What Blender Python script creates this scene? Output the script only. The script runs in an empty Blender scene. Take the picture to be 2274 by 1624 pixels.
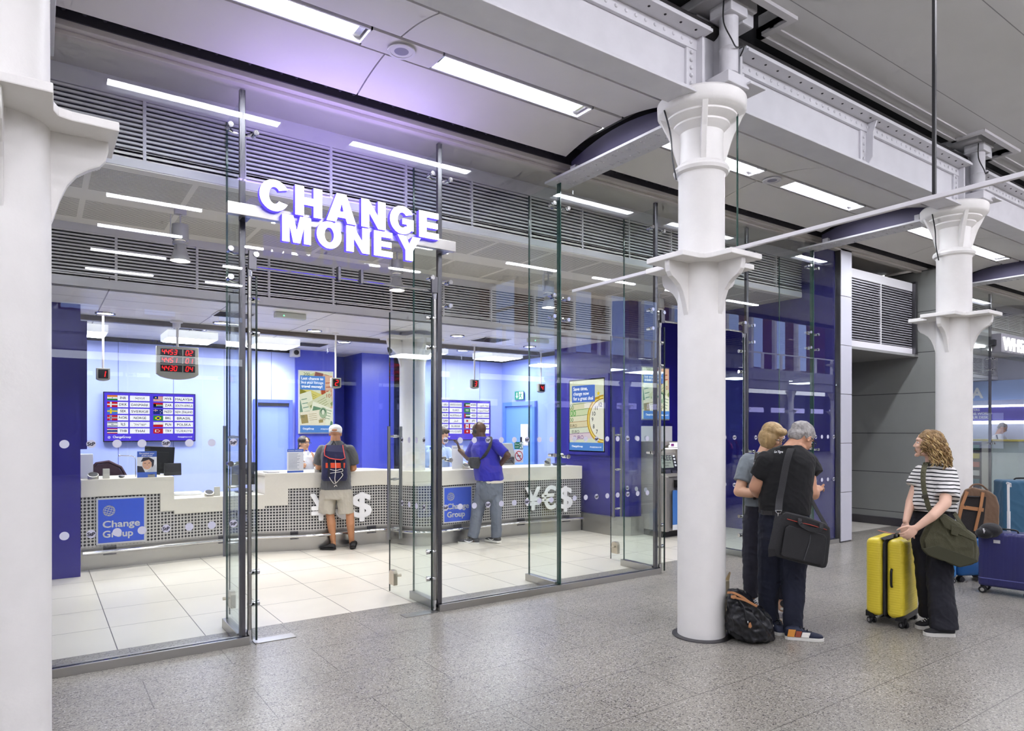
import bpy, bmesh, math, random
from mathutils import Vector, Matrix, noise
random.seed(7)
SC = bpy.context.scene
COL = SC.collection
PI = math.pi
# ---------------------------------------------------------------- camera
CF, CH, CHY, CCX = 1512.0, 1.68, 956.0, 1137.0
YAW = math.atan((CCX - 84.4) / CF)
cs, cc = math.sin(YAW), math.cos(YAW)
cam_d = bpy.data.cameras.new('camera'); cam = bpy.data.objects.new('camera', cam_d); COL.objects.link(cam)
cam.location = (0, 0, CH); cam.rotation_euler = (PI / 2, 0, -YAW)
cam_d.sensor_fit = 'HORIZONTAL'; cam_d.sensor_width = 36.0; cam_d.lens = CF / 2274 * 36.0
cam_d.shift_y = (CHY - 812.0) / 2274.0; cam_d.clip_start = 0.05; cam_d.clip_end = 300
SC.camera = cam
# ---------------------------------------------------------------- world, exposure
w = bpy.data.worlds.new('world'); SC.world = w; w.use_nodes = True
bgn = w.node_tree.nodes['Background']; bgn.inputs[0].default_value = (0.95, 0.96, 1.0, 1); bgn.inputs[1].default_value = 3.4
vs = SC.view_settings; vs.view_transform = 'Standard'; vs.look = 'None'; vs.gamma = 1.0; vs.use_curve_mapping = False; vs.exposure = 0.12
cy = SC.cycles
cy.max_bounces = 5; cy.diffuse_bounces = 4; cy.glossy_bounces = 2; cy.transmission_bounces = 4; cy.transparent_max_bounces = 16
cy.use_adaptive_sampling = True; cy.adaptive_threshold = 0.12; cy.adaptive_min_samples = 12; cy.sample_clamp_indirect = 4.0
cy.caustics_reflective = False; cy.caustics_refractive = False; cy.use_denoising = True

def area(name, loc, sx, sy, power, color=(1, 1, 1), rot=(0, 0, 0)):
    l = bpy.data.lights.new(name, 'AREA'); l.shape = 'RECTANGLE'; l.size = sx; l.size_y = sy
    l.energy = power; l.color = color
    o = bpy.data.objects.new(name, l); COL.objects.link(o); o.location = loc; o.rotation_euler = rot
    return o
# ---------------------------------------------------------------- measuring helper: photo pixel + distance -> place in the hall
def at(x, y, d):
    l = (x - CCX) / CF * d
    return Vector((d * cs + l * cc, d * cc - l * cs, CH + (CHY - y) / CF * d))
# ---------------------------------------------------------------- materials
def lin(c):
    if isinstance(c, str):
        c = c.lstrip('#'); c = [int(c[i:i + 2], 16) / 255 for i in (0, 2, 4)]
    return tuple(v / 12.92 if v <= 0.04045 else ((v + 0.055) / 1.055) ** 2.4 for v in c) + (1.0,)
MATS = {}
def N(nt, typ, x=0, **kw):
    n = nt.nodes.new(typ)
    for k, v in kw.items(): setattr(n, k, v)
    return n
def mat(name, col='#888888', rough=0.5, metal=0.0, spec=0.5, emit=None, es=0.0, bump=0.0, bscale=40.0, var=0.0, vscale=3.0, coat=0.0, sheen=0.0, aniso=None):
    if name in MATS: return MATS[name]
    m = bpy.data.materials.new(name); m.use_nodes = True; nt = m.node_tree
    b = nt.nodes['Principled BSDF']
    b.inputs['Base Color'].default_value = lin(col); b.inputs['Roughness'].default_value = rough
    b.inputs['Metallic'].default_value = metal; b.inputs['Specular IOR Level'].default_value = spec
    b.inputs['Coat Weight'].default_value = coat; b.inputs['Sheen Weight'].default_value = sheen
    if emit is not None:
        b.inputs['Emission Color'].default_value = lin(emit); b.inputs['Emission Strength'].default_value = es
    if bump or var or aniso:
        tc = N(nt, 'ShaderNodeTexCoord')
        src = tc.outputs['Object']
        if aniso:
            mp = N(nt, 'ShaderNodeMapping'); mp.inputs['Scale'].default_value = aniso
            nt.links.new(src, mp.inputs['Vector']); src = mp.outputs['Vector']
        if var:
            n1 = N(nt, 'ShaderNodeTexNoise'); n1.inputs['Scale'].default_value = vscale; n1.inputs['Detail'].default_value = 5
            nt.links.new(src, n1.inputs['Vector'])
            mr = N(nt, 'ShaderNodeMapRange'); mr.inputs[1].default_value = 0.3; mr.inputs[2].default_value = 0.7
            mr.inputs[3].default_value = 1 - var; mr.inputs[4].default_value = 1 + var * 0.5
            nt.links.new(n1.outputs[0], mr.inputs[0])
            mx = N(nt, 'ShaderNodeVectorMath', operation='SCALE'); mx.inputs[0].default_value = lin(col)[:3]
            nt.links.new(mr.outputs[0], mx.inputs['Scale']); nt.links.new(mx.outputs[0], b.inputs['Base Color'])
        if bump:
            n2 = N(nt, 'ShaderNodeTexNoise'); n2.inputs['Scale'].default_value = bscale; n2.inputs['Detail'].default_value = 3
            nt.links.new(src, n2.inputs['Vector'])
            bp = N(nt, 'ShaderNodeBump'); bp.inputs['Strength'].default_value = bump; bp.inputs['Distance'].default_value = 0.01
            nt.links.new(n2.outputs[0], bp.inputs['Height']); nt.links.new(bp.outputs[0], b.inputs['Normal'])
    MATS[name] = m
    return m
def mathn(nt, op, a, b=None):
    n = N(nt, 'ShaderNodeMath', operation=op)
    for i, v in enumerate((a, b)):
        if v is None: continue
        if isinstance(v, (int, float)): n.inputs[i].default_value = v
        else: nt.links.new(v, n.inputs[i])
    return n.outputs[0]
def emat(name, col, s):
    if name in MATS: return MATS[name]
    m = bpy.data.materials.new(name); m.use_nodes = True; nt = m.node_tree; nt.nodes.clear()
    e = N(nt, 'ShaderNodeEmission'); e.inputs[0].default_value = lin(col); e.inputs[1].default_value = s
    o = N(nt, 'ShaderNodeOutputMaterial'); nt.links.new(e.outputs[0], o.inputs[0]); MATS[name] = m
    if s < 2.7 or 'digit' in name or 'led' in name: m.cycles.emission_sampling = 'NONE'
    return m
def glassmat(name, tint=(0.975, 0.99, 0.985), base=0.06, grazing=0.75, gcol=(0.92, 0.95, 1.0)):
    if name in MATS: return MATS[name]
    m = bpy.data.materials.new(name); m.use_nodes = True; nt = m.node_tree; nt.nodes.clear()
    t = N(nt, 'ShaderNodeBsdfTransparent'); t.inputs[0].default_value = tint + (1,)
    g = N(nt, 'ShaderNodeBsdfGlossy'); g.inputs['Roughness'].default_value = 0.0; g.inputs['Color'].default_value = gcol + (1,)
    lw = N(nt, 'ShaderNodeLayerWeight'); lw.inputs['Blend'].default_value = 0.5
    p = mathn(nt, 'POWER', lw.outputs['Facing'], 4.0)
    f = mathn(nt, 'MULTIPLY', p, grazing); f = mathn(nt, 'ADD', f, base)
    mx = N(nt, 'ShaderNodeMixShader'); nt.links.new(f, mx.inputs[0]); nt.links.new(t.outputs[0], mx.inputs[1]); nt.links.new(g.outputs[0], mx.inputs[2])
    o = N(nt, 'ShaderNodeOutputMaterial'); nt.links.new(mx.outputs[0], o.inputs[0]); MATS[name] = m
    return m
M_WHITE = mat('column_paint', '#ebe9e6', 0.42, bump=0.10, bscale=30, var=0.03, vscale=6)
M_IRON = mat('ironwork_paint', '#d2d1d6', 0.5, bump=0.1, bscale=20, var=0.06, vscale=5)
M_STEEL = mat('brushed_steel', '#b4b2ae', 0.3, 1.0, bump=0.05, bscale=8, aniso=(1, 1, 60))
M_STEELD = mat('dark_steel', '#6d6c70', 0.32, 1.0)
M_CHROME = mat('chrome', '#d8d8da', 0.12, 1.0)
M_BLACK = mat('black_plastic', '#131316', 0.4)
M_DARK = mat('dark_void', '#141318', 0.9)
M_GAP = mat('dark_gap', '#2c2a30', 0.8)
M_GLASS = glassmat('clear_glass', base=0.035, grazing=0.8)
M_FIN = glassmat('fin_glass', (0.945, 0.975, 0.965), 0.035, 0.35)
M_EDGE = mat('glass_edge', '#2f5048', 0.15, emit='#4d7a6e', es=0.0)
M_PANEL = mat('white_panel', '#dcdade', 0.45)
M_LOUV = mat('louvre_metal', '#e4e2e2', 0.45, 0.0)
M_NAVY = mat('navy_wall', '#251f7c', 0.3, var=0.04, vscale=2)
M_BLUE = mat('blue_wall', '#95a8f8', 0.35, var=0.04, vscale=1.2)
M_BLUED = mat('deep_blue_wall', '#4650bc', 0.35)
# ---------------------------------------------------------------- mesh helpers
class MB:
    def __init__(s, M=None): s.bm = bmesh.new(); s.M = M
    def _v(s, p):
        p = Vector(p)
        if s.M is not None: p = s.M @ p
        return s.bm.verts.new(p)
    def face(s, pts, mi=0):
        f = s.bm.faces.new([s._v(p) for p in pts]); f.material_index = mi; return f
    def box(s, x0, x1, y0, y1, z0, z1, mi=0):
        v = [s._v((x, y, z)) for x in (x0, x1) for y in (y0, y1) for z in (z0, z1)]
        for q in ((0, 1, 3, 2), (4, 6, 7, 5), (0, 4, 5, 1), (2, 3, 7, 6), (0, 2, 6, 4), (1, 5, 7, 3)):
            f = s.bm.faces.new([v[i] for i in q]); f.material_index = mi
        return s
    def cbox(s, c, sz, mi=0):
        return s.box(c[0] - sz[0] / 2, c[0] + sz[0] / 2, c[1] - sz[1] / 2, c[1] + sz[1] / 2, c[2] - sz[2] / 2, c[2] + sz[2] / 2, mi)
    def rings(s, R, mi=0, cap=True, closed=False):
        vs_ = [[s._v(p) for p in r] for r in R]; n = len(vs_[0])
        m = len(vs_)
        for i in range(m if closed else m - 1):
            a, b = vs_[i], vs_[(i + 1) % m]
            for j in range(n):
                f = s.bm.faces.new((a[j], a[(j + 1) % n], b[(j + 1) % n], b[j])); f.material_index = mi
        if cap and not closed:
            f = s.bm.faces.new(vs_[0][::-1]); f.material_index = mi
            f = s.bm.faces.new(vs_[-1]); f.material_index = mi
        return s
    def cyl(s, p0, p1, r0, r1=None, n=12, mi=0):
        return s.tube([p0, p1], [r0, r0 if r1 is None else r1], n, mi)
    def tube(s, path, rad, n=8, mi=0, flat=None, cap=True):
        P = [Vector(p) for p in path]
        if not isinstance(rad, (list, tuple)): rad = [rad] * len(P)
        R = []; prev = None
        for i, p in enumerate(P):
            t = (P[min(i + 1, len(P) - 1)] - P[max(i - 1, 0)])
            if t.length < 1e-9: t = Vector((0, 0, 1))
            t.normalize()
            if prev is None:
                a = Vector((0, 0, 1)) if abs(t.z) < 0.9 else Vector((1, 0, 0))
                if flat is not None: a = Vector(flat)
                u = t.cross(a).normalized()
            else:
                u = (prev - t * prev.dot(t)); u = u.normalized() if u.length > 1e-6 else t.orthogonal().normalized()
            prev = u; v = t.cross(u)
            R.append([p + (u * math.cos(2 * PI * k / n) + v * math.sin(2 * PI * k / n)) * rad[i] for k in range(n)])
        return s.rings(R, mi, cap)
    def strap(s, path, wdir, wid, th, mi=0):
        P = [Vector(p) for p in path]; R = []
        for i, p in enumerate(P):
            t = (P[min(i + 1, len(P) - 1)] - P[max(i - 1, 0)]).normalized()
            wv = Vector(wdir[i] if isinstance(wdir, list) else wdir); wv = (wv - t * wv.dot(t)).normalized(); nn = t.cross(wv)
            a, b = wv * wid / 2, nn * th / 2
            R.append([p + a + b, p - a + b, p - a - b, p + a - b])
        return s.rings(R, mi)
    def lathe(s, prof, c=(0, 0, 0), n=32, mi=0, cap=True):
        c = Vector(c)
        R = [[c + Vector((r * math.cos(2 * PI * k / n), r * math.sin(2 * PI * k / n), z)) for k in range(n)] for r, z in prof]
        return s.rings(R, mi, cap)
    def ell(s, c, r, n=12, mi=0, A=None):
        c = Vector(c); R = []
        for i in range(1, n):
            th = PI * i / n; q = []
            for k in range(n * 2):
                ph = PI * k / n
                p = Vector((r[0] * math.sin(th) * math.cos(ph), r[1] * math.sin(th) * math.sin(ph), -r[2] * math.cos(th)))
                if A is not None: p = A @ p
                q.append(c + p)
            R.append(q)
        return s.rings(R, mi)
    def prism(s, pts, f0, f1, mi=0):
        """pts: 2D outline, f0/f1: map (a,b)->3D for both ends."""
        a = [s._v(f0(*p)) for p in pts]; b = [s._v(f1(*p)) for p in pts]; n = len(pts)
        F = [s.bm.faces.new(a[::-1]), s.bm.faces.new(b)]
        for i in range(n): F.append(s.bm.faces.new((a[i], a[(i + 1) % n], b[(i + 1) % n], b[i])))
        for f in F: f.material_index = mi
        return s
    def rivets(s, pts, r, nrm, mi=0):
        nrm = Vector(nrm).normalized(); u = nrm.orthogonal().normalized(); v = nrm.cross(u)
        for p in pts:
            p = Vector(p)
            R = [[p + (u * math.cos(PI * k / 4) + v * math.sin(PI * k / 4)) * r * a + nrm * r * h for k in range(8)] for a, h in ((1, -0.1), (0.8, 0.45), (0.35, 0.7))]
            s.rings(R, mi)
        return s
    def build(s, name, m, parent=None, smooth=False, bevel=0.0, tri=False):
        bmesh.ops.recalc_face_normals(s.bm, faces=s.bm.faces[:])
        if bevel:
            es = [e for e in s.bm.edges if len(e.link_faces) == 2 and e.calc_face_angle(0) > 0.7]
            bmesh.ops.bevel(s.bm, geom=es, offset=bevel, segments=2, affect='EDGES', profile=0.6, clamp_overlap=True)
        off = root_off(parent)
        if off.length: bmesh.ops.translate(s.bm, verts=s.bm.verts[:], vec=-off)
        me = bpy.data.meshes.new(name); s.bm.to_mesh(me); s.bm.free()
        for x in (m if isinstance(m, (list, tuple)) else [m]): me.materials.append(x)
        if smooth:
            me.shade_smooth()
            if smooth != 'all':
                try: me.set_sharp_from_angle(angle=0.6)
                except Exception: pass
        o = bpy.data.objects.new(name, me); COL.objects.link(o); o.parent = parent
        return o
def root_off(p):
    v = Vector((0, 0, 0))
    while p is not None: v += p.location; p = p.parent
    return v
def tag(o, label=None, cat=None, group=None, kind=None):
    if label: o['label'] = label
    if cat: o['category'] = cat
    if group: o['group'] = group
    if kind: o['kind'] = kind
    return o
def thing(name, loc, label, cat, group=None):
    o = bpy.data.objects.new(name, None); COL.objects.link(o); o.location = loc; o.empty_display_size = 0.1
    return tag(o, label, cat, group)
def struct(o): o['kind'] = 'structure'; return o
def smooth_path(pts, sub=6):
    P = [Vector(p) for p in pts]; out = []
    for i in range(len(P) - 1):
        p0, p1, p2, p3 = P[max(i - 1, 0)], P[i], P[i + 1], P[min(i + 2, len(P) - 1)]
        for k in range(sub):
            t = k / sub
            out.append(0.5 * ((2 * p1) + (p2 - p0) * t + (2 * p0 - 5 * p1 + 4 * p2 - p3) * t * t + (3 * p1 - p0 - 3 * p2 + p3) * t ** 3))
    out.append(P[-1]); return out
def text(name, body, size, M, m, parent=None, ext=0.001, bold=0.0, align='CENTER', width=None, shear=0.0):
    """Lettering as a mesh: M maps the text plane (x right, y up) into the hall. width: squeeze/stretch to this width."""
    c = bpy.data.curves.new(name, 'FONT'); c.body = body; c.size = size; c.extrude = ext; c.shear = shear
    c.align_x = 'LEFT'; c.resolution_u = 3
    o = bpy.data.objects.new('tmp', c); COL.objects.link(o)
    dg = bpy.context.evaluated_depsgraph_get(); me = bpy.data.meshes.new_from_object(o.evaluated_get(dg))
    bpy.data.objects.remove(o)
    if not me.vertices: return None
    xs = [v.co.x for v in me.vertices]; ys = [v.co.y for v in me.vertices]; x0, x1 = min(xs), max(xs)
    sx = width / (x1 - x0) if width else 1.0
    dx = {'CENTER': (x0 + x1) / 2, 'LEFT': x0, 'RIGHT': x1}[align]
    off = root_off(parent)
    if bold:      # heavier strokes: the same outline repeated a hair apart
        bm = bmesh.new(); b0 = bmesh.new(); b0.from_mesh(me)
        for k_, (ox, oy) in enumerate(((0, 0), (bold, 0), (-bold, 0), (0, bold), (0, -bold), (bold * .7, bold * .7), (-bold * .7, bold * .7), (bold * .7, -bold * .7), (-bold * .7, -bold * .7))):
            n0 = len(bm.verts); bm.from_mesh(me); bm.verts.ensure_lookup_table()
            for v in bm.verts[n0:]: v.co.x += ox; v.co.y += oy; v.co.z += k_ * max(0.0001, bold * 0.06)
        bm.to_mesh(me); bm.free(); b0.free()
    for v in me.vertices:
        v.co = M @ Vector(((v.co.x - dx) * sx, v.co.y, v.co.z)) - off
    me.name = name; me.materials.clear(); me.materials.append(m)
    o = bpy.data.objects.new(name, me); COL.objects.link(o); o.parent = parent
    return o
def join_meshes(name, objs, parent):
    """several same-plane letterings become one mesh (one pattern)"""
    objs = [o for o in objs if o]
    mats = []; bm = bmesh.new()
    for o in objs:
        me = o.data; m = me.materials[0]
        if m not in mats: mats.append(m)
        n0 = len(bm.faces); bm.from_mesh(me); bm.faces.ensure_lookup_table()
        for f in bm.faces[n0:]: f.material_index = mats.index(m)
    me = bpy.data.meshes.new(name); bm.to_mesh(me); bm.free()
    for m in mats: me.materials.append(m)
    for o in objs: bpy.data.objects.remove(o)
    o = bpy.data.objects.new(name, me); COL.objects.link(o); o.parent = parent
    return o
def front_M(x, y, z):   # text plane facing -Y (readable from the concourse)
    return Matrix(((1, 0, 0, x), (0, 0, -1, y), (0, 1, 0, z), (0, 0, 0, 1)))
def left_M(x, y, z):    # text plane on a wall facing -X (reads towards -Y)
    return Matrix(((0, 0, -1, x), (-1, 0, 0, y), (0, 1, 0, z), (0, 0, 0, 1)))
# ================================================================ SETTING: floors
def terrazzo():
    m = bpy.data.materials.new('granite_terrazzo'); m.use_nodes = True; nt = m.node_tree; L = nt.links.new
    b = nt.nodes['Principled BSDF']; tc = N(nt, 'ShaderNodeTexCoord')
    n1 = N(nt, 'ShaderNodeTexNoise'); n1.inputs['Scale'].default_value = 95; n1.inputs['Detail'].default_value = 4; n1.inputs['Roughness'].default_value = 0.75
    v1 = N(nt, 'ShaderNodeTexVoronoi'); v1.inputs['Scale'].default_value = 130
    n2 = N(nt, 'ShaderNodeTexNoise'); n2.inputs['Scale'].default_value = 1.1; n2.inputs['Detail'].default_value = 4
    for n in (n1, v1, n2): L(tc.outputs['Object'], n.inputs['Vector'])
    r1 = N(nt, 'ShaderNodeValToRGB'); e = r1.color_ramp.elements
    e[0].position = 0.32; e[0].color = lin('#77736b'); e[1].position = 0.68; e[1].color = lin('#a39e94')
    L(n1.outputs[0], r1.inputs[0])
    gt = mathn(nt, 'GREATER_THAN', N_sep(nt, v1.outputs['Color']), 0.88)
    mx = N(nt, 'ShaderNodeMix', data_type='RGBA'); L(gt, mx.inputs[0]); L(r1.outputs[0], mx.inputs[6]); mx.inputs[7].default_value = lin('#aeaba4')
    lt = mathn(nt, 'LESS_THAN', N_sep(nt, v1.outputs['Color']), 0.13)
    mxd = N(nt, 'ShaderNodeMix', data_type='RGBA'); L(lt, mxd.inputs[0]); L(mx.outputs[2], mxd.inputs[6]); mxd.inputs[7].default_value = lin('#54524f')
    mr = N(nt, 'ShaderNodeMapRange'); mr.inputs[1].default_value = 0.3; mr.inputs[2].default_value = 0.7; mr.inputs[3].default_value = 0.88; mr.inputs[4].default_value = 1.08
    L(n2.outputs[0], mr.inputs[0])
    sc = N(nt, 'ShaderNodeVectorMath', operation='SCALE'); L(mxd.outputs[2], sc.inputs[0]); L(mr.outputs[0], sc.inputs['Scale'])
    br = N(nt, 'ShaderNodeTexBrick'); br.inputs['Scale'].default_value = 1; br.inputs['Brick Width'].default_value = 1.15; br.inputs['Row Height'].default_value = 0.575
    br.inputs['Mortar Size'].default_value = 0.003; br.inputs['Mortar Smooth'].default_value = 0
    br.inputs[1].default_value = br.inputs[2].default_value = (1, 1, 1, 1); br.inputs[3].default_value = (0.42, 0.42, 0.42, 1)
    L(tc.outputs['Object'], br.inputs['Vector'])
    ml = N(nt, 'ShaderNodeMix', data_type='RGBA', blend_type='MULTIPLY'); ml.inputs[0].default_value = 1; L(sc.outputs[0], ml.inputs[6]); L(br.outputs[0], ml.inputs[7])
    L(ml.outputs[2], b.inputs['Base Color'])
    b.inputs['Roughness'].default_value = 0.30; b.inputs['Specular IOR Level'].default_value = 0.55
    bp = N(nt, 'ShaderNodeBump'); bp.inputs['Strength'].default_value = 0.12; bp.inputs['Distance'].default_value = 0.004; L(n1.outputs[0], bp.inputs['Height']); L(bp.outputs[0], b.inputs['Normal'])
    return m
def N_sep(nt, col):
    s = N(nt, 'ShaderNodeSeparateColor'); nt.links.new(col, s.inputs[0]); return s.outputs[0]
def grid_tiles(name, col, dark, w_, h_, ox, oy, mort, rough, var=0.04, axis='XY'):
    m = bpy.data.materials.new(name); m.use_nodes = True; nt = m.node_tree; L = nt.links.new
    b = nt.nodes['Principled BSDF']; tc = N(nt, 'ShaderNodeTexCoord'); mp = N(nt, 'ShaderNodeMapping')
    L(tc.outputs['Object'], mp.inputs['Vector'])
    if axis == 'XZ': mp.inputs['Rotation'].default_value = (-PI / 2, 0, 0)
    if axis == 'YZ': mp.inputs['Rotation'].default_value = (0, 0, 0)
    mp.inputs['Location'].default_value = (-ox, -oy, 0)
    src = mp.outputs['Vector']
    if axis == 'YZ':
        s = N(nt, 'ShaderNodeSeparateXYZ'); c = N(nt, 'ShaderNodeCombineXYZ'); L(tc.outputs['Object'], s.inputs[0]); L(s.outputs[1], c.inputs[0]); L(s.outputs[2], c.inputs[1]); L(c.outputs[0], mp.inputs['Vector'])
    br = N(nt, 'ShaderNodeTexBrick'); br.offset = 0.0; br.inputs['Scale'].default_value = 1; br.inputs['Brick Width'].default_value = w_; br.inputs['Row Height'].default_value = h_
    br.inputs['Mortar Size'].default_value = mort; br.inputs['Mortar Smooth'].default_value = 0
    a = lin(col); br.inputs[1].default_value = a; br.inputs[2].default_value = tuple(v * (1 - var) for v in a[:3]) + (1,); br.inputs[3].default_value = lin(dark)
    L(src, br.inputs['Vector']); 
    n1 = N(nt, 'ShaderNodeTexNoise'); n1.inputs['Scale'].default_value = 4; n1.inputs['Detail'].default_value = 6; L(tc.outputs['Object'], n1.inputs['Vector'])
    mr = N(nt, 'ShaderNodeMapRange'); mr.inputs[3].default_value = 0.94; mr.inputs[4].default_value = 1.05; L(n1.outputs[0], mr.inputs[0])
    sc = N(nt, 'ShaderNodeVectorMath', operation='SCALE'); L(br.outputs[0], sc.inputs[0]); L(mr.outputs[0], sc.inputs['Scale'])
    L(sc.outputs[0], b.inputs['Base Color']); b.inputs['Roughness'].default_value = rough
    return m
M_TERR = terrazzo()
M_TILE = grid_tiles('shop_floor_tile', '#e0dbd0', '#4a453f', 0.625, 0.72, 0.5, 6.0, 0.0035, 0.28)
struct(MB().box(-14, 60, -34, 6.0, -0.2, 0).build('floor', M_TERR))
struct(MB().box(-3, 12.4, 6.0, 14, -0.2, 0.0).build('floor_shop', M_TILE))
struct(MB().box(12.4, 30, 6.0, 14, -0.2, 0.0).build('floor_newsagent', M_TILE))
# ================================================================ concourse ceiling
M_CEIL = grid_tiles('perforated_ceiling_tray', '#d2d1d2', '#8b8a8e', 40, 0.86, 0, 0.55, 0.004, 0.6, 0.02)
mb = MB(); mb.box(-14, 8.6, -8.5, 3.28, 5.05, 5.2); mb.box(8.6, 60, -0.9, 3.28, 5.05, 5.2)
cut_ = [-14] + [v for k_ in range(-2, 7) for v in (-0.14 + 4.61 * k_ - 0.35, -0.14 + 4.61 * k_ + 0.55)] + [60]
for a_, b_ in zip(cut_[::2], cut_[1::2]): mb.box(a_, b_, 3.28, 3.55, 5.05, 5.2)
struct(mb.build('ceiling', M_CEIL))
mb = MB()
for a_, b_ in zip(cut_[::2], cut_[1::2]): mb.box(a_, b_, 3.52, 3.57, 5.02, 5.10).box(a_, b_, 3.40, 3.44, 5.035, 5.05)
for k_ in range(-2, 7):
    gx = -0.14 + 4.61 * k_; mb.box(gx - .35, gx + .55, 3.22, 3.28, 5.02, 5.10).box(gx - .41, gx - .35, 3.22, 3.57, 5.02, 5.10).box(gx + .55, gx + .61, 3.22, 3.57, 5.02, 5.10)
struct(mb.build('trim_ceiling_edge', M_PANEL))
struct(MB().box(-14, 60, 3.0, 5.75, 5.25, 5.4).build('ceiling_void', M_DARK))
tag(MB().tube([(-14, 3.64, 4.93), (30, 3.64, 4.93)], 0.06, 14).build('service_pipe', mat('lagged_pipe', '#2a2728', 0.8, bump=0.6, bscale=25), smooth=True), 'dark lagged service pipe running along the gap above the riveted girder', 'pipe')
GX = [-0.14 + 4.61 * k for k in range(-2, 6)]      # the column grid along the hall
GY = 3.70
# long girders carried by the columns, one length between each pair
def rng(a, b, st):
    n = max(1, int(round((b - a) / st))); return [a + (b - a) * (i + 0.5) / n for i in range(n)]
def girder(x0, x1, lab):
    g = thing('riveted_girder', ((x0 + x1) / 2, GY, 4.2), lab, 'girder', None)
    MB().box(x0, x1, 3.585, 3.615, 4.33, 4.75).box(x0, x1, 3.685, 3.71, 4.33, 4.75).build('web', M_IRON, g)
    m_ = MB().box(x0, x1, 3.50, 3.745, 4.295, 4.310).box(x0, x1, 3.515, 3.73, 4.310, 4.325).box(x0, x1, 3.53, 3.72, 4.325, 4.34)
    m_.box(x0, x1, 3.55, 3.60, 4.34, 4.36)
    m_.build('bottom_flange', M_IRON, g, bevel=0.004)
    MB().box(x0, x1, 3.42, 3.97, 4.75, 4.775).box(x0, x1, 3.44, 3.95, 4.775, 4.80).box(x0, x1, 3.555, 3.585, 4.66, 4.75).build('top_flange', M_IRON, g, bevel=0.003)
    mb = MB(); mb.rivets([(x, 3.555, 4.705) for x in rng(x0 + 0.05, x1 - 0.05, 0.10)], 0.016, (0, -1, 0))
    for xe in (x0 + 0.09, x1 - 0.09): mb.rivets([(xe, 3.555, z) for z in (4.39, 4.45, 4.51, 4.57, 4.63)], 0.016, (0, -1, 0))
    mb.rivets([((x0 + x1) / 2 - 0.05, 3.56, z) for z in (4.39, 4.46, 4.53, 4.60)], 0.015, (0, -1, 0))
    mb.build('rivets', M_IRON, g, smooth=True)
    MB().rivets([(x, 3.475, 4.752) for x in rng(x0 + 0.05, x1 - 0.05, 0.17)], 0.012, (0, 0, -1)).build('bolt', M_GAP, g)  # dark domes standing in for open holes under the flange
    xm = (x0 + x1) / 2
    for xe in (x0, x1 - 0.0):
        s = 1 if xe == x0 else -1
        MB().box(min(xe, xe + s * 0.14), max(xe, xe + s * 0.14), 3.562, 3.587, 4.34, 4.70).box(min(xe, xe + s * 0.03), max(xe, xe + s * 0.03), 3.50, 3.59, 4.34, 4.75).build('end_plate', M_IRON, g, bevel=0.003)
    MB().box(xm - 0.1, xm, 3.565, 3.587, 4.34, 4.70).prism([(3.587, 4.34), (3.54, 4.34), (3.50, 4.40), (3.495, 4.64), (3.46, 4.75), (3.587, 4.75)], lambda a, b: (xm, a, b), lambda a, b: (xm + 0.02, a, b)).build('stiffener', M_IRON, g, bevel=0.002)
    return g
glabs = ['riveted white girder west of the nearest column', 'riveted white girder running from the nearest column to the middle column', 'riveted white girder between the middle column and the column by the curly-haired woman',
         'riveted white girder beyond the column by the curly-haired woman', 'riveted white girder in front of the newsagent', 'farthest riveted white girder of the hall', 'end length of riveted girder past the newsagent']
for i in range(1, 6):
    girder(GX[i] + 0.24, GX[i + 1] - 0.20, glabs[i - 1])
# ================================================================ vault bays over the shopfront
M_VAULT = mat('vault_panel', '#e0ddda', 0.5, bump=0.05, bscale=400, var=0.03, vscale=2)
M_LAMP = emat('strip_lamp', '#f4f6ff', 60)
def vz(y):
    return 4.545 - 0.215 * (y - 4.70) ** 2
def vault(i):
    x0, x1 = GX[i] + 0.08, GX[i + 1] - 0.08; xm = (GX[i] + GX[i + 1]) / 2
    for (a, b) in ((x0, xm - 0.006), (xm + 0.006, x1)):
        for (ya, yb) in ((3.95, 4.515), (4.81, 5.35)):
            ys = [ya + (yb - ya) * k / 8 for k in range(9)]
            prof = [(y, vz(y)) for y in ys] + [(y, vz(y) + 0.03) for y in reversed(ys)]
            struct(MB().prism(prof, lambda p, q, a=a: (a, p, q), lambda p, q, b=b: (b, p, q)).build('ceiling_vault_panel', M_VAULT, smooth=True))
    # crown strip with its openings
    lx = [(GX[i] + 0.56, GX[i] + 2.10), (GX[i] + 2.67, GX[i] + 4.19)]
    mb = MB(); cuts = [x0] + [v for l in lx for v in l] + [x1]
    for a, b in ((cuts[0], cuts[1]), (cuts[2], cuts[3]), (cuts[4], cuts[5])): mb.box(a, b, 4.545, 4.78, 4.535, 4.56)
    struct(mb.build('ceiling_crown_strip', M_VAULT))
    struct(MB().box(x0, x1, 3.93, 5.45, 4.62, 4.64).build('ceiling_vault_backing', M_GAP))
    return lx, xm
lamp_names = {1: ['first', 'second'], 2: ['third', 'fourth'], 3: ['fifth', 'sixth']}
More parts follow.
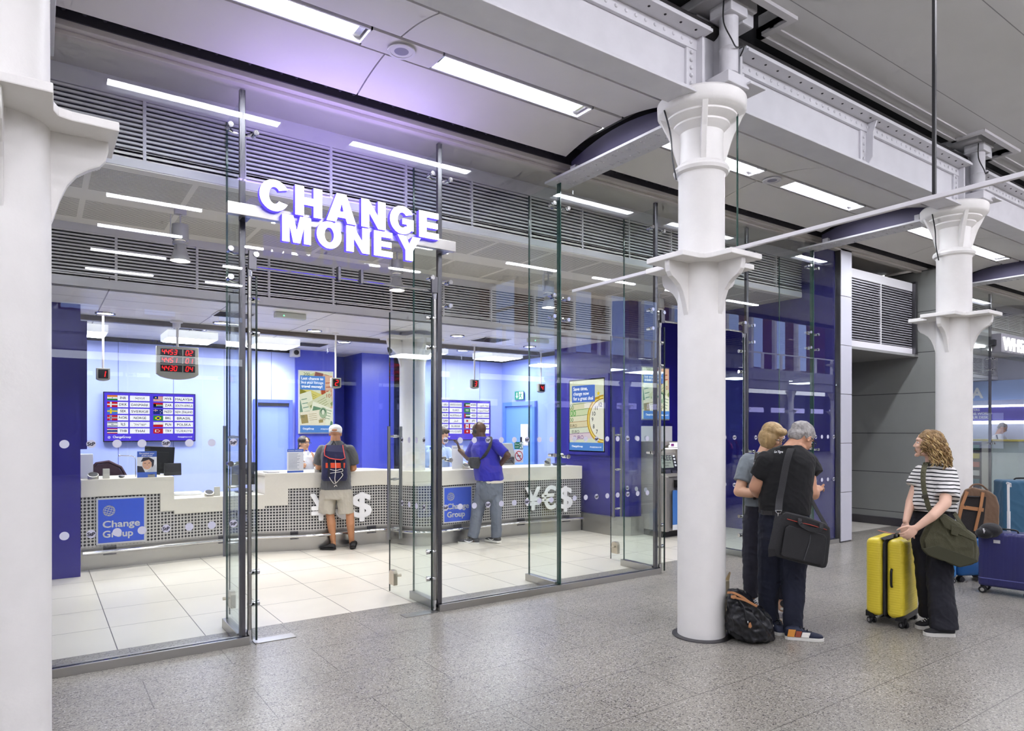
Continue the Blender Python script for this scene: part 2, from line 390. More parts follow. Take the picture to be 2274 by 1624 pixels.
for i in range(1, 6):
    lx, xm = vault(i)
    for k, (a, b) in enumerate(lx):
        where = {(1, 1): ', over the left door opening', (1, 0): ', beside the nearest column', (2, 0): ', just past the middle column'}.get((2 if i == 2 else i, k), '')
        lab = {(2, 0): 'recessed strip light cut by the top edge, left of the round vault speaker', (2, 1): 'recessed strip light right of the round speaker in the near vault',
               (3, 0): 'recessed strip light just behind the capital of the middle column', (3, 1): 'recessed strip light halfway between the middle and the far column',
               (4, 0): 'recessed strip light left of the far column capital', (4, 1): 'recessed strip light right of the far column capital'}.get((i, k), 'recessed strip light in vault bay %s, %s half' % (['', 'before the nearest column', '', '', '', 'past the newsagent sign'][i], ('near', 'far')[k]))
        t = thing('strip_light', ((a + b) / 2, 4.66, 4.55), lab, 'ceiling light')
        MB().box(a, b, 4.565, 4.76, 4.60, 4.61).box(a, b, 4.55, 4.565, 4.537, 4.61).box(a, b, 4.76, 4.775, 4.537, 4.61).box(a, a + .012, 4.55, 4.775, 4.537, 4.61).box(b - .012, b, 4.55, 4.775, 4.537, 4.61).build('trough', M_PANEL, t)
        MB().box(a + 0.05, b - 0.09, 4.59, 4.735, 4.57, 4.585).build('tube', M_LAMP, t)
        MB().box(a + 0.02, a + 0.05, 4.58, 4.745, 4.565, 4.60).box(b - 0.08, b - 0.03, 4.58, 4.745, 4.565, 4.60).build('lamp_holder', M_CHROME, t)
    t = thing('ceiling_speaker', (xm + 0.07, 4.66, 4.53), {2: 'round grey loudspeaker set in the near vault crown', 3: 'round loudspeaker in the vault past the middle column'}.get(i, ['', 'round vault loudspeaker left of the view', '', '', 'round vault loudspeaker past the far column', 'round vault loudspeaker beyond the newsagent sign'][i]), 'speaker')
    MB().lathe([(0.105, 4.518), (0.103, 4.512), (0.083, 4.514), (0.081, 4.53), (0.105, 4.536)], (xm + 0.07, 4.66, 0), 28).build('bezel', M_PANEL, t, smooth=True)
    MB().lathe([(0.082, 4.522), (0.04, 4.516), (0.001, 4.515)], (xm + 0.07, 4.66, 0), 28, cap=False).build('grille', mat('speaker_grille', '#8f8da0', 0.6), t, smooth=True)
# rows of strip lights in the flat ceiling over the concourse
for r, y in enumerate((1.74, -0.06, -1.8, -3.6, -5.4)):
    for k in range(-2, 7):
        x = 0.8 + 2.3 * k
        if x > 7 and y < -0.5: continue
        t = MB().box(x, x + 1.25, y - 0.032, y + 0.032, 5.02, 5.049).build('concourse_strip_light', emat('concourse_lamp', '#f6f5ff', 62))
        tag(t, 'slim strip light of the rows in the flat concourse ceiling', 'ceiling light', 'strip lights in the flat concourse ceiling')
# ================================================================ cross girders from column to shopfront
def cross(i):
    x = GX[i] + 0.08
    g = thing('cross_girder', (x, 4.8, 4.3), {2: 'cross girder joining the nearest column to the shopfront', 3: 'white cross girder from the middle column to the glass front', 4: 'riveted cross girder from the far column to the pilaster'}.get(i, ['', 'cross girder at the left edge over the first column', '', '', '', 'cross girder before the newsagent sign', 'cross girder past the newsagent sign'][i]), 'girder')
    MB().box(x - 0.15, x + 0.15, 3.97, 5.72, 4.285, 4.31).build('bottom_plate', M_IRON, g, bevel=0.004)
    ys = [4.0 + 1.42 * k / 12 for k in range(13)]
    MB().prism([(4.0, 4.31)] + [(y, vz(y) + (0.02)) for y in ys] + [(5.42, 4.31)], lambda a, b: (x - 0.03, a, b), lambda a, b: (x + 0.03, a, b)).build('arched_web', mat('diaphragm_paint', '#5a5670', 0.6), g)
    mb = MB(); pts = []
    for k, y in enumerate(rng(4.15, 5.6, 0.09)):
        for q in ((-0.11, -0.06) if k % 2 else (-0.085, 0.05)): pts.append((x + q, y, 4.286)); pts.append((x - q, y, 4.286))
    mb.rivets(pts, 0.014, (0, 0, -1)); mb.build('rivets', M_IRON, g, smooth=True)
    MB().box(x - 0.07, x + 0.07, 4.1, 4.16, 4.31, 4.40).cyl((x, 4.13, 4.40), (x, 4.13, 4.47), 0.018).box(x - 0.08, x + 0.08, 5.30, 5.38, 4.31, 4.38).cyl((x, 4.13, 4.285), (x, 4.13, 4.25), 0.016).build('hanger', M_IRON, g, bevel=0.004)
    return g
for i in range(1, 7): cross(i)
# ================================================================ cast iron columns
def column(x, y, lab, upper=True, zoff=0.0, group=None):
    c = thing('cast_iron_column', (x, y, 0), lab, 'column', group)
    MB().lathe([(0.192, 0.012), (0.190, 2.70), (0.186, 3.08), (0.184, 3.74), (0.192, 3.76), (0.215, 3.775), (0.224, 3.80), (0.215, 3.825), (0.19, 3.84), (0.176, 3.86), (0.170, 4.02), (0.176, 4.10), (0.21, 4.135), (0.225, 4.15), (0.225, 4.165), (0.262, 4.185), (0.285, 4.205), (0.285, 4.22), (0.335, 4.245), (0.352, 4.27), (0.356, 4.35), (0.34, 4.37)], (x, y, 0), 48).build('shaft', M_WHITE, c, smooth=True)
    MB().lathe([(0.235, 0.0), (0.235, 0.008), (0.195, 0.014)], (x, y, 0), 48).build('floor_collar', M_STEELD, c)
    # four curved capital ribs
    prof = [(0.168, 3.84), (0.178, 3.84), (0.20, 3.90), (0.225, 3.99), (0.255, 4.08), (0.30, 4.17), (0.335, 4.25), (0.335, 4.28), (0.16, 4.28)]
    mb = MB()
    for k in range(4):
        A = Matrix.Rotation(k * PI / 2 + PI / 4, 3, 'Z')
        f = lambda r, z, s_: Vector((x, y, z)) + A @ Vector((r, s_, 0))
        mb.prism(prof, lambda r, z: f(r, z, -0.022), lambda r, z: f(r, z, 0.022))
    mb.build('capital_rib', M_WHITE, c, bevel=0.004)
    # ledge: a cross-shaped plate with hollow corners, and four curved gussets
    L_, Wd = 0.44, 0.19; out = []
    for k in range(4):
        a = k * PI / 2
        loc = [(L_, -Wd), (L_, Wd), (0.26, Wd + 0.004), (0.212, 0.212)]
        for (u, v) in loc: out.append((u * math.cos(a) - v * math.sin(a), u * math.sin(a) + v * math.cos(a)))
        u, v = Wd + 0.004, 0.26; out.append((u * math.cos(a) - v * math.sin(a), u * math.sin(a) + v * math.cos(a)))
    MB().prism(out, lambda a, b: (x + a, y + b, 3.020), lambda a, b: (x + a, y + b, 3.062)).build('ledge', M_WHITE, c, bevel=0.006)
    gp = [(0.17, 3.022), (0.41, 3.022), (0.41, 2.98), (0.40, 2.935), (0.375, 2.90), (0.33, 2.875), (0.285, 2.84), (0.25, 2.79), (0.222, 2.72), (0.20, 2.64), (0.18, 2.58)]
    for k in range(4):
        A = Matrix.Rotation(k * PI / 2, 3, 'Z')
        f = lambda r, z, s_: Vector((x, y, z)) + A @ Vector((r, s_, 0))
        MB().prism(gp, lambda r, z: f(r, z, -0.025), lambda r, z: f(r, z, 0.025)).build('bracket', M_WHITE, c, bevel=0.008)
    if upper:
        mb = MB(); mb.box(x - 0.12, x + 0.14, y - 0.36, y - 0.10, 4.37, 4.46).box(x - 0.20, x + 0.24, y - 0.16, y + 0.2, 4.37, 4.44).box(x + 0.10, x + 0.30, y - 0.40, y - 0.12, 4.395, 4.415).box(x + 0.13, x + 0.26, y - 0.36, y - 0.14, 4.415, 4.45)
        mb.build('bearing_plate', M_IRON, c, bevel=0.008)
        MB().lathe([(0.045, 4.46), (0.045, 4.49), (0.072, 4.51), (0.074, 4.70), (0.078, 4.705), (0.074, 4.71), (0.074, 4.95), (0.06, 4.97)], (x + 0.04, y - 0.24, 0), 24).build('stub_column', M_IRON, c, smooth=True)
        MB().box(x + 0.08, x + 0.20, y - 0.17, y + 0.15, 4.44, 5.03).box(x - 0.12, x + 0.08, y - 0.06, y + 0.15, 4.44, 5.03).build('beam_box', M_IRON, c, bevel=0.006)
        MB().box(x - 0.06, x + 0.15, y - 0.34, y - 0.13, 4.95, 5.05).box(x - 0.18, x + 0.30, y - 0.32, y + 0.16, 5.05, 5.13).box(x + 0.14, x + 0.28, y - 0.30, y - 0.05, 4.93, 5.06).build('top_block', M_IRON, c, bevel=0.012)
        MB().tube(smooth_path([(x - 0.10, y - 0.30, 5.02), (x - 0.10, y - 0.30, 4.85), (x - 0.05, y - 0.335, 4.72), (x + 0.02, y - 0.33, 4.68), (x + 0.14, y - 0.31, 4.74), (x + 0.24, y - 0.20, 4.74)], 5), 0.006, 6).build('cable', M_BLACK, c, smooth=True)
        MB().tube(smooth_path([(x - 0.33, y + 0.10, 4.26), (x - 0.28, y + 0.10, 4.15), (x - 0.25, y + 0.10, 4.05), (x - 0.235, y + 0.10, 3.9), (x - 0.21, y + 0.08, 3.72)], 5), 0.007, 6).build('cable', M_BLACK, c, smooth=True)
    return c
clabs = ['white iron column west of the nearest one', 'white iron column at the left edge, cut by the frame', 'tall white iron column standing beside the black holdall', 'white iron column behind the curly-haired woman', 'white iron column in front of the newsagent', 'white iron column beyond the newsagent sign']
for i in range(1, 6): column(GX[i], GY, clabs[i])
column(4.60, 9.22, 'white column rising out of the counter inside the exchange', upper=False)
# ================================================================ hanging glass smoke curtain and its rail
t = thing('smoke_curtain', (GX[3] + 0.12, 1.2, 3.15), 'hanging glass curtain with slim white bottom rail beside the middle column', 'glass screen')
X_ = GX[3] + 0.14
MB().box(X_ - 0.016, X_ + 0.016, -3.0, 5.5, 3.125, 3.155).build('bottom_rail', M_PANEL, t, bevel=0.004)
for (ya, yb) in ((-2.98, -0.5), (-0.49, 1.985), (1.995, 3.45), (3.95, 5.5)):
    MB().box(X_ - 0.006, X_ + 0.006, ya, yb, 3.16, 5.03 if yb < 3.6 else 4.28).build('glass_panel', glassmat('curtain_glass', (0.985, 0.99, 0.99), 0.01, 0.25), t)
MB().box(X_ - 0.011, X_ + 0.011, 1.981, 1.999, 3.16, 5.03).build('joint_bar', M_BLACK, t)
MB().box(X_ - 0.007, X_ + 0.007, 3.450, 3.458, 3.16, 5.03).build('edge_channel', M_EDGE, t)
# ================================================================ shopfront head, louvres and soffits
M_HEAD = mat('shopfront_head', '#c3beb9', 0.45, var=0.05, vscale=2)
mb = MB().box(-3, 30, 5.47, 5.66, 4.40, 4.46).box(-3, 30, 5.53, 5.62, 4.37, 4.40); struct(mb.build('trim_shopfront_head', M_HEAD, bevel=0.004))
struct(MB().rivets([(x, 5.44, 4.50) for x in rng(-1, 16, 0.12)], 0.016, (0, -1, -1)).box(-3, 30, 5.455, 5.47, 4.44, 4.7).build('trim_slot', M_GAP))
struct(MB().box(-3, 12.4, 5.62, 6.25, 4.45, 4.6).build('ceiling_front_strip', M_HEAD))
def louvre_wall(name, x0, x1, y, z0, z1, pitch, step, x_first, zf, parent=None, m_s=None):
    m = MB()
    z = z0 + 0.012
    while z < z1 - 0.008:
        m.box(x0, x1, y, y + 0.022, z, z + pitch * 0.46); z += pitch
    o = struct(m.build(name + '_slats', m_s or M_LOUV))
    m = MB(); x = x_first
    while x < x1: m.box(x - 0.012, x + 0.012, y - 0.004, y + 0.03, z0, z1); x += step
    m.box(x0, x1, y - 0.006, y + 0.04, z0 - zf, z0).box(x0, x1, y - 0.006, y + 0.04, z1, z1 + 0.14)
    struct(m.build(name + '_frame', M_PANEL))
    struct(MB().box(x0, x1, y + 0.06, y + 0.1, z0 - zf, z1 + 0.14).build(name + '_backing', M_DARK))
louvre_wall('wall_upper_louvre', -3, 9.8, 6.15, 3.83, 4.31, 0.037, 0.7667, 0.70, 0.065)
louvre_wall('wall_lower_louvre', -0.9, 9.8, 8.07, 3.21, 3.68, 0.034, 0.767, 0.66, 0.085)
M_SOFF = mat('soffit_tmp', '#c8c2bc')
def soffit_mat():
    m = bpy.data.materials.new('slotted_soffit'); m.use_nodes = True; nt = m.node_tree; L = nt.links.new
    b = nt.nodes['Principled BSDF']; tc = N(nt, 'ShaderNodeTexCoord'); s = N(nt, 'ShaderNodeSeparateXYZ'); L(tc.outputs['Object'], s.inputs[0])
    fy = mathn(nt, 'FRACT', mathn(nt, 'MULTIPLY', s.outputs[1], 30.0)); a = mathn(nt, 'LESS_THAN', fy, 0.42)
    fx = mathn(nt, 'FRACT', mathn(nt, 'MULTIPLY', mathn(nt, 'SUBTRACT', s.outputs[0], 0.33), 1 / 0.767))
    inx = mathn(nt, 'MULTIPLY', mathn(nt, 'GREATER_THAN', fx, 0.03), mathn(nt, 'LESS_THAN', fx, 0.97))
    yy = mathn(nt, 'ABSOLUTE', mathn(nt, 'SUBTRACT', s.outputs[1], 7.05)); iny = mathn(nt, 'MULTIPLY', mathn(nt, 'GREATER_THAN', yy, 0.16), mathn(nt, 'LESS_THAN', yy, 0.80))
    f = mathn(nt, 'MULTIPLY', mathn(nt, 'MULTIPLY', a, inx), iny)
    mx = N(nt, 'ShaderNodeMix', data_type='RGBA'); L(f, mx.inputs[0]); mx.inputs[6].default_value = lin('#ece7e0'); mx.inputs[7].default_value = lin('#77726a'); L(mx.outputs[2], b.inputs['Base Color']); b.inputs['Roughness'].default_value = 0.5
    return m
struct(MB().box(-3, 12.4, 6.15, 8.11, 3.755, 3.9).build('ceiling_soffit', soffit_mat()))
M_ICEIL = grid_tiles('shop_ceiling_tile', '#efedec', '#7d7a80', 1.2, 0.62, 0.6, 8.7, 0.006, 0.4, 0.02)
struct(MB().box(-3, 9.8, 8.07, 13.5, 3.125, 3.25).build('ceiling_shop', M_ICEIL))
# ================================================================ shop walls
def wpanel(x0, x1, y0, y1, z0, z1, m, name): return struct(MB().box(x0, x1, y0, y1, z0, z1).build(name, m))
M_BPAN = grid_tiles('blue_wall_panels', '#abb8fc', '#4a53a4', 0.78, 4, 0.25, -0.5, 0.004, 0.32, 0.02, 'XZ')
wpanel(-3, 3.78, 12.25, 12.4, 0, 3.125, M_BPAN, 'wall_back_left')
wpanel(3.78, 4.50, 12.20, 12.4, 0, 3.125, M_BLUED, 'wall_back_poster')
wpanel(4.50, 4.95, 12.9, 13.0, 0, 3.125, M_BLUED, 'wall_back_recess')
wpanel(4.95, 5.60, 12.0, 12.9, 0, 3.125, M_BLUED, 'wall_back_pier')
wpanel(5.60, 7.9, 11.57, 11.7, 0, 3.125, M_BPAN, 'wall_back_right')
wpanel(7.8, 7.95, 9.55, 11.6, 0, 3.125, M_BLUE, 'wall_side_office')
wpanel(7.7, 9.95, 7.95, 8.05, 0, 3.9, M_NAVY, 'wall_cash_machine')
struct(MB().prism([(7.58, 9.55), (7.58, 8.05), (7.75, 7.86), (7.98, 7.82), (7.98, 9.55)], lambda a, b: (a, b, 0), lambda a, b: (a, b, 3.9)).build('wall_side_poster', M_NAVY))
struct(MB().prism([(7.50, 9.50), (7.50, 8.03), (7.74, 7.81), (7.99, 7.77), (7.99, 9.50)], lambda a, b: (a, b, 0), lambda a, b: (a, b, 0.30)).build('baseboard_side', M_STEEL, bevel=0.003))
wpanel(9.80, 9.9, 5.62, 8.0, 0, 4.45, M_NAVY, 'wall_shop_end')
wpanel(-3.0, -2.9, 5.62, 13, 0, 4.45, M_BLUE, 'wall_shop_left')
wpanel(-3.0, 0.40, 9.24, 9.40, 0, 3.125, M_NAVY, 'wall_dark_pier')
wpanel(0.40, 0.47, 9.36, 9.46, 1.46, 2.95, M_NAVY, 'trim_pier_flap')
# glazed counter-screen track on the ceiling
struct(MB().box(-0.5, 7.6, 10.02, 10.12, 3.06, 3.125).build('trim_screen_track', mat('bronze_track', '#5b5350', 0.4)))
struct(MB().box(-0.5, 3.78, 12.19, 12.25, 3.06, 3.125).box(5.6, 7.8, 11.50, 11.57, 3.06, 3.125).box(7.74, 7.8, 9.6, 11.57, 3.06, 3.125).build('trim_wall_head', M_GAP))  # dark strips along the wall tops, just under the ceiling
# ================================================================ pilaster, alcove and far wall
M_CLAD = mat('pilaster_cladding', '#cfcfda', 0.35, 0.1)
mb = MB()
for k in range(6): mb.box(9.83, 10.13, 5.53, 5.85, 0.02 + k * 0.735, 0.02 + k * 0.735 + 0.727)
struct(mb.build('wall_pilaster', M_CLAD, bevel=0.003))
struct(MB().box(9.82, 10.12, 5.54, 5.84, 0, 4.4).build('wall_pilaster_core', M_STEELD))
M_GREYW = grid_tiles('grey_wall_panels', '#8d8f8c', '#3c3d3e', 6, 0.69, 3, 0.25, 0.006, 0.35, 0.01, 'YZ')
struct(MB().box(12.35, 12.55, 4.98, 7.3, 0, 4.4).build('wall_alcove_side', M_GREYW))
struct(MB().box(10.1, 12.4, 7.2, 7.3, 0, 4.4).build('wall_alcove_back', mat('alcove_back', '#77797a', 0.4)))
louvre_wall('wall_alcove_louvre', 10.13, 12.2, 5.62, 3.07, 4.04, 0.040, 1.04, 11.17, 0.10, None, mat('alcove_louvre_metal', '#9d9ca2', .35, .3))
struct(MB().box(10.13, 12.35, 5.58, 7.2, 2.93, 2.97).build('ceiling_alcove', mat('alcove_soffit', '#8b8b8a', 0.5)))
struct(MB().box(12.2, 12.27, 5.56, 5.70, 2.97, 4.2).build('trim_louvre_post', M_STEELD))
struct(MB().box(12.32, 12.36, 4.98, 7.2, 0, 0.14).build('baseboard_alcove', M_STEELD))
# ================================================================ far side of the concourse (what the glass mirrors)
M_SHADE = mat('arcade_shop_dark', '#2c2a38', 0.5)
M_BRICK = mat('brickwork', '#5f3d33', 0.8, var=0.2, vscale=8)
struct(MB().box(-14, 60, -19.5, -19.3, 0, 4.4).build('wall_arcade_shops', M_SHADE))
struct(MB().box(-14, 60, -20, -15.2, 4.9, 5.6).build('ceiling_arcade', mat('arcade_beam', '#8a8a96', .6)))
struct(MB().box(-14, 60, -15.8, -15.3, 4.35, 5.0).build('beam_arcade', mat('arcade_beam', '#8a8a96', .6)))
struct(MB().box(-14, 60, -24.3, -24, 5.6, 16).build('wall_station_brick', M_BRICK))
mb = MB()
for k in range(22): mb.box(-12 + k * 3.2, -10.6 + k * 3.2, -24.0, -23.9, 7.0, 11.5)
struct(mb.build('window_station', emat('lit_station_window', '#a9bcf0', 2.6)))
mb = MB()
for k in range(22): mb.box(-12.4 + k * 3.2, -12.1 + k * 3.2, -23.98, -23.7, 5.6, 12)
struct(mb.build('trim_station_pilaster', M_IRON))
mb = MB(); mb.box(-14, 60, -15.45, -15.4, 6.6, 6.68)
for k in range(36): mb.box(-14 + 2 * k, -13.85 + 2 * k, -15.5, -15.38, 5.6, 6.62)
struct(mb.build('trim_gallery_rail', M_IRON))
for k in range(6):
    column(21.4 + 5.2 * k, -16.1, 'white iron column of the arcade across the concourse', upper=False, group='columns of the arcade across the concourse')
mb = MB()
for k in range(16): mb.box(16 + 2.6 * k, 17.6 + 2.6 * k, -19.28, -19.2, 3.0, 3.35)
struct(mb.build('trim_arcade_shop_signs', emat('arcade_sign_light', '#c9c4ff', 3.0)))
struct(MB().box(-14, -13.8, -34, 14, 0, 5.3).build('wall_left', M_IRON))
struct(MB().box(8.5, 8.6, -8.5, -1, 5.0, 5.6).box(8.6, 60, -1.0, -0.9, 4.95, 5.6).box(-14, 8.6, -8.6, -8.4, 4.8, 5.3).build('beam_opening', mat('opening_edge', '#55555e', .6)))

for k in range(12):
    tag(MB().box(14 + 3 * k, 15.6 + 3 * k, -16.9, -16.8, 4.86, 4.9).build('arcade_strip_light', emat('arcade_lamp', '#eef0ff', 14)), 'strip light under the gallery across the concourse', 'ceiling light', 'strip lights under the far gallery')

struct(MB().box(59.8, 60, -24, 14, 0, 16).build('wall_sky_blocker', mat('sky_blocker_grey', '#4d4a58', .7)))  # unseen wall added to keep bright sky out of the glass reflections
mb = MB()
for k in range(8): mb.box(59.7, 59.8, -22 + 3.4 * k, -20 + 3.4 * k, .3, 3.0)
struct(mb.build('window_blocker_panes', emat('blocker_pane_glow', '#c6cbe8', .7)))  # invented glowing panes that dress the added wall
# ================================================================ GLASS SHOPFRONT
struct(MB().box(-3.2, 12.6, 13.5, 13.6, 0, 5).box(9.9, 9.95, 8, 13.5, 0, 5).box(-3.2, -3.1, 5.6, 13.6, 0, 5).box(-3.2, 12.6, 6, 13.6, 4.6, 4.7).build('wall_leak_blocker', M_SHADE))  # unseen outer box added round the shop to stop light leaking in
GYF = 5.585
M_DOT = mat('frosted_dot', '#cfcfe0', 0.6)
M_INK = mat('dark_ink', '#2b2b3a', 0.6)
def disc(mb, c, r, u, v, n=20, mi=0):
    c = Vector(c); u = Vector(u); v = Vector(v)
    mb.face([c + u * r * math.cos(2 * PI * k / n) + v * r * math.sin(2 * PI * k / n) for k in range(n)], mi)
def dots(parent, a, b, z_list, first, axis, const, M):
    """rows of frosted dots, every third one carrying the station letters"""
    mb = MB(); T = []
    for z in z_list:
        k = math.ceil((a + 0.05 - first) / 0.157)
        while first + 0.157 * k < b - 0.05:
            x = first + 0.157 * k
            if axis == 'X': disc(mb, (x, const - 0.002, z), 0.029, (1, 0, 0), (0, 0, 1))
            else: disc(mb, (const - 0.009, x, z), 0.029, (0, 1, 0), (0, 0, 1))
            if k % 3 == 0:
                Mx = front_M(x, const - 0.003, z - 0.012) if axis == 'X' else left_M(const - 0.010, x, z - 0.012)
                T.append(text('t', 'StP', 0.034, Mx, M_INK, parent, 0.0003, 0.0012, width=0.045))
            k += 1
    d = mb.build('t', M_DOT, parent)
    return join_meshes('frosted_dots', [d] + T, parent)
def pane(n, x0, x1, z0, z1, lab, dotz=(1.585, 0.955)):
    o = MB().box(x0 + 0.006, x1 - 0.006, GYF, GYF + 0.012, z0, z1).build('window_%d' % n, M_GLASS); struct(o); o['label'] = lab
    if dotz: dots(o, x0, x1, dotz, 0.776, 'X', GYF, None)
    return o
pane(1, -3.0, 1.32, 0.06, 4.375, 'clear glass shopfront pane behind the nearest column')
pane(2, 1.32, 3.08, 2.98, 4.375, 'clear glass transom over the left double door, behind the lit sign', None)
pane(3, 3.08, 4.51, 0.06, 4.375, 'clear glass pane right of the lit sign')
pane(4, 4.51, 5.97, 0.06, 4.375, 'clear glass pane left of the second doorway')
pane(5, 5.97, 7.69, 2.98, 4.375, 'clear glass transom behind the middle column', None)
pane(6, 7.69, 9.20, 0.06, 4.375, 'clear glass pane behind the grey-haired couple')
pane(7, 9.20, 9.81, 0.06, 4.375, 'narrow glass pane next to the pale pilaster')
k = 0
for (x0, x1) in ((-3.0, 1.36), (3.05, 6.0), (7.66, 9.83)):
    struct(MB().box(x0, x1, 5.548, 5.572, 0.0, 0.062).box(x0, x1, 5.61, 5.635, 0, 0.062).box(x0, x1, 5.572, 5.61, 0, 0.03).build('trim_threshold_rail', M_STEEL, bevel=0.002))
    struct(MB().box(x0, x1, 5.573, 5.585, 0.03, 0.058).box(x0, x1, 5.598, 5.61, 0.03, 0.058).build('trim_gasket', M_BLACK))
FINS = [(1.32, True, 'glass fin with steel post left of the lit sign'), (3.08, True, 'glass fin with steel post at the right end of the lit sign'),
        (4.51, False, 'frameless glass fin midway between lit sign and middle column'), (5.97, True, 'glass fin with steel post just left of the middle column'), (7.69, True, 'glass fin with steel post just right of the middle column'), (9.20, False, 'frameless glass fin behind the grey-haired man')]
def bolt(mb, x, z):
    mb.cyl((x, 5.56, z), (x, 5.578, z), 0.021, 0.021, 14).cyl((x, 5.60, z), (x, 5.66, z), 0.017, 0.017, 10)
for (fx, post, lab) in FINS:
    t = thing('glass_fin', (fx, 5.9, 0), lab, 'glass fin')
    MB().box(fx - 0.007, fx + 0.007, 5.64, 6.14, 0.075, 4.30).build('fin_glass', M_FIN, t)
    MB().box(fx - 0.008, fx + 0.008, 6.138, 6.146, 0.075, 4.30).build('glass_edge', M_EDGE, t)
    MB().box(fx - 0.035, fx + 0.035, 5.64, 6.17, 0, 0.078).build('base_shoe', M_STEEL, t, bevel=0.004)
    if post: MB().box(fx - 0.022, fx + 0.022, 5.60, 5.638, 0.0, 4.36).build('post', M_STEELD, t, bevel=0.004)
    else: MB().box(fx - 0.006, fx + 0.006, 5.583, 5.64, 0.06, 4.37).build('joint', M_EDGE, t)
    for z in (4.05, 3.09, 2.87, 1.42):
        mb = MB(); s_ = (-1, 1)
        if z < 2.95 and fx in (1.32, 5.97): s_ = (-1,)
        if z < 2.95 and fx in (3.08, 7.69): s_ = (1,)
        for s in s_:
            xx = fx + s * 0.095; bolt(mb, xx, z - (0.0 if s < 0 else 0.02))
            mb.tube([(fx + s * 0.01, 5.70, z), (fx + s * 0.05, 5.68, z - 0.01), (xx, 5.655, z)], [0.014, 0.012, 0.016], 8)
        mb.build('spider_fitting', M_CHROME, t, smooth=True)
# door leaves stand open into the shop
def leaf(px_, s, lab, z_top=2.90):
    """px_: pivot x, s: +1 leaf lies to the right of its post"""
    x = px_ + s * 0.045
    t = thing('door_leaf', (x, 6.05, 0), lab, 'glass door')
    g = MB().box(x - 0.006, x + 0.006, 5.59, 6.50, 0.018, z_top).build('door_glass', glassmat('door_glass', (0.96, 0.985, 0.978), 0.03, 0.25), t)
    MB().box(x - 0.0065, x + 0.0065, 5.578, 5.59, 0.018, z_top).box(x - 0.0065, x + 0.0065, 6.50, 6.504, 0.018, z_top).build('glass_edge', mat('dark_glass_edge', '#14231f', 0.2), t)
    dots(t, 5.65, 6.35, (1.585, 0.955), 5.72, 'Y', x, None)
    MB().cyl((px_ - s * 0.0, 5.615, 0.10), (px_, 5.615, z_top - 0.0), 0.017, 0.017, 12).build('pivot_rod', M_STEEL, t, smooth=True)
    mb = MB().cyl((px_, 5.615, 0.012), (px_, 5.615, 0.10), 0.025, 0.022, 14).cyl((px_, 5.615, z_top), (px_, 5.615, z_top + 0.07), 0.022, 0.026, 14)
    mb.build('pivot_fitting', M_CHROME, t, smooth=True)
    for z in (0.30, 0.55, 2.45, 2.72): MB().cyl((px_ - s * 0.01, 5.615, z), (x + s * 0.03, 5.64, z), 0.02, 0.024, 12).build('clamp_knob', M_CHROME, t, smooth=True)
    for q in (-1, 1):
        mb = MB().cyl((x + q * 0.065, 6.38, 0.57), (x + q * 0.065, 6.38, 1.72), 0.017, 0.017, 12)
        mb.build('pull_handle', M_STEEL, t, smooth=True)
    for z in (0.68, 1.18, 1.62): MB().cyl((x - 0.065, 6.38, z), (x + 0.065, 6.38, z), 0.010, 0.010, 8).cyl((x - 0.02, 6.38, z), (x + 0.02, 6.38, z), 0.016, 0.016, 10).build('handle_bar', M_CHROME, t, smooth=True)
    MB().prism([(6.36, 0.10), (6.47, 0.10), (6.47, 0.22), (6.45, 0.25), (6.38, 0.25), (6.36, 0.22)], lambda a, b: (x - 0.022, a, b), lambda a, b: (x + 0.022, a, b)).cyl((x - s * 0.02, 6.40, 0.19), (x - s * 0.08, 6.40, 0.19), 0.011, 0.016, 8).build('floor_lock', mat('lock_metal', '#c9bfae', 0.3, 0.8), t, bevel=0.003)
    return t
leaf(1.375, 1, 'left leaf of the near glass doorway, standing open with its long pull handles')
leaf(3.03, -1, 'right leaf of the near glass doorway, standing open beside the posted fin')
leaf(6.04, 1, 'open glass door leaf in front of the cash machine')
leaf(7.63, -1, 'open glass door leaf just right of the middle column')
def header(x0, x1, lab):
    t = thing('door_header_rod', ((x0 + x1) / 2, 5.6, 2.97), lab, 'rod')
    MB().cyl((x0, 5.615, 2.975), (x1, 5.615, 2.975), 0.012, 0.012, 10).build('rod', M_CHROME, t, smooth=True)
    mb = MB()
    for x in (x0 + (x1 - x0) * 0.44, x0 + (x1 - x0) * 0.56): mb.box(x - 0.012, x + 0.012, 5.57, 5.625, 2.95, 3.07)
    for x in (x0 + 0.03, x1 - 0.03): mb.box(x - 0.03, x + 0.03, 5.57, 5.60, 2.95, 3.10)
    mb.build('clamp', M_STEELD, t, bevel=0.003)
header(1.36, 3.04, 'thin steel rod under the transom of the near glass doorway')
header(6.02, 7.64, 'thin steel rod under the transom behind the middle column')
for (x0, lab) in ((1.40, 'flat steel floor plate at the left door pivot'), (2.70, 'flat steel floor plate at the right door pivot')):
    tag(MB().box(x0, x0 + 0.32, 5.535, 5.66, 0, 0.006).build('pivot_plate', M_STEEL, bevel=0.001), lab, 'floor plate')
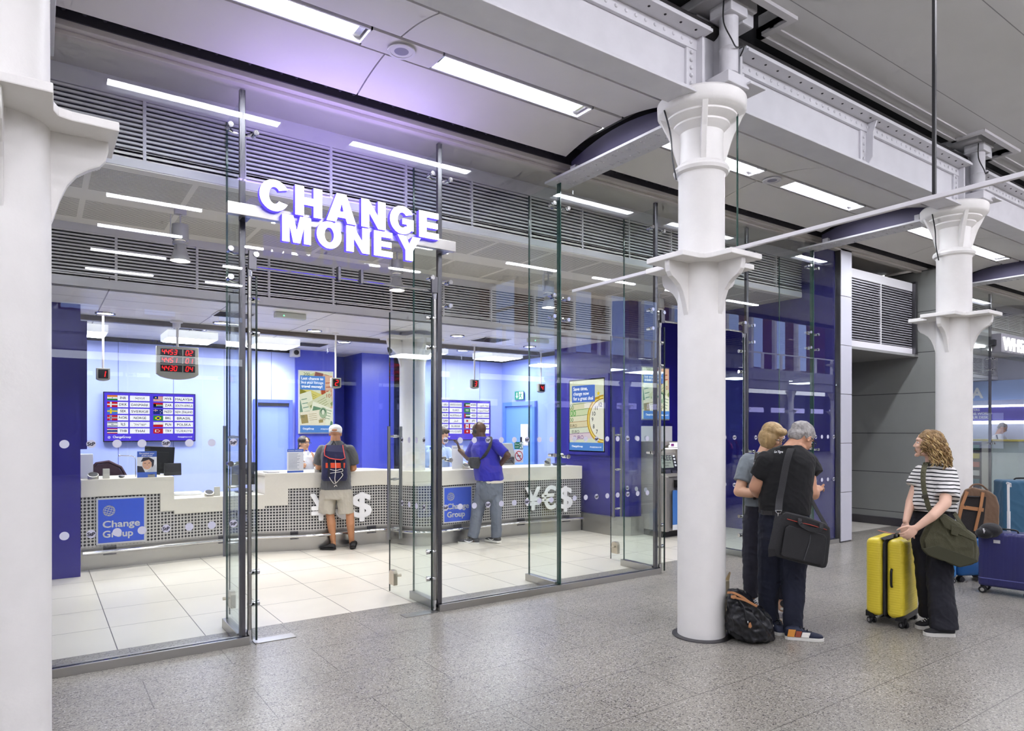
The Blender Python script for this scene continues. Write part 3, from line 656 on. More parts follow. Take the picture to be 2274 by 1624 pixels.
# ================================================================ the lit sign
M_LET = emat('letter_face', '#ffffff', 3.2)
M_RET = mat('letter_return', '#4a3fd0', 0.4, emit='#5a46ff', es=1.2)
def arc(cx, cy_, rx, ry, a0, a1, n=20): return [(cx + rx * math.cos(math.radians(a0 + (a1 - a0) * k / n)), cy_ + ry * math.sin(math.radians(a0 + (a1 - a0) * k / n))) for k in range(n + 1)]
def glyph(ch):
    if ch == 'H': return [[(0, 0), (.32, 0), (.32, .38), (.68, .38), (.68, 0), (1, 0), (1, 1), (.68, 1), (.68, .63), (.32, .63), (.32, 1), (0, 1)]]
    if ch == 'A': return [[(0, 0), (.32, 0), (.37, .17), (.64, .17), (.69, 0), (1, 0), (.66, 1), (.34, 1)], [(.44, .38), (.57, .38), (.505, .68)]]
    if ch == 'N': return [[(0, 0), (.32, 0), (.32, .53), (.69, 0), (1, 0), (1, 1), (.68, 1), (.68, .46), (.30, 1), (0, 1)]]
    if ch == 'M': return [[(0, 0), (.25, 0), (.25, .62), (.38, 0), (.62, 0), (.75, .62), (.75, 0), (1, 0), (1, 1), (.62, 1), (.5, .45), (.38, 1), (0, 1)]]
    if ch == 'E': return [[(0, 0), (1, 0), (1, .23), (.38, .23), (.38, .395), (.94, .395), (.94, .61), (.38, .61), (.38, .78), (.98, .78), (.98, 1), (0, 1)]]
    if ch == 'Y': return [[(.34, 0), (.66, 0), (.66, .42), (1, 1), (.65, 1), (.5, .68), (.35, 1), (0, 1), (.34, .42)]]
    if ch == 'O': return [arc(.5, .5, .5, .52, 0, 360, 32)[:-1], arc(.5, .5, .19, .29, 0, 360, 24)[:-1]]
    if ch == 'C': return [arc(.5, .5, .5, .52, 28, 332, 30) + arc(.5, .5, .19, .28, 322, 38, 20)]
    if ch == 'G': return [arc(.5, .5, .5, .52, 30, 318, 30) + [(.97, .15), (.97, .56), (.5, .56), (.5, .36), (.68, .36), (.68, .27)] + arc(.5, .5, .19, .28, 310, 40, 20)]
def letter(ch, x0, x1, z0, z1, y0, y1, parent, fm, rm):
    loops = glyph(ch); c = bpy.data.curves.new('letter', 'CURVE'); c.dimensions = '2D'; c.fill_mode = 'BOTH'; c.extrude = (y1 - y0) / 2
    for L_ in loops:
        sp = c.splines.new('POLY'); sp.points.add(len(L_) - 1); sp.use_cyclic_u = True
        for p, (a, b) in zip(sp.points, L_): p.co = (x0 + a * (x1 - x0), z0 + b * (z1 - z0), 0, 1)
    o = bpy.data.objects.new('tmp', c); COL.objects.link(o)
    me = bpy.data.meshes.new_from_object(o.evaluated_get(bpy.context.evaluated_depsgraph_get())); bpy.data.objects.remove(o)
    off = root_off(parent)
    for v in me.vertices: v.co = Vector((v.co.x, (y0 + y1) / 2 - v.co.z, v.co.y)) - off
    me.materials.clear(); me.materials.append(fm); me.materials.append(rm); me.update()
    zc = (y0 - off.y)
    for p in me.polygons: p.material_index = 0 if abs(p.center.y - zc) < 1e-4 else 1
    o = bpy.data.objects.new('letter', me); COL.objects.link(o); o.parent = parent; return o
sg = thing('change_money_sign', (2.15, 5.4, 3.2), 'illuminated white CHANGE MONEY letters with violet edges on a steel bar', 'sign')
for ch, (a, b) in zip('CHANGE', [(1.375, 1.60), (1.645, 1.86), (1.895, 2.145), (2.19, 2.405), (2.445, 2.675), (2.72, 2.915)]): letter(ch, a, b, 3.365, 3.597, 5.32, 5.37, sg, M_LET, M_RET)
for ch, (a, b) in zip('MONEY', [(1.545, 1.77), (1.815, 2.02), (2.06, 2.262), (2.30, 2.47), (2.515, 2.735)]): letter(ch, a, b, 3.143, 3.352, 5.32, 5.37, sg, M_LET, M_RET)
MB().box(1.16, 3.12, 5.375, 5.43, 3.305, 3.395).build('backing_bar', M_STEEL, sg, bevel=0.003)
MB().box(1.29, 1.35, 5.43, 5.6, 3.32, 3.38).build('bracket', M_STEELD, sg); MB().box(3.05, 3.11, 5.43, 5.6, 3.32, 3.38).build('bracket', M_STEELD, sg)
# added area lamp without a fixture, stands in for violet spill from the letters
area('added_violet_spill', (2.15, 5.30, 3.75), 1.6, 0.10, 13, (0.50, 0.38, 1.0), (PI * 0.86, 0, 0))
# ================================================================ lamps of the shop
M_SPOT = emat('spot_lamp', '#fff3e2', 30)
def pendant(x, y, lab):
    t = thing('pendant_spotlight', (x, y, 3.755), lab, 'spotlight')
    MB().box(x - 0.05, x + 0.05, y - 0.03, y + 0.03, 3.71, 3.755).box(x - 0.006, x + 0.006, y - 0.01, y + 0.01, 3.60, 3.71).box(x - 0.085, x - 0.08, y - 0.02, y + 0.02, 3.50, 3.70).build('hanger', M_PANEL, t)
    MB().lathe([(0.05, 3.62), (0.072, 3.615), (0.075, 3.48), (0.06, 3.465)], (x, y, 0), 20).build('gear_housing', mat('lamp_grey', '#b9b7b8', 0.4, 0.2), t, smooth=True)
    MB().lathe([(0.05, 3.463), (0.068, 3.455), (0.068, 3.43), (0.05, 3.42), (0.055, 3.39), (0.082, 3.30), (0.092, 3.275), (0.086, 3.275), (0.05, 3.37)], (x, y, 0), 24, cap=False).build('bell_reflector', mat('lamp_grey', '#b9b7b8', 0.4, 0.2), t, smooth=True)
    MB().lathe([(0.001, 3.30), (0.072, 3.30)], (x, y, 0), 20, cap=False).build('bulb', M_SPOT, t)
    l = bpy.data.lights.new('pendant_beam', 'SPOT'); l.energy = 92; l.color = (1, 0.95, 0.87); l.spot_size = 2.3; l.spot_blend = 0.8; l.shadow_soft_size = 0.07
    o = bpy.data.objects.new('pendant_beam', l); COL.objects.link(o); o.location = (x, y, 3.27)
pendant(1.10, 7.05, 'bell-shaped pendant spotlight left of the lit sign'); pendant(3.36, 7.12, 'bell-shaped pendant spotlight below the last letter of the lit sign')
pendant(5.45, 7.0, 'bell-shaped pendant spotlight left of the middle column'); pendant(7.52, 7.0, 'bell-shaped pendant spotlight touching the middle column in view')
M_DL = emat('downlight_lamp', '#fff8ee', 14)
def down(x, y, lab, e=34):
    t = thing('downlight', (x, y, 3.12), lab, 'ceiling light')
    MB().lathe([(0.115, 3.125), (0.112, 3.108), (0.09, 3.112), (0.088, 3.125)], (x, y, 0), 24, cap=False).build('trim_ring', M_CHROME, t, smooth=True)
    MB().lathe([(0.001, 3.118), (0.088, 3.118)], (x, y, 0), 24, cap=False).build('lamp', M_DL, t)
    l = bpy.data.lights.new('downlight_beam', 'SPOT'); l.energy = e * 3.4; l.color = (1, 0.96, 0.90); l.spot_size = 2.3; l.spot_blend = 1; l.shadow_soft_size = 0.09
    o = bpy.data.objects.new('downlight_beam', l); COL.objects.link(o); o.location = (x, y, 3.10)
for x, y, lab in [(0.68, 9.75, 'round downlight above ticket sign one'), (2.02, 9.72, 'round downlight beside the slotted vent near the smoke detector'), (3.28, 9.72, 'round downlight between the emergency light and ticket sign two'), (5.25, 9.0, 'round downlight right of the inside column'),
                  (6.95, 9.45, 'round downlight above ticket sign four'), (1.9, 10.5, 'small round downlight behind the screen track, left'), (4.1, 10.7, 'small round downlight behind the screen track, centre'), (6.3, 10.6, 'small round downlight behind the screen track, right'), (3.3, 11.9, 'small round downlight near the back door')]:
    down(x, y, lab)
M_LP = emat('light_panel_lamp', '#f6f8ff', 38)
for x, y, lab in [(0.45, 11.15, 'square light box above the left television, cut by the dark pier'), (1.86, 11.15, 'square light box behind the big ticket display'), (3.08, 11.15, 'square light box above the closed blue door'), (5.55, 10.75, 'square light box above the counter column'), (7.05, 10.6, 'square light box above the right television')]:
    t = thing('light_box', (x, y, 3.12), lab, 'ceiling light')
    MB().box(x - 0.34, x + 0.34, y - 0.34, y + 0.34, 3.02, 3.124).build('frame', mat('glowing_frame', '#eeeeee', .4, emit='#f4f6ff', es=.6), t, bevel=0.004)
    MB().box(x - 0.31, x + 0.31, y - 0.31, y + 0.31, 3.012, 3.021).build('diffuser', M_LP, t)
# vents, detectors and other ceiling gear
def vent(x, y, w_, lab):
    t = thing('ceiling_vent', (x, y, 3.12), lab, 'vent')
    MB().box(x - w_, x + w_, y - w_, y + w_, 3.115, 3.124).build('frame', M_PANEL, t)
    mb = MB()
    for k in range(8): mb.box(x - w_ * 0.9, x + w_ * 0.9, y - w_ * 0.9 + k * w_ * 0.225, y - w_ * 0.9 + k * w_ * 0.225 + w_ * 0.11, 3.109, 3.116)
    mb.build('slots', M_GAP, t)
for x, y, w_, lab in [(2.0, 8.95, 0.22, 'slotted ceiling vent left of the emergency light'), (0.35, 11.9 - 1.4, 0.2, 'slotted ceiling vent beside ticket sign one'), (1.75, 10.45, 0.2, 'slotted ceiling vent above the big ticket display'), (3.75, 11.3, 0.25, 'slotted ceiling vent above the left poster'), (5.9, 9.1, 0.25, 'slotted ceiling vent above ticket sign three')]:
    vent(x, y, w_, lab)
for x, y, lab in [(2.55, 8.45, 'boxy emergency light with green indicator left of the doorway post'), (6.45, 8.55, 'boxy emergency light right of the frameless fin')]:
    t = thing('emergency_light', (x, y, 3.1), lab, 'emergency light')
    MB().box(x - 0.19, x + 0.19, y - 0.05, y + 0.05, 3.05, 3.124).build('diffuser', mat('frosted_plastic', '#cfd2cf', 0.35), t, bevel=0.02)
    MB().ell((x - 0.09, y - 0.052, 3.08), (0.006, 0.004, 0.006), 6).build('indicator', emat('green_led', '#50ff90', 6), t)
t = thing('smoke_detector', (1.5, 9.9, 3.1), 'round white smoke detector over the big ticket display', 'smoke detector')
MB().lathe([(0.075, 3.124), (0.078, 3.10), (0.05, 3.09), (0.048, 3.04), (0.03, 3.02), (0.001, 3.018)], (1.5, 9.9, 0), 20, cap=False).build('body', M_PANEL, t, smooth=True)
# ================================================================ THE COUNTER
PATH = smooth_path([(0.42, 9.62, 0), (1.14, 9.66, 0), (1.75, 9.72, 0), (2.33, 9.72, 0), (2.8, 9.58, 0), (3.19, 9.46, 0), (3.62, 9.43, 0), (4.0, 9.46, 0), (4.22, 9.42, 0), (4.36, 9.25, 0), (4.42, 9.05, 0), (4.55, 8.86, 0), (4.78, 8.79, 0), (5.2, 8.84, 0), (6.16, 8.88, 0), (6.9, 8.82, 0), (7.48, 8.72, 0)], 10)
def sub(x0, x1):
    out = []
    def yat(x):
        for a, b in zip(PATH, PATH[1:]):
            if a.x <= x <= b.x: t = (x - a.x) / max(b.x - a.x, 1e-6); return a.y + (b.y - a.y) * t
        return PATH[-1].y
    out.append((x0, yat(x0))); out += [(p.x, p.y) for p in PATH if x0 < p.x < x1]; out.append((x1, yat(x1))); return out
def front_y(x): return sub(x, x + 0.001)[0][1]
def ribbon(mb, x0, x1, z0, z1, out, back, mi=0):
    """a curved slab following the counter front: out = how far it stands proud, back = its depth"""
    P = sub(x0, x1); R = []
    for i, (x, y) in enumerate(P):
        a = P[max(i - 1, 0)]; b = P[min(i + 1, len(P) - 1)]
        t = Vector((b[0] - a[0], b[1] - a[1], 0)).normalized(); n = Vector((t.y, -t.x, 0))
        p = Vector((x, y, 0)) + n * out
        if back > 0.2: q = Vector((p.x, max(y + back, 0), 0)) if back < 5 else Vector((p.x, back, 0))
        else: q = Vector((x, y, 0)) + n * (out - back)
        R.append([(p.x, p.y, z0), (p.x, p.y, z1), (q.x, q.y, z1), (q.x, q.y, z0)])
    mb.rings(R, mi)
M_CTR = mat('counter_stone', '#dcd8cc', 0.3, var=0.03, vscale=60)
def perforated():
    m = bpy.data.materials.new('perforated_steel'); m.use_nodes = True; nt = m.node_tree; L = nt.links.new
    b = nt.nodes['Principled BSDF']; uv = N(nt, 'ShaderNodeUVMap'); s = N(nt, 'ShaderNodeSeparateXYZ'); L(uv.outputs[0], s.inputs[0])
    fx = mathn(nt, 'SUBTRACT', mathn(nt, 'FRACT', mathn(nt, 'MULTIPLY', s.outputs[0], 1 / 0.040)), 0.5)
    fy = mathn(nt, 'SUBTRACT', mathn(nt, 'FRACT', mathn(nt, 'MULTIPLY', s.outputs[1], 1 / 0.040)), 0.5)
    d = mathn(nt, 'SQRT', mathn(nt, 'ADD', mathn(nt, 'MULTIPLY', fx, fx), mathn(nt, 'MULTIPLY', fy, fy)))
    hole = mathn(nt, 'LESS_THAN', d, 0.34)
    mx = N(nt, 'ShaderNodeMix', data_type='RGBA'); L(hole, mx.inputs[0]); mx.inputs[6].default_value = lin('#c9c7c3'); mx.inputs[7].default_value = lin('#15141c'); L(mx.outputs[2], b.inputs['Base Color'])
    met = mathn(nt, 'MULTIPLY', mathn(nt, 'SUBTRACT', 1.0, hole), 0.55); L(met, b.inputs['Metallic'])
    b.inputs['Roughness'].default_value = 0.42
    return m
M_PERF = perforated()
def perf_panel(x0, x1, z0, z1, parent):
    P = sub(x0, x1); me = bpy.data.meshes.new('perforated_panel'); off = root_off(parent)
    V = []; F = []; U = []; s = 0
    for i, (x, y) in enumerate(P):
        if i: s += math.hypot(x - P[i - 1][0], y - P[i - 1][1])
        V += [(x - off.x, y - off.y, z0 - off.z), (x - off.x, y - off.y, z1 - off.z)]; U.append(s + P[0][0])
    for i in range(len(P) - 1): F.append((2 * i, 2 * i + 2, 2 * i + 3, 2 * i + 1))
    me.from_pydata(V, [], F); me.materials.append(M_PERF); ul = me.uv_layers.new(name='UVMap')
    for p in me.polygons:
        for li in p.loop_indices:
            vi = me.loops[li].vertex_index; ul.data[li].uv = (U[vi // 2], (z0, z1)[vi % 2])
    o = bpy.data.objects.new('perforated_panel', me); COL.objects.link(o); o.parent = parent; return o
ct = thing('service_counter', (3.9, 9.8, 0), 'long curving cream service counter with perforated metal front', 'counter')
mb = MB()
ribbon(mb, 0.42, 1.43, 1.05, 1.085, 0.04, 0.72); ribbon(mb, 1.43, 2.57, 0.76, 0.795, 0.04, 0.72); ribbon(mb, 2.57, 7.48, 1.05, 1.085, 0.04, 0.78)
mb.build('worktop', M_CTR, ct)
mb = MB(); ribbon(mb, 0.42, 1.27, 0.88, 1.05, 0.038, 0.05); ribbon(mb, 1.27, 1.43, 0.65, 1.05, 0.038, 0.05); ribbon(mb, 1.43, 2.57, 0.60, 0.76, 0.038, 0.05); ribbon(mb, 2.57, 2.86, 0.64, 1.05, 0.038, 0.05); ribbon(mb, 2.86, 7.48, 0.87, 1.05, 0.038, 0.05)
mb.box(1.395, 1.43, front_y(1.43) - 0.035, front_y(1.43) + 0.70, 0.79, 1.05).box(2.57, 2.605, front_y(2.57) - 0.035, front_y(2.57) + 0.70, 0.79, 1.05)
mb.build('fascia', M_CTR, ct)
perf_panel(0.42, 1.27, 0.27, 0.89, ct); perf_panel(1.27, 2.86, 0.27, 0.66, ct); perf_panel(2.86, 7.48, 0.27, 0.88, ct)
mb = MB(); ribbon(mb, 0.42, 7.48, 0.0, 0.27, 0.0, 0.03); mb.build('plinth', M_STEEL, ct)
mb = MB(); ribbon(mb, 0.42, 1.43, 0.0, 1.05, -0.35, 0.03); ribbon(mb, 1.43, 2.57, 0.0, .76, -0.35, 0.03); ribbon(mb, 2.57, 7.48, 0.0, 1.05, -0.35, 0.03); mb.build('inner_carcass', M_DARK, ct)
def off_path(x0, x1, out, z):
    P = sub(x0, x1); R = []
    for i, (x, y) in enumerate(P):
        a = P[max(i - 1, 0)]; b = P[min(i + 1, len(P) - 1)]; t = Vector((b[0] - a[0], b[1] - a[1], 0)).normalized()
        R.append(Vector((x, y, z)) + Vector((t.y, -t.x, 0)) * out)
    return R
fr = thing('foot_rail', (3.9, 9.5, 0.2), 'polished steel foot rail following the curve of the counter', 'rail')
MB().tube(off_path(0.43, 7.46, 0.10, 0.215), 0.022, 10).build('rail', M_CHROME, fr, smooth=True)
for x in (0.72, 2.05, 2.95, 4.05, 5.15, 6.35, 7.2):
    y = front_y(x); MB().box(x - 0.07, x + 0.07, y - 0.012, y + 0.01, 0.16, 0.27).box(x - 0.015, x + 0.015, y - 0.10, y, 0.175, 0.205).build('rail_bracket', M_STEELD, fr, bevel=0.003)
# ---------------------------------------------------------------- printed globe and lettering helpers
def globe(mb_name, cx, cz, r, M, m, parent):
    """wire globe mark: bands of latitude and longitude on the plane M"""
    mb = MB(M)
    tilt = math.radians(-20)
    def P(lat, lon):
        a, b = math.radians(lat), math.radians(lon)
        x, y = r * math.cos(a) * math.sin(b), r * math.sin(a)
        return (cx + x * math.cos(tilt) - y * math.sin(tilt), cz + x * math.sin(tilt) + y * math.cos(tilt), 0)
    def band(pts, w_):
        for a, b in zip(pts, pts[1:]):
            d = Vector(b) - Vector(a); n = Vector((-d.y, d.x, 0)).normalized() * w_
            mb.face([Vector(a) + n, Vector(a) - n, Vector(b) - n, Vector(b) + n])
    for lat in (-55, -30, -5, 20, 45, 68): band([P(lat, lo) for lo in range(-88, 89, 16)], r * 0.055)
    for lon in (-70, -40, -10, 20, 50, 78): band([P(la, lon) for la in range(-78, 79, 13)], r * 0.045)
    return mb.build(mb_name, m, parent)
M_LBLUE = mat('logo_blue', '#2f55cc', 0.3); M_LSIL = mat('logo_silver', '#cfd0d4', 0.35, 0.4); M_PWHITE = mat('print_white', '#f2f2f4', 0.5)
def logo_panel(x0, x1, z0, z1, y, lab, ang=0.0):
    t = thing('logo_panel', ((x0 + x1) / 2, y, z0), lab, 'sign')
    MB().box(x0, x1, y - 0.012, y, z0, z1).build('frame', M_LSIL, t, bevel=0.002)
    MB().box(x0 + 0.02, x1 - 0.02, y - 0.015, y - 0.011, z0 + 0.02, z1 - 0.02).build('face', M_LBLUE, t)
    w_ = x1 - x0; M_ = front_M(x0, y - 0.018, z0)
    g = globe('globe_mark', w_ * 0.25, (z1 - z0) * 0.72, w_ * 0.12, M_, M_LSIL, t)
    a = text('t', 'Change', 0.115, front_M(x0 + w_ * 0.13, y - 0.018, z0 + 0.205), M_LSIL, t, 0.001, 0.0028, 'LEFT', w_ * 0.74)
    b = text('t', 'Group', 0.115, front_M(x0 + w_ * 0.13, y - 0.018, z0 + 0.085), M_LSIL, t, 0.001, 0.0028, 'LEFT', w_ * 0.60)
    join_meshes('lettering', [g, a, b], t)
logo_panel(0.575, 1.105, 0.295, 0.86, 9.60, 'blue square logo panel on the left half of the counter front')
logo_panel(4.88, 5.38, 0.31, 0.85, 8.79, 'blue square logo panel beside the man in the royal blue polo')
def yes(x0, x1, z0, y, lab):
    t = thing('currency_sign', ((x0 + x1) / 2, y, z0), lab, 'sign'); w_ = (x1 - x0) / 3
    for k, ch in enumerate('¥€$'):
        text('symbol', ch, 0.50, front_M(x0 + w_ * (k + 0.5), min(front_y(x0 + w_ * k), front_y(x0 + w_ * (k + .5)), front_y(min(x0 + w_ * (k + 1), 7.47))) - .022, z0), M_PWHITE, t, 0.004, 0.013, width=w_ * 0.93)
yes(3.12, 4.03, 0.42, 9.405, 'white yen, euro and dollar symbols behind the man with the rucksack')
yes(6.40, 7.30, 0.40, 8.80, 'white yen, euro and dollar symbols near the right end of the counter')
# the glass counter screen, pane by pane
xs = [-0.4, 0.95, 1.85, 2.75, 3.6, 4.35, 5.1, 5.95, 6.8, 7.6]
for k in range(len(xs) - 1):
    low = 0.80 if 1.4 < xs[k] < 2.5 else 1.09
    yb = 10.06
    o = MB().box(xs[k] + 0.005, xs[k + 1] - 0.005, yb, yb + 0.008, max(low, 1.09), 3.06).build('screen_pane', glassmat('screen_glass', (0.98, 0.99, 0.99), 0.015, 0.2))
    tag(o, 'frameless glass security pane standing on the counter up to the ceiling track', 'glass screen', 'security panes above the counter')
# ================================================================ TELEVISIONS WITH RATE BOARDS
M_TV = emat('tv_violet', '#5a48e8', 0.95); M_TVW = emat('tv_white', '#f6f4ff', 1.05); M_TVI = mat('tv_ink', '#221d33', 0.5)
FC = dict(w='#f4f4f4', r='#c8202c', o='#ee8a2b', g='#2c8b45', b='#27307e', y='#f1d417', k='#141414', n='#1c2c80', l='#4d7fd0')
def fm(c): return emat('flag_' + c, FC[c], 0.9)
def tv(x0, x1, z0, z1, y, lab, rows, cols, foot=True):
    t = thing('television', ((x0 + x1) / 2, y, z0), lab, 'television')
    MB().box(x0 - 0.012, x1 + 0.012, y - 0.05, y, z0 - 0.015, z1 + 0.012).build('bezel', M_BLACK, t, bevel=0.004)
    W, H = x1 - x0, z1 - z0; Y = y - 0.052
    MB().box(x0, x1, Y, Y + 0.004, z0, z1).build('screen', M_TV, t)
    X = lambda u: x0 + W * u
    Z = lambda v: z1 - H * v
    cells = MB(); T = []; F = {}
    def rect(c, a, b, v0, v1, d=0.0045):
        F.setdefault(c, MB()).face([(X(a), Y - d, Z(v1)), (X(b), Y - d, Z(v1)), (X(b), Y - d, Z(v0)), (X(a), Y - d, Z(v0))])
    fi = {}
    for r, row in enumerate(rows):
        v0 = 0.055 + r * 0.137; v1 = v0 + 0.108
        for c, (f, code, name) in enumerate(row):
            o_ = (0.03, 0.525)[c]
            for a, b in ((o_ + 0.11, o_ + 0.222), (o_ + 0.24, o_ + 0.455)): cells.box(X(a), X(b), Y - 0.003, Y, Z(v1), Z(v0))
            T.append(text('t', code, 0.052, front_M(X(o_ + 0.168), Y - 0.005, Z(v1) + 0.025), M_TVI, t, 0.0005, 0.0010))
            T.append(text('t', name, 0.052, front_M(X(o_ + 0.348), Y - 0.005, Z(v1) + 0.022), M_TVI, t, 0.0005, 0.0008 if name.isascii() else 0.0, width=min(0.20 * W, len(name) * 0.034)))
            F = {}
            a, b = o_, o_ + 0.108; w_ = b - a; h = v1 - v0
            for (cc_, ua, ub, va, vb, *dd) in f: rect(cc_, a + ua * w_, a + ub * w_, v0 + va * h, v0 + vb * h, 0.0045 + 0.0004 * len(fi) * 0 + (dd[0] if dd else 0))
            keys = list(F); mm = MB()
            for ki, kk in enumerate(keys):
                me_ = bpy.data.meshes.new('x'); F[kk].bm.to_mesh(me_); F[kk].bm.free(); n0 = len(mm.bm.faces); mm.bm.from_mesh(me_); mm.bm.faces.ensure_lookup_table()
                for ff in mm.bm.faces[n0:]: ff.material_index = ki
            mm.build('flag', [fm(kk) for kk in keys], t)
    cells.build('white_cells', M_TVW, t)
    T.append(text('t', 'ChangeGroup', 0.05, front_M(X(0.09), Y - 0.004, Z(0.94)), M_TVW, t, 0.0005, 0.001, 'LEFT', W * 0.19))
    T.append(text('t', 'changegroup.co.uk', 0.035, front_M(X(0.97), Y - 0.004, Z(0.935)), M_TVW, t, 0.0005, 0.0004, 'RIGHT', W * 0.17))
    T.append(globe('t', X(0.05), Z(0.925), 0.019, front_M(0, Y - 0.004, 0), M_TVW, t))
    join_meshes('lettering', T, t)
    return t
def cross_flag(bg, c1, c2=None):
    f = [(bg, 0, 1, 0, 1), (c1, 0.28, 0.44, 0, 1, .001), (c1, 0, 1, 0.39, 0.61, .001)]
    if c2: f += [(c2, 0.32, 0.40, 0, 1, .002), (c2, 0, 1, 0.45, 0.55, .002)]
    return f
def bars(*c): n = len(c); return [(x, 0, 1, k / n, (k + 1) / n) for k, x in enumerate(c)]
jack = [('b', 0, 1, 0, 1), ('w', 0.2, 0.27, 0, .5, .001), ('w', 0, .48, .2, .3, .001), ('r', .22, .25, 0, .5, .002), ('r', 0, .48, .23, .27, .002), ('w', .68, .74, .2, .32, .001), ('w', .84, .9, .4, .52, .001), ('w', .7, .77, .7, .82, .001)]
def dot(c, cx, cy_, w_, d=.001): return (c, cx - w_, cx + w_, cy_ - w_ * 1.3, cy_ + w_ * 1.3, d)
R1 = [[(bars('o', 'w', 'g') + [dot('n', .5, .5, .05)], 'INR', 'भारत'), ([('r', 0, 1, k / 7, k / 7 + .08) for k in range(7)] + [('w', 0, 1, k / 7 + .08, (k + 1) / 7) for k in range(7)] + [('n', 0, .5, 0, .55, .001), dot('y', .25, .28, .08, .002)], 'MYR', 'MALAYSIA')],
      [(cross_flag('r', 'w'), 'DKK', 'DANMARK'), ([('r', 0, 1, 0, .4), ('w', 0, 1, .36, .64), ('n', 0, 1, .64, 1), ('g', 0, 1, .42, .58, .001), ('k', 0, .3, .25, .75, .0015), ('y', .3, .36, .3, .7, .002)], 'ZAR', 'SOUTH AFRICA')],
      [(cross_flag('l', 'y'), 'SEK', 'SVERIGE'), (jack, 'NZD', 'NEW ZEALAND')],
      [(cross_flag('r', 'w', 'n'), 'NOK', 'NORGE'), ([('g', 0, 1, 0, 1), ('y', .2, .8, .3, .7, .001), ('y', .35, .65, .15, .85, .001), dot('n', .5, .5, .14, .002)], 'BRL', 'BRASIL')],
      [([('w', 0, 1, 0, 1), ('n', 0, 1, .1, .24, .001), ('n', 0, 1, .76, .9, .001), dot('n', .5, .5, .09, .001), dot('w', .5, .5, .05, .002)], 'ILS', 'לארשי'), (bars('w', 'r'), 'PLN', 'POLSKA')],
      [([('r', 0, 1, 0, .17), ('w', 0, 1, .17, .33), ('n', 0, 1, .33, .67), ('w', 0, 1, .67, .83), ('r', 0, 1, .83, 1)], 'THB', 'THAI'), ([('r', 0, 1, 0, 1), dot('w', .38, .5, .2), dot('r', .43, .5, .15, .002), dot('w', .62, .5, .06, .002)], 'TRY', 'TÜRKIYE')]]
def pres(s): return s[::-1]
R2 = [[([('r', 0, 1, k / 7, k / 7 + .08) for k in range(7)] + [('w', 0, 1, k / 7 + .08, (k + 1) / 7) for k in range(7)] + [('n', 0, .45, 0, .55, .001)], 'USD', 'UNITED STATES'), (bars('g', 'w', 'r') + [('k', 0, .25, .15, .85, .001)], 'KWD', pres('\ufea9\ufeed\ufedf\ufe94 \ufe8d\ufedf\ufedb\ufeee\ufef3\ufe96'))],
      [([('n', 0, 1, 0, 1)] + [dot('y', .5 + .25 * math.cos(a), .5 + .35 * math.sin(a), .03) for a in [k * PI / 4 for k in range(8)]], 'EUR', 'EURO'), ([('g', 0, 1, 0, 1), ('w', .25, .75, .3, .5, .001), ('w', .25, .75, .66, .72, .001)], 'SAR', pres('\ufe8d\ufedf\ufee4\ufee4\ufedf\ufedc\ufe94 \ufe8d\ufedf\ufeb4\ufecc\ufeee\ufea9\ufef3\ufe94'))],
      [(jack, 'AUD', 'AUSTRALIA'), (bars('g', 'w', 'k') + [('r', 0, .25, 0, 1, .001)], 'AED', pres('\ufe8d\ufefb\ufee3\ufe8e\ufead\ufe8d\ufe95 \ufe8d\ufedf\ufecc\ufeae\ufe91\ufef4\ufe94'))],
      [([('w', 0, .35, 0, 1), ('r', .35, 1, 0, 1)], 'QAR', pres('\ufed7\ufec4\ufeae')), ([('w', 0, 1, 0, 1), dot('r', .5, .5, .17), ], 'JPY', '日本')],
      [([('r', 0, 1, 0, 1), ('w', .42, .58, .2, .8, .001), ('w', .28, .72, .4, .6, .001)], 'CHF', 'SUISSE'), ([('r', 0, .25, 0, 1), ('w', .25, .75, 0, 1), ('r', .75, 1, 0, 1), dot('r', .5, .5, .12, .001), ('r', .48, .52, .5, .8, .001)], 'CAD', 'CANADA')],
      [([('r', 0, 1, 0, 1), dot('y', .2, .3, .08)], 'CNY', '中华人民共和国'), ([('r', 0, 1, 0, 1), ('w', .35, .65, .42, .58, .001), ('w', .44, .56, .25, .75, .001)], 'HKD', '香港')]]
tv(0.835, 2.115, 1.515, 2.265, 12.22, 'large television listing INR to TRY rates, left of the closed blue door', R1, None)
tv(6.18, 7.46, 1.50, 2.26, 11.54, 'large television listing USD to HKD rates behind the man in royal blue', R2, None)
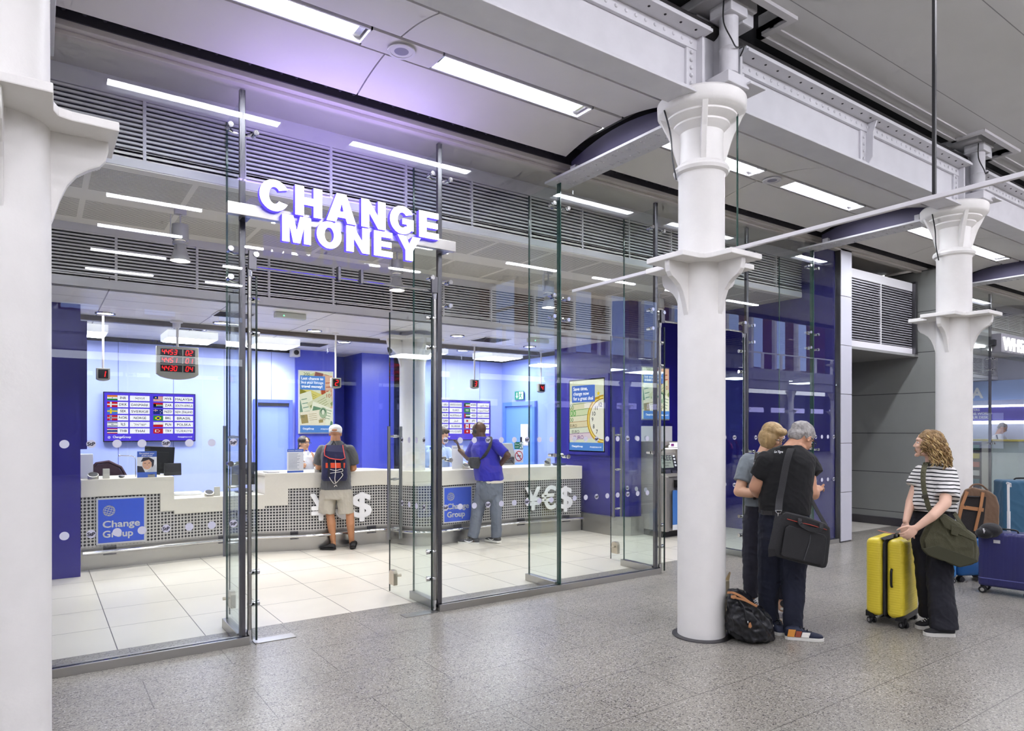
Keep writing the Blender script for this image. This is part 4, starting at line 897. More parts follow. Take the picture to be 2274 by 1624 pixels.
# ================================================================ TICKET DISPLAYS
SEG = {'0': 'abcdef', '1': 'bc', '2': 'abged', '3': 'abgcd', '4': 'fgbc', '5': 'afgcd'}
M_RED = emat('red_digit', '#ff2226', 2.2); M_SHELL = mat('display_shell', '#a9a99f', 0.4, 0.3)
def digits(s, x, z, h, y, parent):
    mb = MB(); w_ = h * 0.5; th = h * 0.13
    for k, ch in enumerate(s):
        ox = x + k * h * 0.78
        S = {'a': ((0, 1), (1, 1)), 'g': ((0, .5), (1, .5)), 'd': ((0, 0), (1, 0)), 'f': ((0, .5), (0, 1)), 'e': ((0, 0), (0, .5)), 'b': ((1, .5), (1, 1)), 'c': ((1, 0), (1, .5))}
        for q in SEG[ch]:
            (a, b), (c, d) = S[q]
            p0 = Vector((ox + a * w_ + b * h * 0.16, y, z + b * h)); p1 = Vector((ox + c * w_ + d * h * 0.16, y, z + d * h))
            t = (p1 - p0).normalized(); p0 += t * th * 0.3; p1 -= t * th * 0.3; n = Vector((-t.z, 0, t.x)) * th / 2
            mb.prism([(0, 0)] * 0 or [(p0.x + n.x, p0.z + n.z), (p0.x - n.x, p0.z - n.z), (p1.x - n.x, p1.z - n.z), (p1.x + n.x, p1.z + n.z)], lambda u, v: (u, y, v), lambda u, v: (u, y - 0.002, v))
    return mb.build('digits', M_RED, parent)
def shield(w_, h, x, z):
    return [(x - w_ / 2, z + h / 2), (x - w_ / 2, z - h * 0.36)] + [(x - w_ / 2 + w_ * (k / 10), z - h * 0.36 - h * 0.16 * math.sin(PI * k / 10) ** 0.6) for k in range(1, 10)] + [(x + w_ / 2, z - h * 0.36), (x + w_ / 2, z + h / 2)]
def ticket(x, zc, n, y, lab):
    t = thing('ticket_display', (x, y, 3.1), lab, 'display')
    MB().prism(shield(0.15, 0.155, x, zc), lambda a, b: (a, y - 0.03, b), lambda a, b: (a, y + 0.03, b)).build('case', M_SHELL, t, bevel=0.005)
    MB().box(x - 0.052, x + 0.052, y - 0.034, y - 0.029, zc - 0.05, zc + 0.06).build('screen', M_BLACK, t)
    digits(n, x - 0.022, zc - 0.033, 0.075, y - 0.036, t)
    MB().cyl((x, y, zc + 0.07), (x, y, 3.12), 0.013, 0.013, 10).lathe([(0.05, 3.124), (0.045, 3.11), (0.015, 3.10)], (x, y, 0), 16).build('pole', M_LOUV, t, smooth=True)
ticket(0.66, 2.37, '1', 9.80, 'small hanging ticket display showing 1, above the left end of the counter'); ticket(3.63, 2.38, '2', 9.80, 'small hanging ticket display showing 2, beside the travel money poster')
ticket(6.05, 2.46, '3', 9.80, 'small hanging ticket display showing 3, above the right television'); ticket(7.46, 2.44, '4', 9.80, 'small hanging ticket display showing 4, nearest the side wall')
t = thing('queue_display', (1.5, 9.8, 3.1), 'large grey hanging queue board with three rows of red ticket numbers', 'display')
MB().prism(shield(0.50, 0.42, 1.495, 2.56), lambda a, b: (a, 9.76, b), lambda a, b: (a, 9.84, b)).build('case', M_SHELL, t, bevel=0.008)
for r, (a, b) in enumerate((('4453', '02'), ('4451', '01'), ('4430', '04'))):
    z = 2.735 - r * 0.105
    MB().box(1.29, 1.545, 9.754, 9.76, z - 0.085, z).box(1.56, 1.70, 9.754, 9.76, z - 0.085, z).build('row_window', M_BLACK, t)
    digits(a, 1.305, z - 0.072, 0.060, 9.750, t); digits(b, 1.585, z - 0.072, 0.060, 9.750, t)
MB().cyl((1.495, 9.8, 2.76), (1.495, 9.8, 3.02), 0.016, 0.016, 10).build('pole', M_LOUV, t, smooth=True)
# ================================================================ POSTERS
def poster(M, w_, h, lab, kind, loc):
    """M: poster plane, origin at lower left corner, x right, y up, z out of the wall"""
    t = thing('poster_light_box', loc, lab, 'poster')
    def bx(x0, x1, y0, y1, z0, z1, name, m): return MB(M).box(x0, x1, y0, y1, z0, z1).build(name, m, t)
    bx(-0.02, w_ + 0.02, -0.02, h + 0.02, -0.03, 0.0, 'frame', M_LSIL)
    bx(0, w_, 0, h, 0, 0.004, 'print', emat('poster_cream', '#e9dfb8' if kind == 'watch' else '#dfe3c8', 0.85))
    E_ = lambda c, s=0.85: emat('poster_' + c.strip('#'), c, s)
    mb = MB(M); mats = []; z = [0.005]
    def quad(c, pts, s=0.85):
        m = E_(c, s)
        if m not in mats: mats.append(m)
        z[0] += 0.0003
        P = []
        for (a, b) in pts: P.append((min(max(a, 0), w_), min(max(b, 0), h), z[0]))
        try: mb.face(P, mats.index(m))
        except Exception: pass
    def note(cx, cy_, nw, nh, ang, c, c2):
        A = math.radians(ang); r = lambda a, b: (cx + a * math.cos(A) - b * math.sin(A), cy_ + a * math.sin(A) + b * math.cos(A))
        quad(c, [r(-nw, -nh), r(nw, -nh), r(nw, nh), r(-nw, nh)]); quad(c2, [r(-nw * .9, -nh * .5), r(-nw * .35, -nh * .5), r(-nw * .35, nh * .6), r(-nw * .9, nh * .6)])
        quad(c2, [r(nw * .5, -nh * .7), r(nw * .85, -nh * .7), r(nw * .85, -nh * .3), r(nw * .5, -nh * .3)])
        for q in range(4): quad(c2, [r(-nw * .25, nh * (.6 - q * .25)), r(nw * .4, nh * (.6 - q * .25)), r(nw * .4, nh * (.55 - q * .25)), r(-nw * .25, nh * (.55 - q * .25))])
    tx = []; TW = emat('poster_text_white', '#ffffff', 1.1)
    def tt(s, x, y, size, m, width=None, bold=0.0, rot=0):
        Mx = M @ Matrix.Translation((x, y, z[0] + 0.002)) @ Matrix.Rotation(math.radians(rot), 4, 'Z')
        tx.append(text('t', s, size, Mx, m, t, 0.0003, bold, 'LEFT', width))
    if kind == 'notes':
        for a in [(.1, .9, .3, .15, 20, '#c3c98e', '#7d8a4a'), (.5, .95, .3, .14, -15, '#d5a98c', '#8d5b54'), (.52, .72, .16, .3, 5, '#e0b59a', '#b0583c'), (.18, .62, .3, .13, -20, '#dcd27a', '#8f8a3a'), (.1, .42, .18, .3, 12, '#e9ecd6', '#7da08c'), (.42, .5, .28, .16, 30, '#d7dab8', '#94a06a'), (.45, .3, .3, .2, -14, '#eef0da', '#6f9678'), (.22, .25, .25, .14, 8, '#efe8d2', '#aa9a6a')]: note(a[0] * w_ / .6, a[1] * h / 1.08 * 1.0, a[2] * w_ / .6 * .9, a[3], a[4], a[5], a[6])
        # engraved portrait medallion
        quad('#a9bf9f', [(0.42 * w_ / .6 + .075 * math.cos(a), 0.36 + .10 * math.sin(a)) for a in [k * PI / 8 for k in range(16)]])
        quad('#5d7f66', [(0.42 * w_ / .6 + .05 * math.cos(a), 0.385 + .055 * math.sin(a)) for a in [k * PI / 8 for k in range(16)]])
        quad('#e3e9d3', [(0.42 * w_ / .6 + .03 * math.cos(a), 0.37 + .045 * math.sin(a)) for a in [k * PI / 8 for k in range(16)]])
        quad('#5b8fdc', [(0, 0), (w_, 0), (w_, .13), (0, .13)]); quad('#5b8fdc', [(0, h * .70), (w_ * .76, h * .70), (w_ * .76, h * .93), (0, h * .93)])
        tt('10', w_ * .80, h * .58, .10, E_('#b0583c')); tt('50', w_ * .02, h * .24, .07, E_('#6d7a5a')); tt('100', w_ * .62, h * .19, .075, E_('#8f8a5a'), rot=12); tt('200', w_ * .1, h * .93, .08, E_('#5d6a4a'))
        tt('Last chance to', w_ * .04, h * .865, .07, TW, w_ * .66, .001); tt('buy your foreign', w_ * .04, h * .80, .07, TW, w_ * .66); tt('travel money!', w_ * .04, h * .735, .07, TW, w_ * .63, .0016)
    else:
        for k, (c, c2) in enumerate([('#e8e2c0', '#5f8a57'), ('#d9e2b8', '#62a05a'), ('#eae6c9', '#5f8a57'), ('#e6d9b4', '#a5794a'), ('#dfe3cf', '#6a6a62'), ('#e2cfd8', '#8a5a9a')]):
            y1 = h * (.66 - k * .085); quad(c, [(0, y1 - .11), (w_, y1 - .05), (w_, y1 + .05), (0, y1)]); quad(c2, [(0, y1 - .008), (w_, y1 + .042), (w_, y1 + .05), (0, y1)])
        cx, cy_ = w_ * 1.0, h * .44
        for rr, c in ((.40, '#c79a2a'), (.375, '#f3dc7a'), (.345, '#a87a1c'), (.33, '#f2eede')):
            quad(c, [(cx + rr * w_ / .85 * math.cos(a), cy_ + rr * math.sin(a)) for a in [k * PI / 20 for k in range(40)]])
        quad('#c79a2a', [(w_ * .60, h * .70), (w_ * .9, h * .73), (w_ * .88, h * .76), (w_ * .58, h * .73)])
        for s, a in (('12', 108), ('11', 132), ('10', 158), ('9', 180), ('8', 208), ('7', 235)):
            tt(s, cx + .25 * w_ / .85 * math.cos(math.radians(a)) - .03, cy_ + .25 * math.sin(math.radians(a)) - .03, .095, M_INK, bold=.001)
        quad('#f2d23a', [(w_ * .86 + .05 * (1 if k % 2 == 0 else .4) * math.cos(k * PI / 5 + PI / 2), h * .80 + .05 * (1 if k % 2 == 0 else .4) * math.sin(k * PI / 5 + PI / 2)) for k in range(10)])
        tt('00', 0.01, h * .585, .11, E_('#4f8a4a')); tt('00', 0.03, h * .49, .15, E_('#6ab05e'), bold=.002); tt('00', 0.01, h * .41, .10, E_('#4f8a4a')); tt('EURO', 0.02, h * .335, .07, E_('#4a3c30')); tt('EURO', .07, h * .245, .075, E_('#3c3c38')); tt('EURO', .12, h * .15, .10, E_('#7d4f96'), rot=3)
        quad('#5b8fdc', [(0, 0), (w_, 0), (w_, .135), (0, .135)]); quad('#5b7fd8', [(w_ * .08, h * .69), (w_ * .76, h * .69), (w_ * .76, h * .93), (w_ * .08, h * .93)])
        tt('Save time,', w_ * .13, h * .86, .085, TW, w_ * .42, .001); tt('change now', w_ * .13, h * .79, .085, TW, w_ * .46, .0005); tt('for a great deal', w_ * .13, h * .72, .085, TW, w_ * .58, .0005)
    z[0] += .002
    tt('ChangeGroup', w_ * .08, .055, .045, TW, w_ * .33, .0006); tt('changegroup.co.uk', w_ * .62, .055, .035, TW, w_ * .33)
    o = mb.build('t', mats, t)
    # merge artwork and words into the printed surface
    me = o.data; bm = bmesh.new(); bm.from_mesh(me); mm = list(me.materials)
    for q in [q for q in tx if q]:
        m0 = q.data.materials[0]
        if m0 not in mm: mm.append(m0)
        n0 = len(bm.faces); bm.from_mesh(q.data); bm.faces.ensure_lookup_table()
        for f in bm.faces[n0:]: f.material_index = mm.index(m0)
        bpy.data.objects.remove(q)
    me2 = bpy.data.meshes.new('artwork'); bm.to_mesh(me2); bm.free()
    for m_ in mm: me2.materials.append(m_)
    bpy.data.objects.remove(o); o = bpy.data.objects.new('artwork', me2); COL.objects.link(o); o.parent = t
poster(front_M(3.84, 12.16, 1.64), 0.60, 1.10, 'lit travel money poster on the back wall above the dark-haired clerk', 'notes', (4.14, 12.17, 1.64))
poster(left_M(7.54, 9.08, 1.34), 0.86, 1.18, 'lit poster with a gold pocket watch on the side wall', 'watch', (7.55, 8.65, 1.34))
poster(front_M(8.10, 7.91, 1.87), 0.62, 0.84, 'lit travel money poster above the cash machine', 'notes', (8.4, 7.92, 1.87))
struct(MB().box(7.54, 7.585, 8.12, 9.17, 1.27, 2.60).build('trim_poster_surround', mat('poster_surround', '#231c86', 0.4)))
struct(MB().box(8.0, 8.82, 7.925, 7.955, 1.80, 2.78).build('trim_poster_surround_small', mat('poster_surround', '#231c86', 0.4)))
# ================================================================ DOORS INSIDE
M_DOORB = mat('blue_door', '#7f95ec', 0.35); M_FRAMEB = mat('blue_frame', '#5667c4', 0.35)
d = thing('door_1', (3.38, 12.2, 0), 'closed blue door in the back wall left of the lit poster', 'door'); d['kind'] = 'structure'
MB().box(3.06, 3.12, 12.17, 12.25, 0, 2.22).box(3.66, 3.72, 12.17, 12.25, 0, 2.22).box(3.12, 3.66, 12.17, 12.25, 2.16, 2.22).build('frame', M_FRAMEB, d, bevel=0.003)
MB().box(3.12, 3.66, 12.22, 12.25, 0, 2.13).build('panel', M_DOORB, d); MB().box(3.12, 3.66, 12.19, 12.25, 2.11, 2.16).build('closer', M_STEELD, d)
d = thing('door_2', (7.78, 11.0, 0), 'blue fire exit door in the side wall beside the right television', 'door'); d['kind'] = 'structure'
M_DB2 = mat('azure_door', '#6f9be6', 0.35)
MB().box(7.73, 7.80, 11.36, 11.44, 0, 2.24).box(7.73, 7.80, 10.36, 10.44, 0, 2.24).box(7.73, 7.80, 10.44, 11.36, 2.16, 2.24).build('frame', mat('azure_frame', '#5b82d4', 0.35), d, bevel=0.003)
MB().box(7.77, 7.80, 10.44, 11.36, 0, 2.16).build('panel', M_DB2, d); MB().box(7.755, 7.77, 10.80, 10.86, 1.30, 1.55).build('vision_panel', M_BLACK, d)
MB().cyl((7.77, 10.55, 1.02), (7.72, 10.55, 1.02), 0.02).cyl((7.72, 10.55, 1.02), (7.72, 10.67, 1.02), 0.01).build('door_handle', M_CHROME, d, smooth=True)
def label_board(name, M, w_, h, base, items, lab, cat, loc, th=0.006):
    t = thing(name, loc, lab, cat)
    MB(M).box(0, w_, 0, h, 0, th).build('board', base, t)
    T = []
    for n_, it in enumerate(items):
        th = 0.006 + n_ * 0.0005
        if it[0] == 'r': _, x0, x1, y0, y1, m = it; T.append(MB(M).box(x0 * w_, x1 * w_, y0 * h, y1 * h, th, th + 0.0008).build('t', m, t))
        elif it[0] == 'p': _, pts, m = it; T.append(MB(M).prism([(a * w_, b * h) for a, b in pts], lambda a, b: (a, b, th), lambda a, b: (a, b, th + .0012)).build('t', m, t))
        else: _, s, x, y, size, m, wd = it; T.append(text('t', s, size, M @ Matrix.Translation((x * w_, y * h, th + .0015)), m, t, 0.0002, size * 0.006, 'LEFT', wd * w_ if wd else None))
    join_meshes('print', T, t); return t
M_GRN = mat('exit_green', '#1f7d5a', 0.4); M_RPR = mat('print_red', '#c23038', 0.5); M_PBLUE = mat('print_blue', '#3c62be', 0.5); M_PGREY = mat('print_grey', '#8d93a8', 0.6); M_SKINP = mat('print_skin', '#dcae92', 0.6); M_PAPER = mat('paper', '#eceef4', 0.6)
man = [('p', arc(.70, .80, .06, .08, 0, 360, 10)[:-1], M_PWHITE), ('p', [(.62, .70), (.74, .70), (.88, .55), (.84, .5), (.72, .6), (.72, .42), (.84, .15), (.76, .12), (.66, .36), (.52, .2), (.48, .26), (.60, .46), (.60, .58), (.52, .5), (.48, .54)], M_PWHITE)]
label_board('exit_sign', left_M(7.765, 11.05, 2.28), 0.30, 0.17, M_GRN, [('r', .08, .14, 0, 0, M_PWHITE)] * 0 + [('p', [(.2, .85), (.3, .85), (.3, .45), (.38, .45), (.25, .15), (.12, .45), (.2, .45)], M_PWHITE), ('r', .48, .95, .08, .92, M_PWHITE)] + [('p', i[1], M_GRN) for i in man], 'green exit sign with down arrow above the side door', 'sign', (7.76, 10.9, 2.28))
label_board('paper_notice', left_M(7.765, 10.85, 1.38), 0.24, 0.42, M_PAPER, [('r', .05, .95, .02, .04, M_PGREY)], 'blank white paper notice stuck on the side door', 'notice', (7.76, 10.7, 1.38))
label_board('fire_exit_sign', front_M(7.00, 9.98, 1.345), 0.19, 0.125, M_GRN, [('t', 'Fire', .06, .58, .045, M_PWHITE, .42), ('t', 'exit', .06, .2, .045, M_PWHITE, .42), ('r', .60, .97, .06, .94, M_PWHITE)] + [('p', [(.12 + a * .9, b) for a, b in i[1]], M_GRN) for i in man], 'green Fire exit sticker on the counter screen', 'sign', (7.09, 9.98, 1.34))
label_board('no_smoking_sign', front_M(7.00, 9.98, 1.10), 0.19, 0.235, M_PAPER, [('p', arc(.5, .5, .46, .40, 0, 360, 24)[:-1], M_RPR), ('p', [(a, b) for a, b in arc(.5, .5, .38, .33, 0, 360, 24)[:-1]], M_PWHITE), ('r', .28, .72, .47, .55, M_INK), ('p', [(.22, .72), (.28, .78), (.80, .26), (.74, .20)], M_RPR)], 'red and white no smoking sticker below the Fire exit sticker', 'sign', (7.09, 9.98, 1.1))
lines = [('r', .08, .08 + .5 + .34 * random.random(), .80 - k * .055, .815 - k * .055, M_PGREY) for k in range(13)]
label_board('information_board', front_M(2.86, 9.62, 1.086), 0.23, 0.33, M_PAPER, [('r', 0, 1, .88, 1, M_PBLUE), ('r', 0, 1, 0, .07, M_PBLUE), ('t', 'Customer Information', .06, .92, .02, M_PWHITE, .86)] + lines, 'standing Customer Information sheet in front of the dark-haired clerk', 'notice', (2.97, 9.62, 1.086))
label_board('advert_stand', front_M(1.02, 9.70, 1.086), 0.22, 0.33, M_PAPER, [('r', 0, 1, .78, 1, M_PBLUE), ('r', 0, 1, 0, .20, M_PBLUE), ('t', 'Exceeded your', .12, .89, .03, M_PWHITE, .76), ('t', 'ATM limit?', .22, .80, .03, M_PWHITE, .56), ('p', [(0, .2), (0, .45), (.25, .42), (.4, .2)], M_INK), ('p', [(.45, .2), (.95, .5), (1, .3), (1, .2)], mat('print_scarf', '#c9ccd2', .6)), ('p', arc(.50, .50, .24, .20, 0, 360, 20)[:-1], M_SKINP), ('p', [(.18, .60), (.3, .76), (.6, .77), (.86, .66), (.84, .45), (.74, .36), (.74, .56), (.6, .68), (.35, .62)], M_INK), ('p', [(.34, .53), (.45, .53), (.45, .55), (.34, .55)], M_INK), ('p', [(.56, .535), (.66, .545), (.66, .565), (.56, .555)], M_INK), ('p', [(.49, .47), (.53, .47), (.51, .53)], mat('print_shade', '#b98468', .6)), ('p', [(.42, .40), (.6, .41), (.55, .375), (.47, .37)], M_RPR), ('p', [(.44, .397), (.58, .405), (.55, .388), (.47, .382)], M_PWHITE)], 'small standing advert with a smiling dark-haired portrait on the high counter', 'advert', (1.13, 9.70, 1.086))
label_board('paper_sheet', front_M(5.22, 9.12, 1.086), 0.20, 0.36, M_PAPER, [('r', .1, .7, .88, .91, M_PGREY)], 'upright white sheet on the counter in front of the smiling clerk', 'notice', (5.3, 9.12, 1.086))
label_board('information_board', front_M(4.93, 9.30, 1.086), 0.22, 0.34, M_PAPER, [('r', 0, 1, .88, 1, M_PBLUE)] + lines, 'standing information sheet beside the counter column', 'notice', (5.0, 9.3, 1.086))
# ================================================================ THINGS ON THE COUNTER
M_SPK = mat('brushed_nickel', '#b5b2aa', 0.3, 0.9); M_MESH = mat('black_mesh', '#1d1d26', 0.7)
def speech(x, z, lab, y=None, r=0.058):
    y = (front_y(x) + 0.07) if y is None else y
    t = thing('speech_unit', (x, y, z), lab, 'speaker')
    R0 = [(x + r * math.cos(a), y + r * math.sin(a), z) for a in [2 * PI * k / 24 for k in range(24)]]
    R1_ = [(x + r * math.cos(a), y + r * math.sin(a), z + 0.055 + 0.028 * math.sin(a)) for a in [2 * PI * k / 24 for k in range(24)]]
    R2_ = [(x + r * .86 * math.cos(a), y + r * .86 * math.sin(a), z + 0.058 + 0.026 * math.sin(a)) for a in [2 * PI * k / 24 for k in range(24)]]
    MB().rings([R0, R1_, R2_]).build('body', M_SPK, t, smooth=True)
    MB().rings([[(p[0], p[1], p[2] + .001) for p in R2_], [(x + r * .4 * math.cos(a), y + r * .4 * math.sin(a), z + 0.062 + 0.012 * math.sin(a)) for a in [2 * PI * k / 24 for k in range(24)]]]).build('grille', M_MESH, t, smooth=True)
def smallbox(x, z, lab, y=None):
    y = (front_y(x) + 0.12) if y is None else y
    t = tag(MB().prism([(-0.03, 0), (0.03, 0), (0.022, 0.12), (-0.022, 0.12)], lambda a, b: (x - 0.036, y + a, z + b), lambda a, b: (x + 0.036, y + a, z + b)).build('intercom_box', mat('intercom_grey', '#b9b8b0', 0.5), bevel=0.004), lab, 'intercom')
CZ = 1.086; CL = 0.796
speech(0.55, CZ, 'round metal speech unit at the left end of the counter'); smallbox(0.69, CZ, 'slim grey intercom box at the left end of the counter')
speech(1.18, CZ, 'round metal speech unit in front of the smiling portrait advert'); speech(1.88, CL, 'round metal speech unit on the lowered counter'); smallbox(1.99, CL, 'slim grey intercom box on the lowered counter')
speech(2.36, CL, 'round metal speech unit below the dark monitor on the lowered counter'); speech(3.28, CZ, 'round metal speech unit before the dark-haired clerk', 9.53); smallbox(3.42, CZ, 'slim grey intercom box before the dark-haired clerk', 9.58)
speech(5.42, CZ, 'round metal speech unit before the smiling clerk', 9.02); smallbox(5.55, CZ, 'slim grey intercom box before the smiling clerk', 9.10)
speech(7.02, CZ, 'round metal speech unit in front of the no smoking sticker', 9.05, 0.05); smallbox(7.10, CZ, 'slim grey intercom box in front of the no smoking sticker', 9.12)
def monitor(x, y, z, w_, h, rot, lab, tilt=0.0):
    t = thing('monitor', (x, y, z), lab, 'monitor')
    M_ = Matrix.Translation((x, y, z)) @ Matrix.Rotation(rot, 4, 'Z')
    MB(M_ @ Matrix.Translation((0, 0, 0.10)) @ Matrix.Rotation(tilt, 4, 'Y')).box(-w_ / 2, w_ / 2, -0.02, 0.02, 0, h).box(-w_ * .3, w_ * .3, -0.035, -0.02, h * .2, h * .8).build('display', M_BLACK, t, bevel=0.006)
    MB(M_).cyl((0, 0.0, 0.012), (0, 0.0, 0.16), 0.022).build('stand', M_BLACK, t); MB(M_).box(-0.11, 0.11, -0.07, 0.07, 0, 0.014).build('foot', M_BLACK, t, bevel=0.003)
monitor(1.33, 10.25, 1.0, 0.36, 0.36, 0.0, 'dark monitor seen from behind, beside the smiling portrait advert', 0.06)
monitor(2.42, 10.2, 0.80, 0.34, 0.32, 0.05, 'dark monitor on the lowered counter behind the open door leaf')
monitor(4.02, 10.45, 1.086, 0.16, 0.16, 0.2, 'dark monitor half hidden behind the man with the rucksack')
tag(MB().prism([(-.05, 0), (.05, 0), (.02, .16), (-.03, .16)], lambda a, b: (1.36, 9.95 + a, CZ + b), lambda a, b: (1.56, 9.95 + a, CZ + b)).build('card_terminal', M_BLACK, bevel=.006), 'squat black counter terminal at the step of the counter', 'terminal')
tag(MB().box(0.36, 0.56, 9.86, 9.98, CZ, CZ + .30).build('leaflet_holder', M_PAPER, bevel=.004), 'tall white leaflet holder at the left end of the counter', 'leaflet holder')
t = thing('gooseneck_microphone', (1.02, 9.86, CZ), 'thin bent gooseneck microphone beside the portrait advert', 'microphone')
MB().tube([(1.02, 9.86, CZ), (1.02, 9.86, CZ + .22), (1.01, 9.86, CZ + .25), (.97, 9.86, CZ + .27), (.85, 9.86, CZ + .275)], .006, 8).build('neck', M_CHROME, t, smooth=True); MB().ell((.84, 9.86, CZ + .275), (.014, .014, .014), 8).build('head', M_CHROME, t, smooth=True)
t = thing('office_chair', (0.75, 10.6, 0), 'dark office chair back behind the left end of the counter', 'chair')
MB().tube([(.52, 10.6, .9), (.54, 10.6, 1.12), (.64, 10.6, 1.24), (.78, 10.6, 1.26), (.92, 10.6, 1.18), (1.0, 10.6, 1.02), (1.02, 10.6, .8)], .02, 8).prism([(.53, .8), (.55, 1.1), (.65, 1.22), (.78, 1.24), (.9, 1.17), (.98, 1.02), (1.0, .8)], lambda a, b: (a, 10.58, b), lambda a, b: (a, 10.63, b)).build('backrest', mat('chair_maroon', '#3a1d30', .7), t)
MB().box(.55, .98, 10.4, 10.85, .46, .54).build('seat', mat('chair_maroon', '#3a1d30', .7), t, bevel=.02); MB().cyl((.77, 10.62, .05), (.77, 10.62, .46), .03).build('gas_lift', M_BLACK, t); MB().box(.5, 1.04, 10.59, 10.65, .02, .06).box(.74, .80, 10.35, 10.9, .02, .06).build('foot', M_BLACK, t); MB().box(.74, .80, 10.6, 10.64, .5, .85).build('back_post', M_BLACK, t)
tag(MB().ell((0.86, 9.80, CZ + .018), (.035, .055, .018), 8).build('computer_mouse', M_STEELD, smooth=True), 'small grey computer mouse on the high counter', 'mouse')
tag(MB().box(1.44, 1.85, 10.12, 10.35, CL + .002, CL + .035).build('paper_tray', M_PAPER, bevel=.004), 'flat white paper tray at the back of the lowered counter', 'tray')
tag(MB().box(2.62, 2.78, 9.70, 9.95, CZ, CZ + .012).build('note_tray', M_STEEL, bevel=.002), 'flat steel note tray on the counter step', 'tray')
tag(MB().prism([(-.08, 0), (.08, 0), (.11, .035), (-.11, .035)], lambda a, b: (7.28 + a, 8.98, CZ + b), lambda a, b: (7.28 + a, 9.12, CZ + b)).build('coin_dish', mat('dish_blue', '#2b3670', .4), bevel=.003), 'dark blue dish near the right end of the counter', 'dish')
t = thing('note_counter', (6.62, 9.75, CZ), 'bulky grey banknote counting machine beside the man in royal blue', 'machine')
MB().prism([(-.14, 0), (.16, 0), (.16, .30), (.10, .37), (-.06, .37), (-.14, .16)], lambda a, b: (6.50, 9.75 + a, CZ + b), lambda a, b: (6.76, 9.75 + a, CZ + b)).build('body', mat('machine_grey', '#989a9c', .45), t, bevel=.015)
MB().box(6.53, 6.73, 9.602, 9.612, CZ + .03, CZ + .13).build('control_face', M_STEELD, t); MB().tube([(6.48, 9.65, CZ + .01), (6.56, 9.58, CZ + .05), (6.64, 9.58, CZ + .10), (6.72, 9.6, CZ + .02)], .006, 6).build('cable', M_BLACK, t)
t = thing('security_camera', (3.75, 12.0, 3.0), 'white dome security camera at the wall corner over the lit poster', 'camera')
MB().box(3.66, 3.80, 12.0, 12.17, 2.98, 3.12).build('mount', M_PANEL, t, bevel=.005); MB().ell((3.73, 11.99, 3.05), (.045, .03, .045), 10).build('dome', M_BLACK, t, smooth=True)
t = thing('security_camera', (4.35, 9.6, 3.0), 'black bullet security camera left of the inside column capital', 'camera')
MB().cyl((4.30, 9.35, 2.86), (4.38, 9.55, 2.92), .035, .035, 12).build('body', M_BLACK, t, smooth=True); MB().cyl((4.38, 9.55, 2.92), (4.40, 9.6, 3.12), .012).build('mount', M_BLACK, t)
# ================================================================ CASH MACHINE
M_ATM = mat('cash_machine_grey', '#a5a09c', 0.35, 0.4)
t = thing('cash_machine', (8.25, 7.5, 0), 'grey cash machine with blue front panel, left of the middle column', 'cash machine')
MB().prism([(7.30, .10), (7.30, .95), (7.46, .99), (7.52, 1.30), (7.46, 1.34), (7.28, 1.46), (7.30, 1.50), (7.94, 1.50), (7.94, .10)], lambda a, b: (8.0, a, b), lambda a, b: (8.06, a, b)).prism([(7.30, .10), (7.30, .95), (7.46, .99), (7.52, 1.30), (7.46, 1.34), (7.28, 1.46), (7.30, 1.50), (7.94, 1.50), (7.94, .10)], lambda a, b: (8.54, a, b), lambda a, b: (8.60, a, b)).box(8.06, 8.54, 7.34, 7.94, .10, .95).box(8.06, 8.54, 7.56, 7.94, .95, 1.40).prism([(7.34, .93), (7.34, .96), (7.48, .995), (7.56, .99), (7.56, .93)], lambda a, b: (8.06, a, b), lambda a, b: (8.54, a, b)).box(8.06, 8.54, 7.32, 7.94, 1.40, 1.50).build('cabinet', M_ATM, t, bevel=.004)
MB().box(8.02, 8.58, 7.4, 7.9, 0, .10).build('plinth', M_BLACK, t)
MB().box(8.14, 8.60, 7.292, 7.30, .20, .74).build('blue_panel', mat('atm_blue', '#4f86d8', .35), t); MB().box(8.14, 8.60, 7.292, 7.30, .12, .20).build('white_strip', M_PAPER, t)
MB().box(8.20, 8.44, 7.285, 7.33, .78, .90).build('cash_slot', M_BLACK, t)
Ma = Matrix.Translation((8.10, 7.50, 1.02)) @ Matrix.Rotation(math.radians(74), 4, 'X')
MB(Ma).box(0, .40, 0, .30, -.02, .01).build('screen_frame', M_STEELD, t); MB(Ma).box(.02, .30, .06, .29, .01, .014).build('screen', emat('atm_screen', '#aab4ae', .7), t)
T = [text('t', 'FREE', .12, Ma @ Matrix.Translation((.03, .18, .016)), M_INK, t, .0004, .002, 'LEFT', .25), text('t', 'CASH WITHDRAWALS', .03, Ma @ Matrix.Translation((.05, .13, .016)), M_INK, t, .0004, 0, 'LEFT', .2), text('t', 'HERE', .035, Ma @ Matrix.Translation((.09, .085, .016)), M_INK, t, .0004, 0, 'LEFT', .1)]
join_meshes('lettering', T, t)
mb = MB(Ma)
for k in range(4): mb.box(.33, .37, .08 + k * .052, .11 + k * .052, .01, .016)
mb.build('side_key', M_PAPER, t)
MB().box(8.10, 8.50, 7.33, 7.50, 1.385, 1.40).build('canopy_lamp', emat('atm_lamp', '#ffffff', 4), t)
MB().box(8.07, 8.53, 7.312, 7.322, 1.41, 1.49).build('header_display', emat('atm_header', '#f0eef4', 1.1), t); MB().box(8.12, 8.18, 7.308, 7.312, 1.43, 1.47).box(8.36, 8.46, 7.308, 7.312, 1.43, 1.46).build('header_mark', mat('magenta_print', '#a04aa0', .5), t)
MB(Ma).box(.08, .2, -.06, .03, 0, .02).box(.24, .34, -.05, .01, 0, .015).build('keypad', M_STEEL, t)
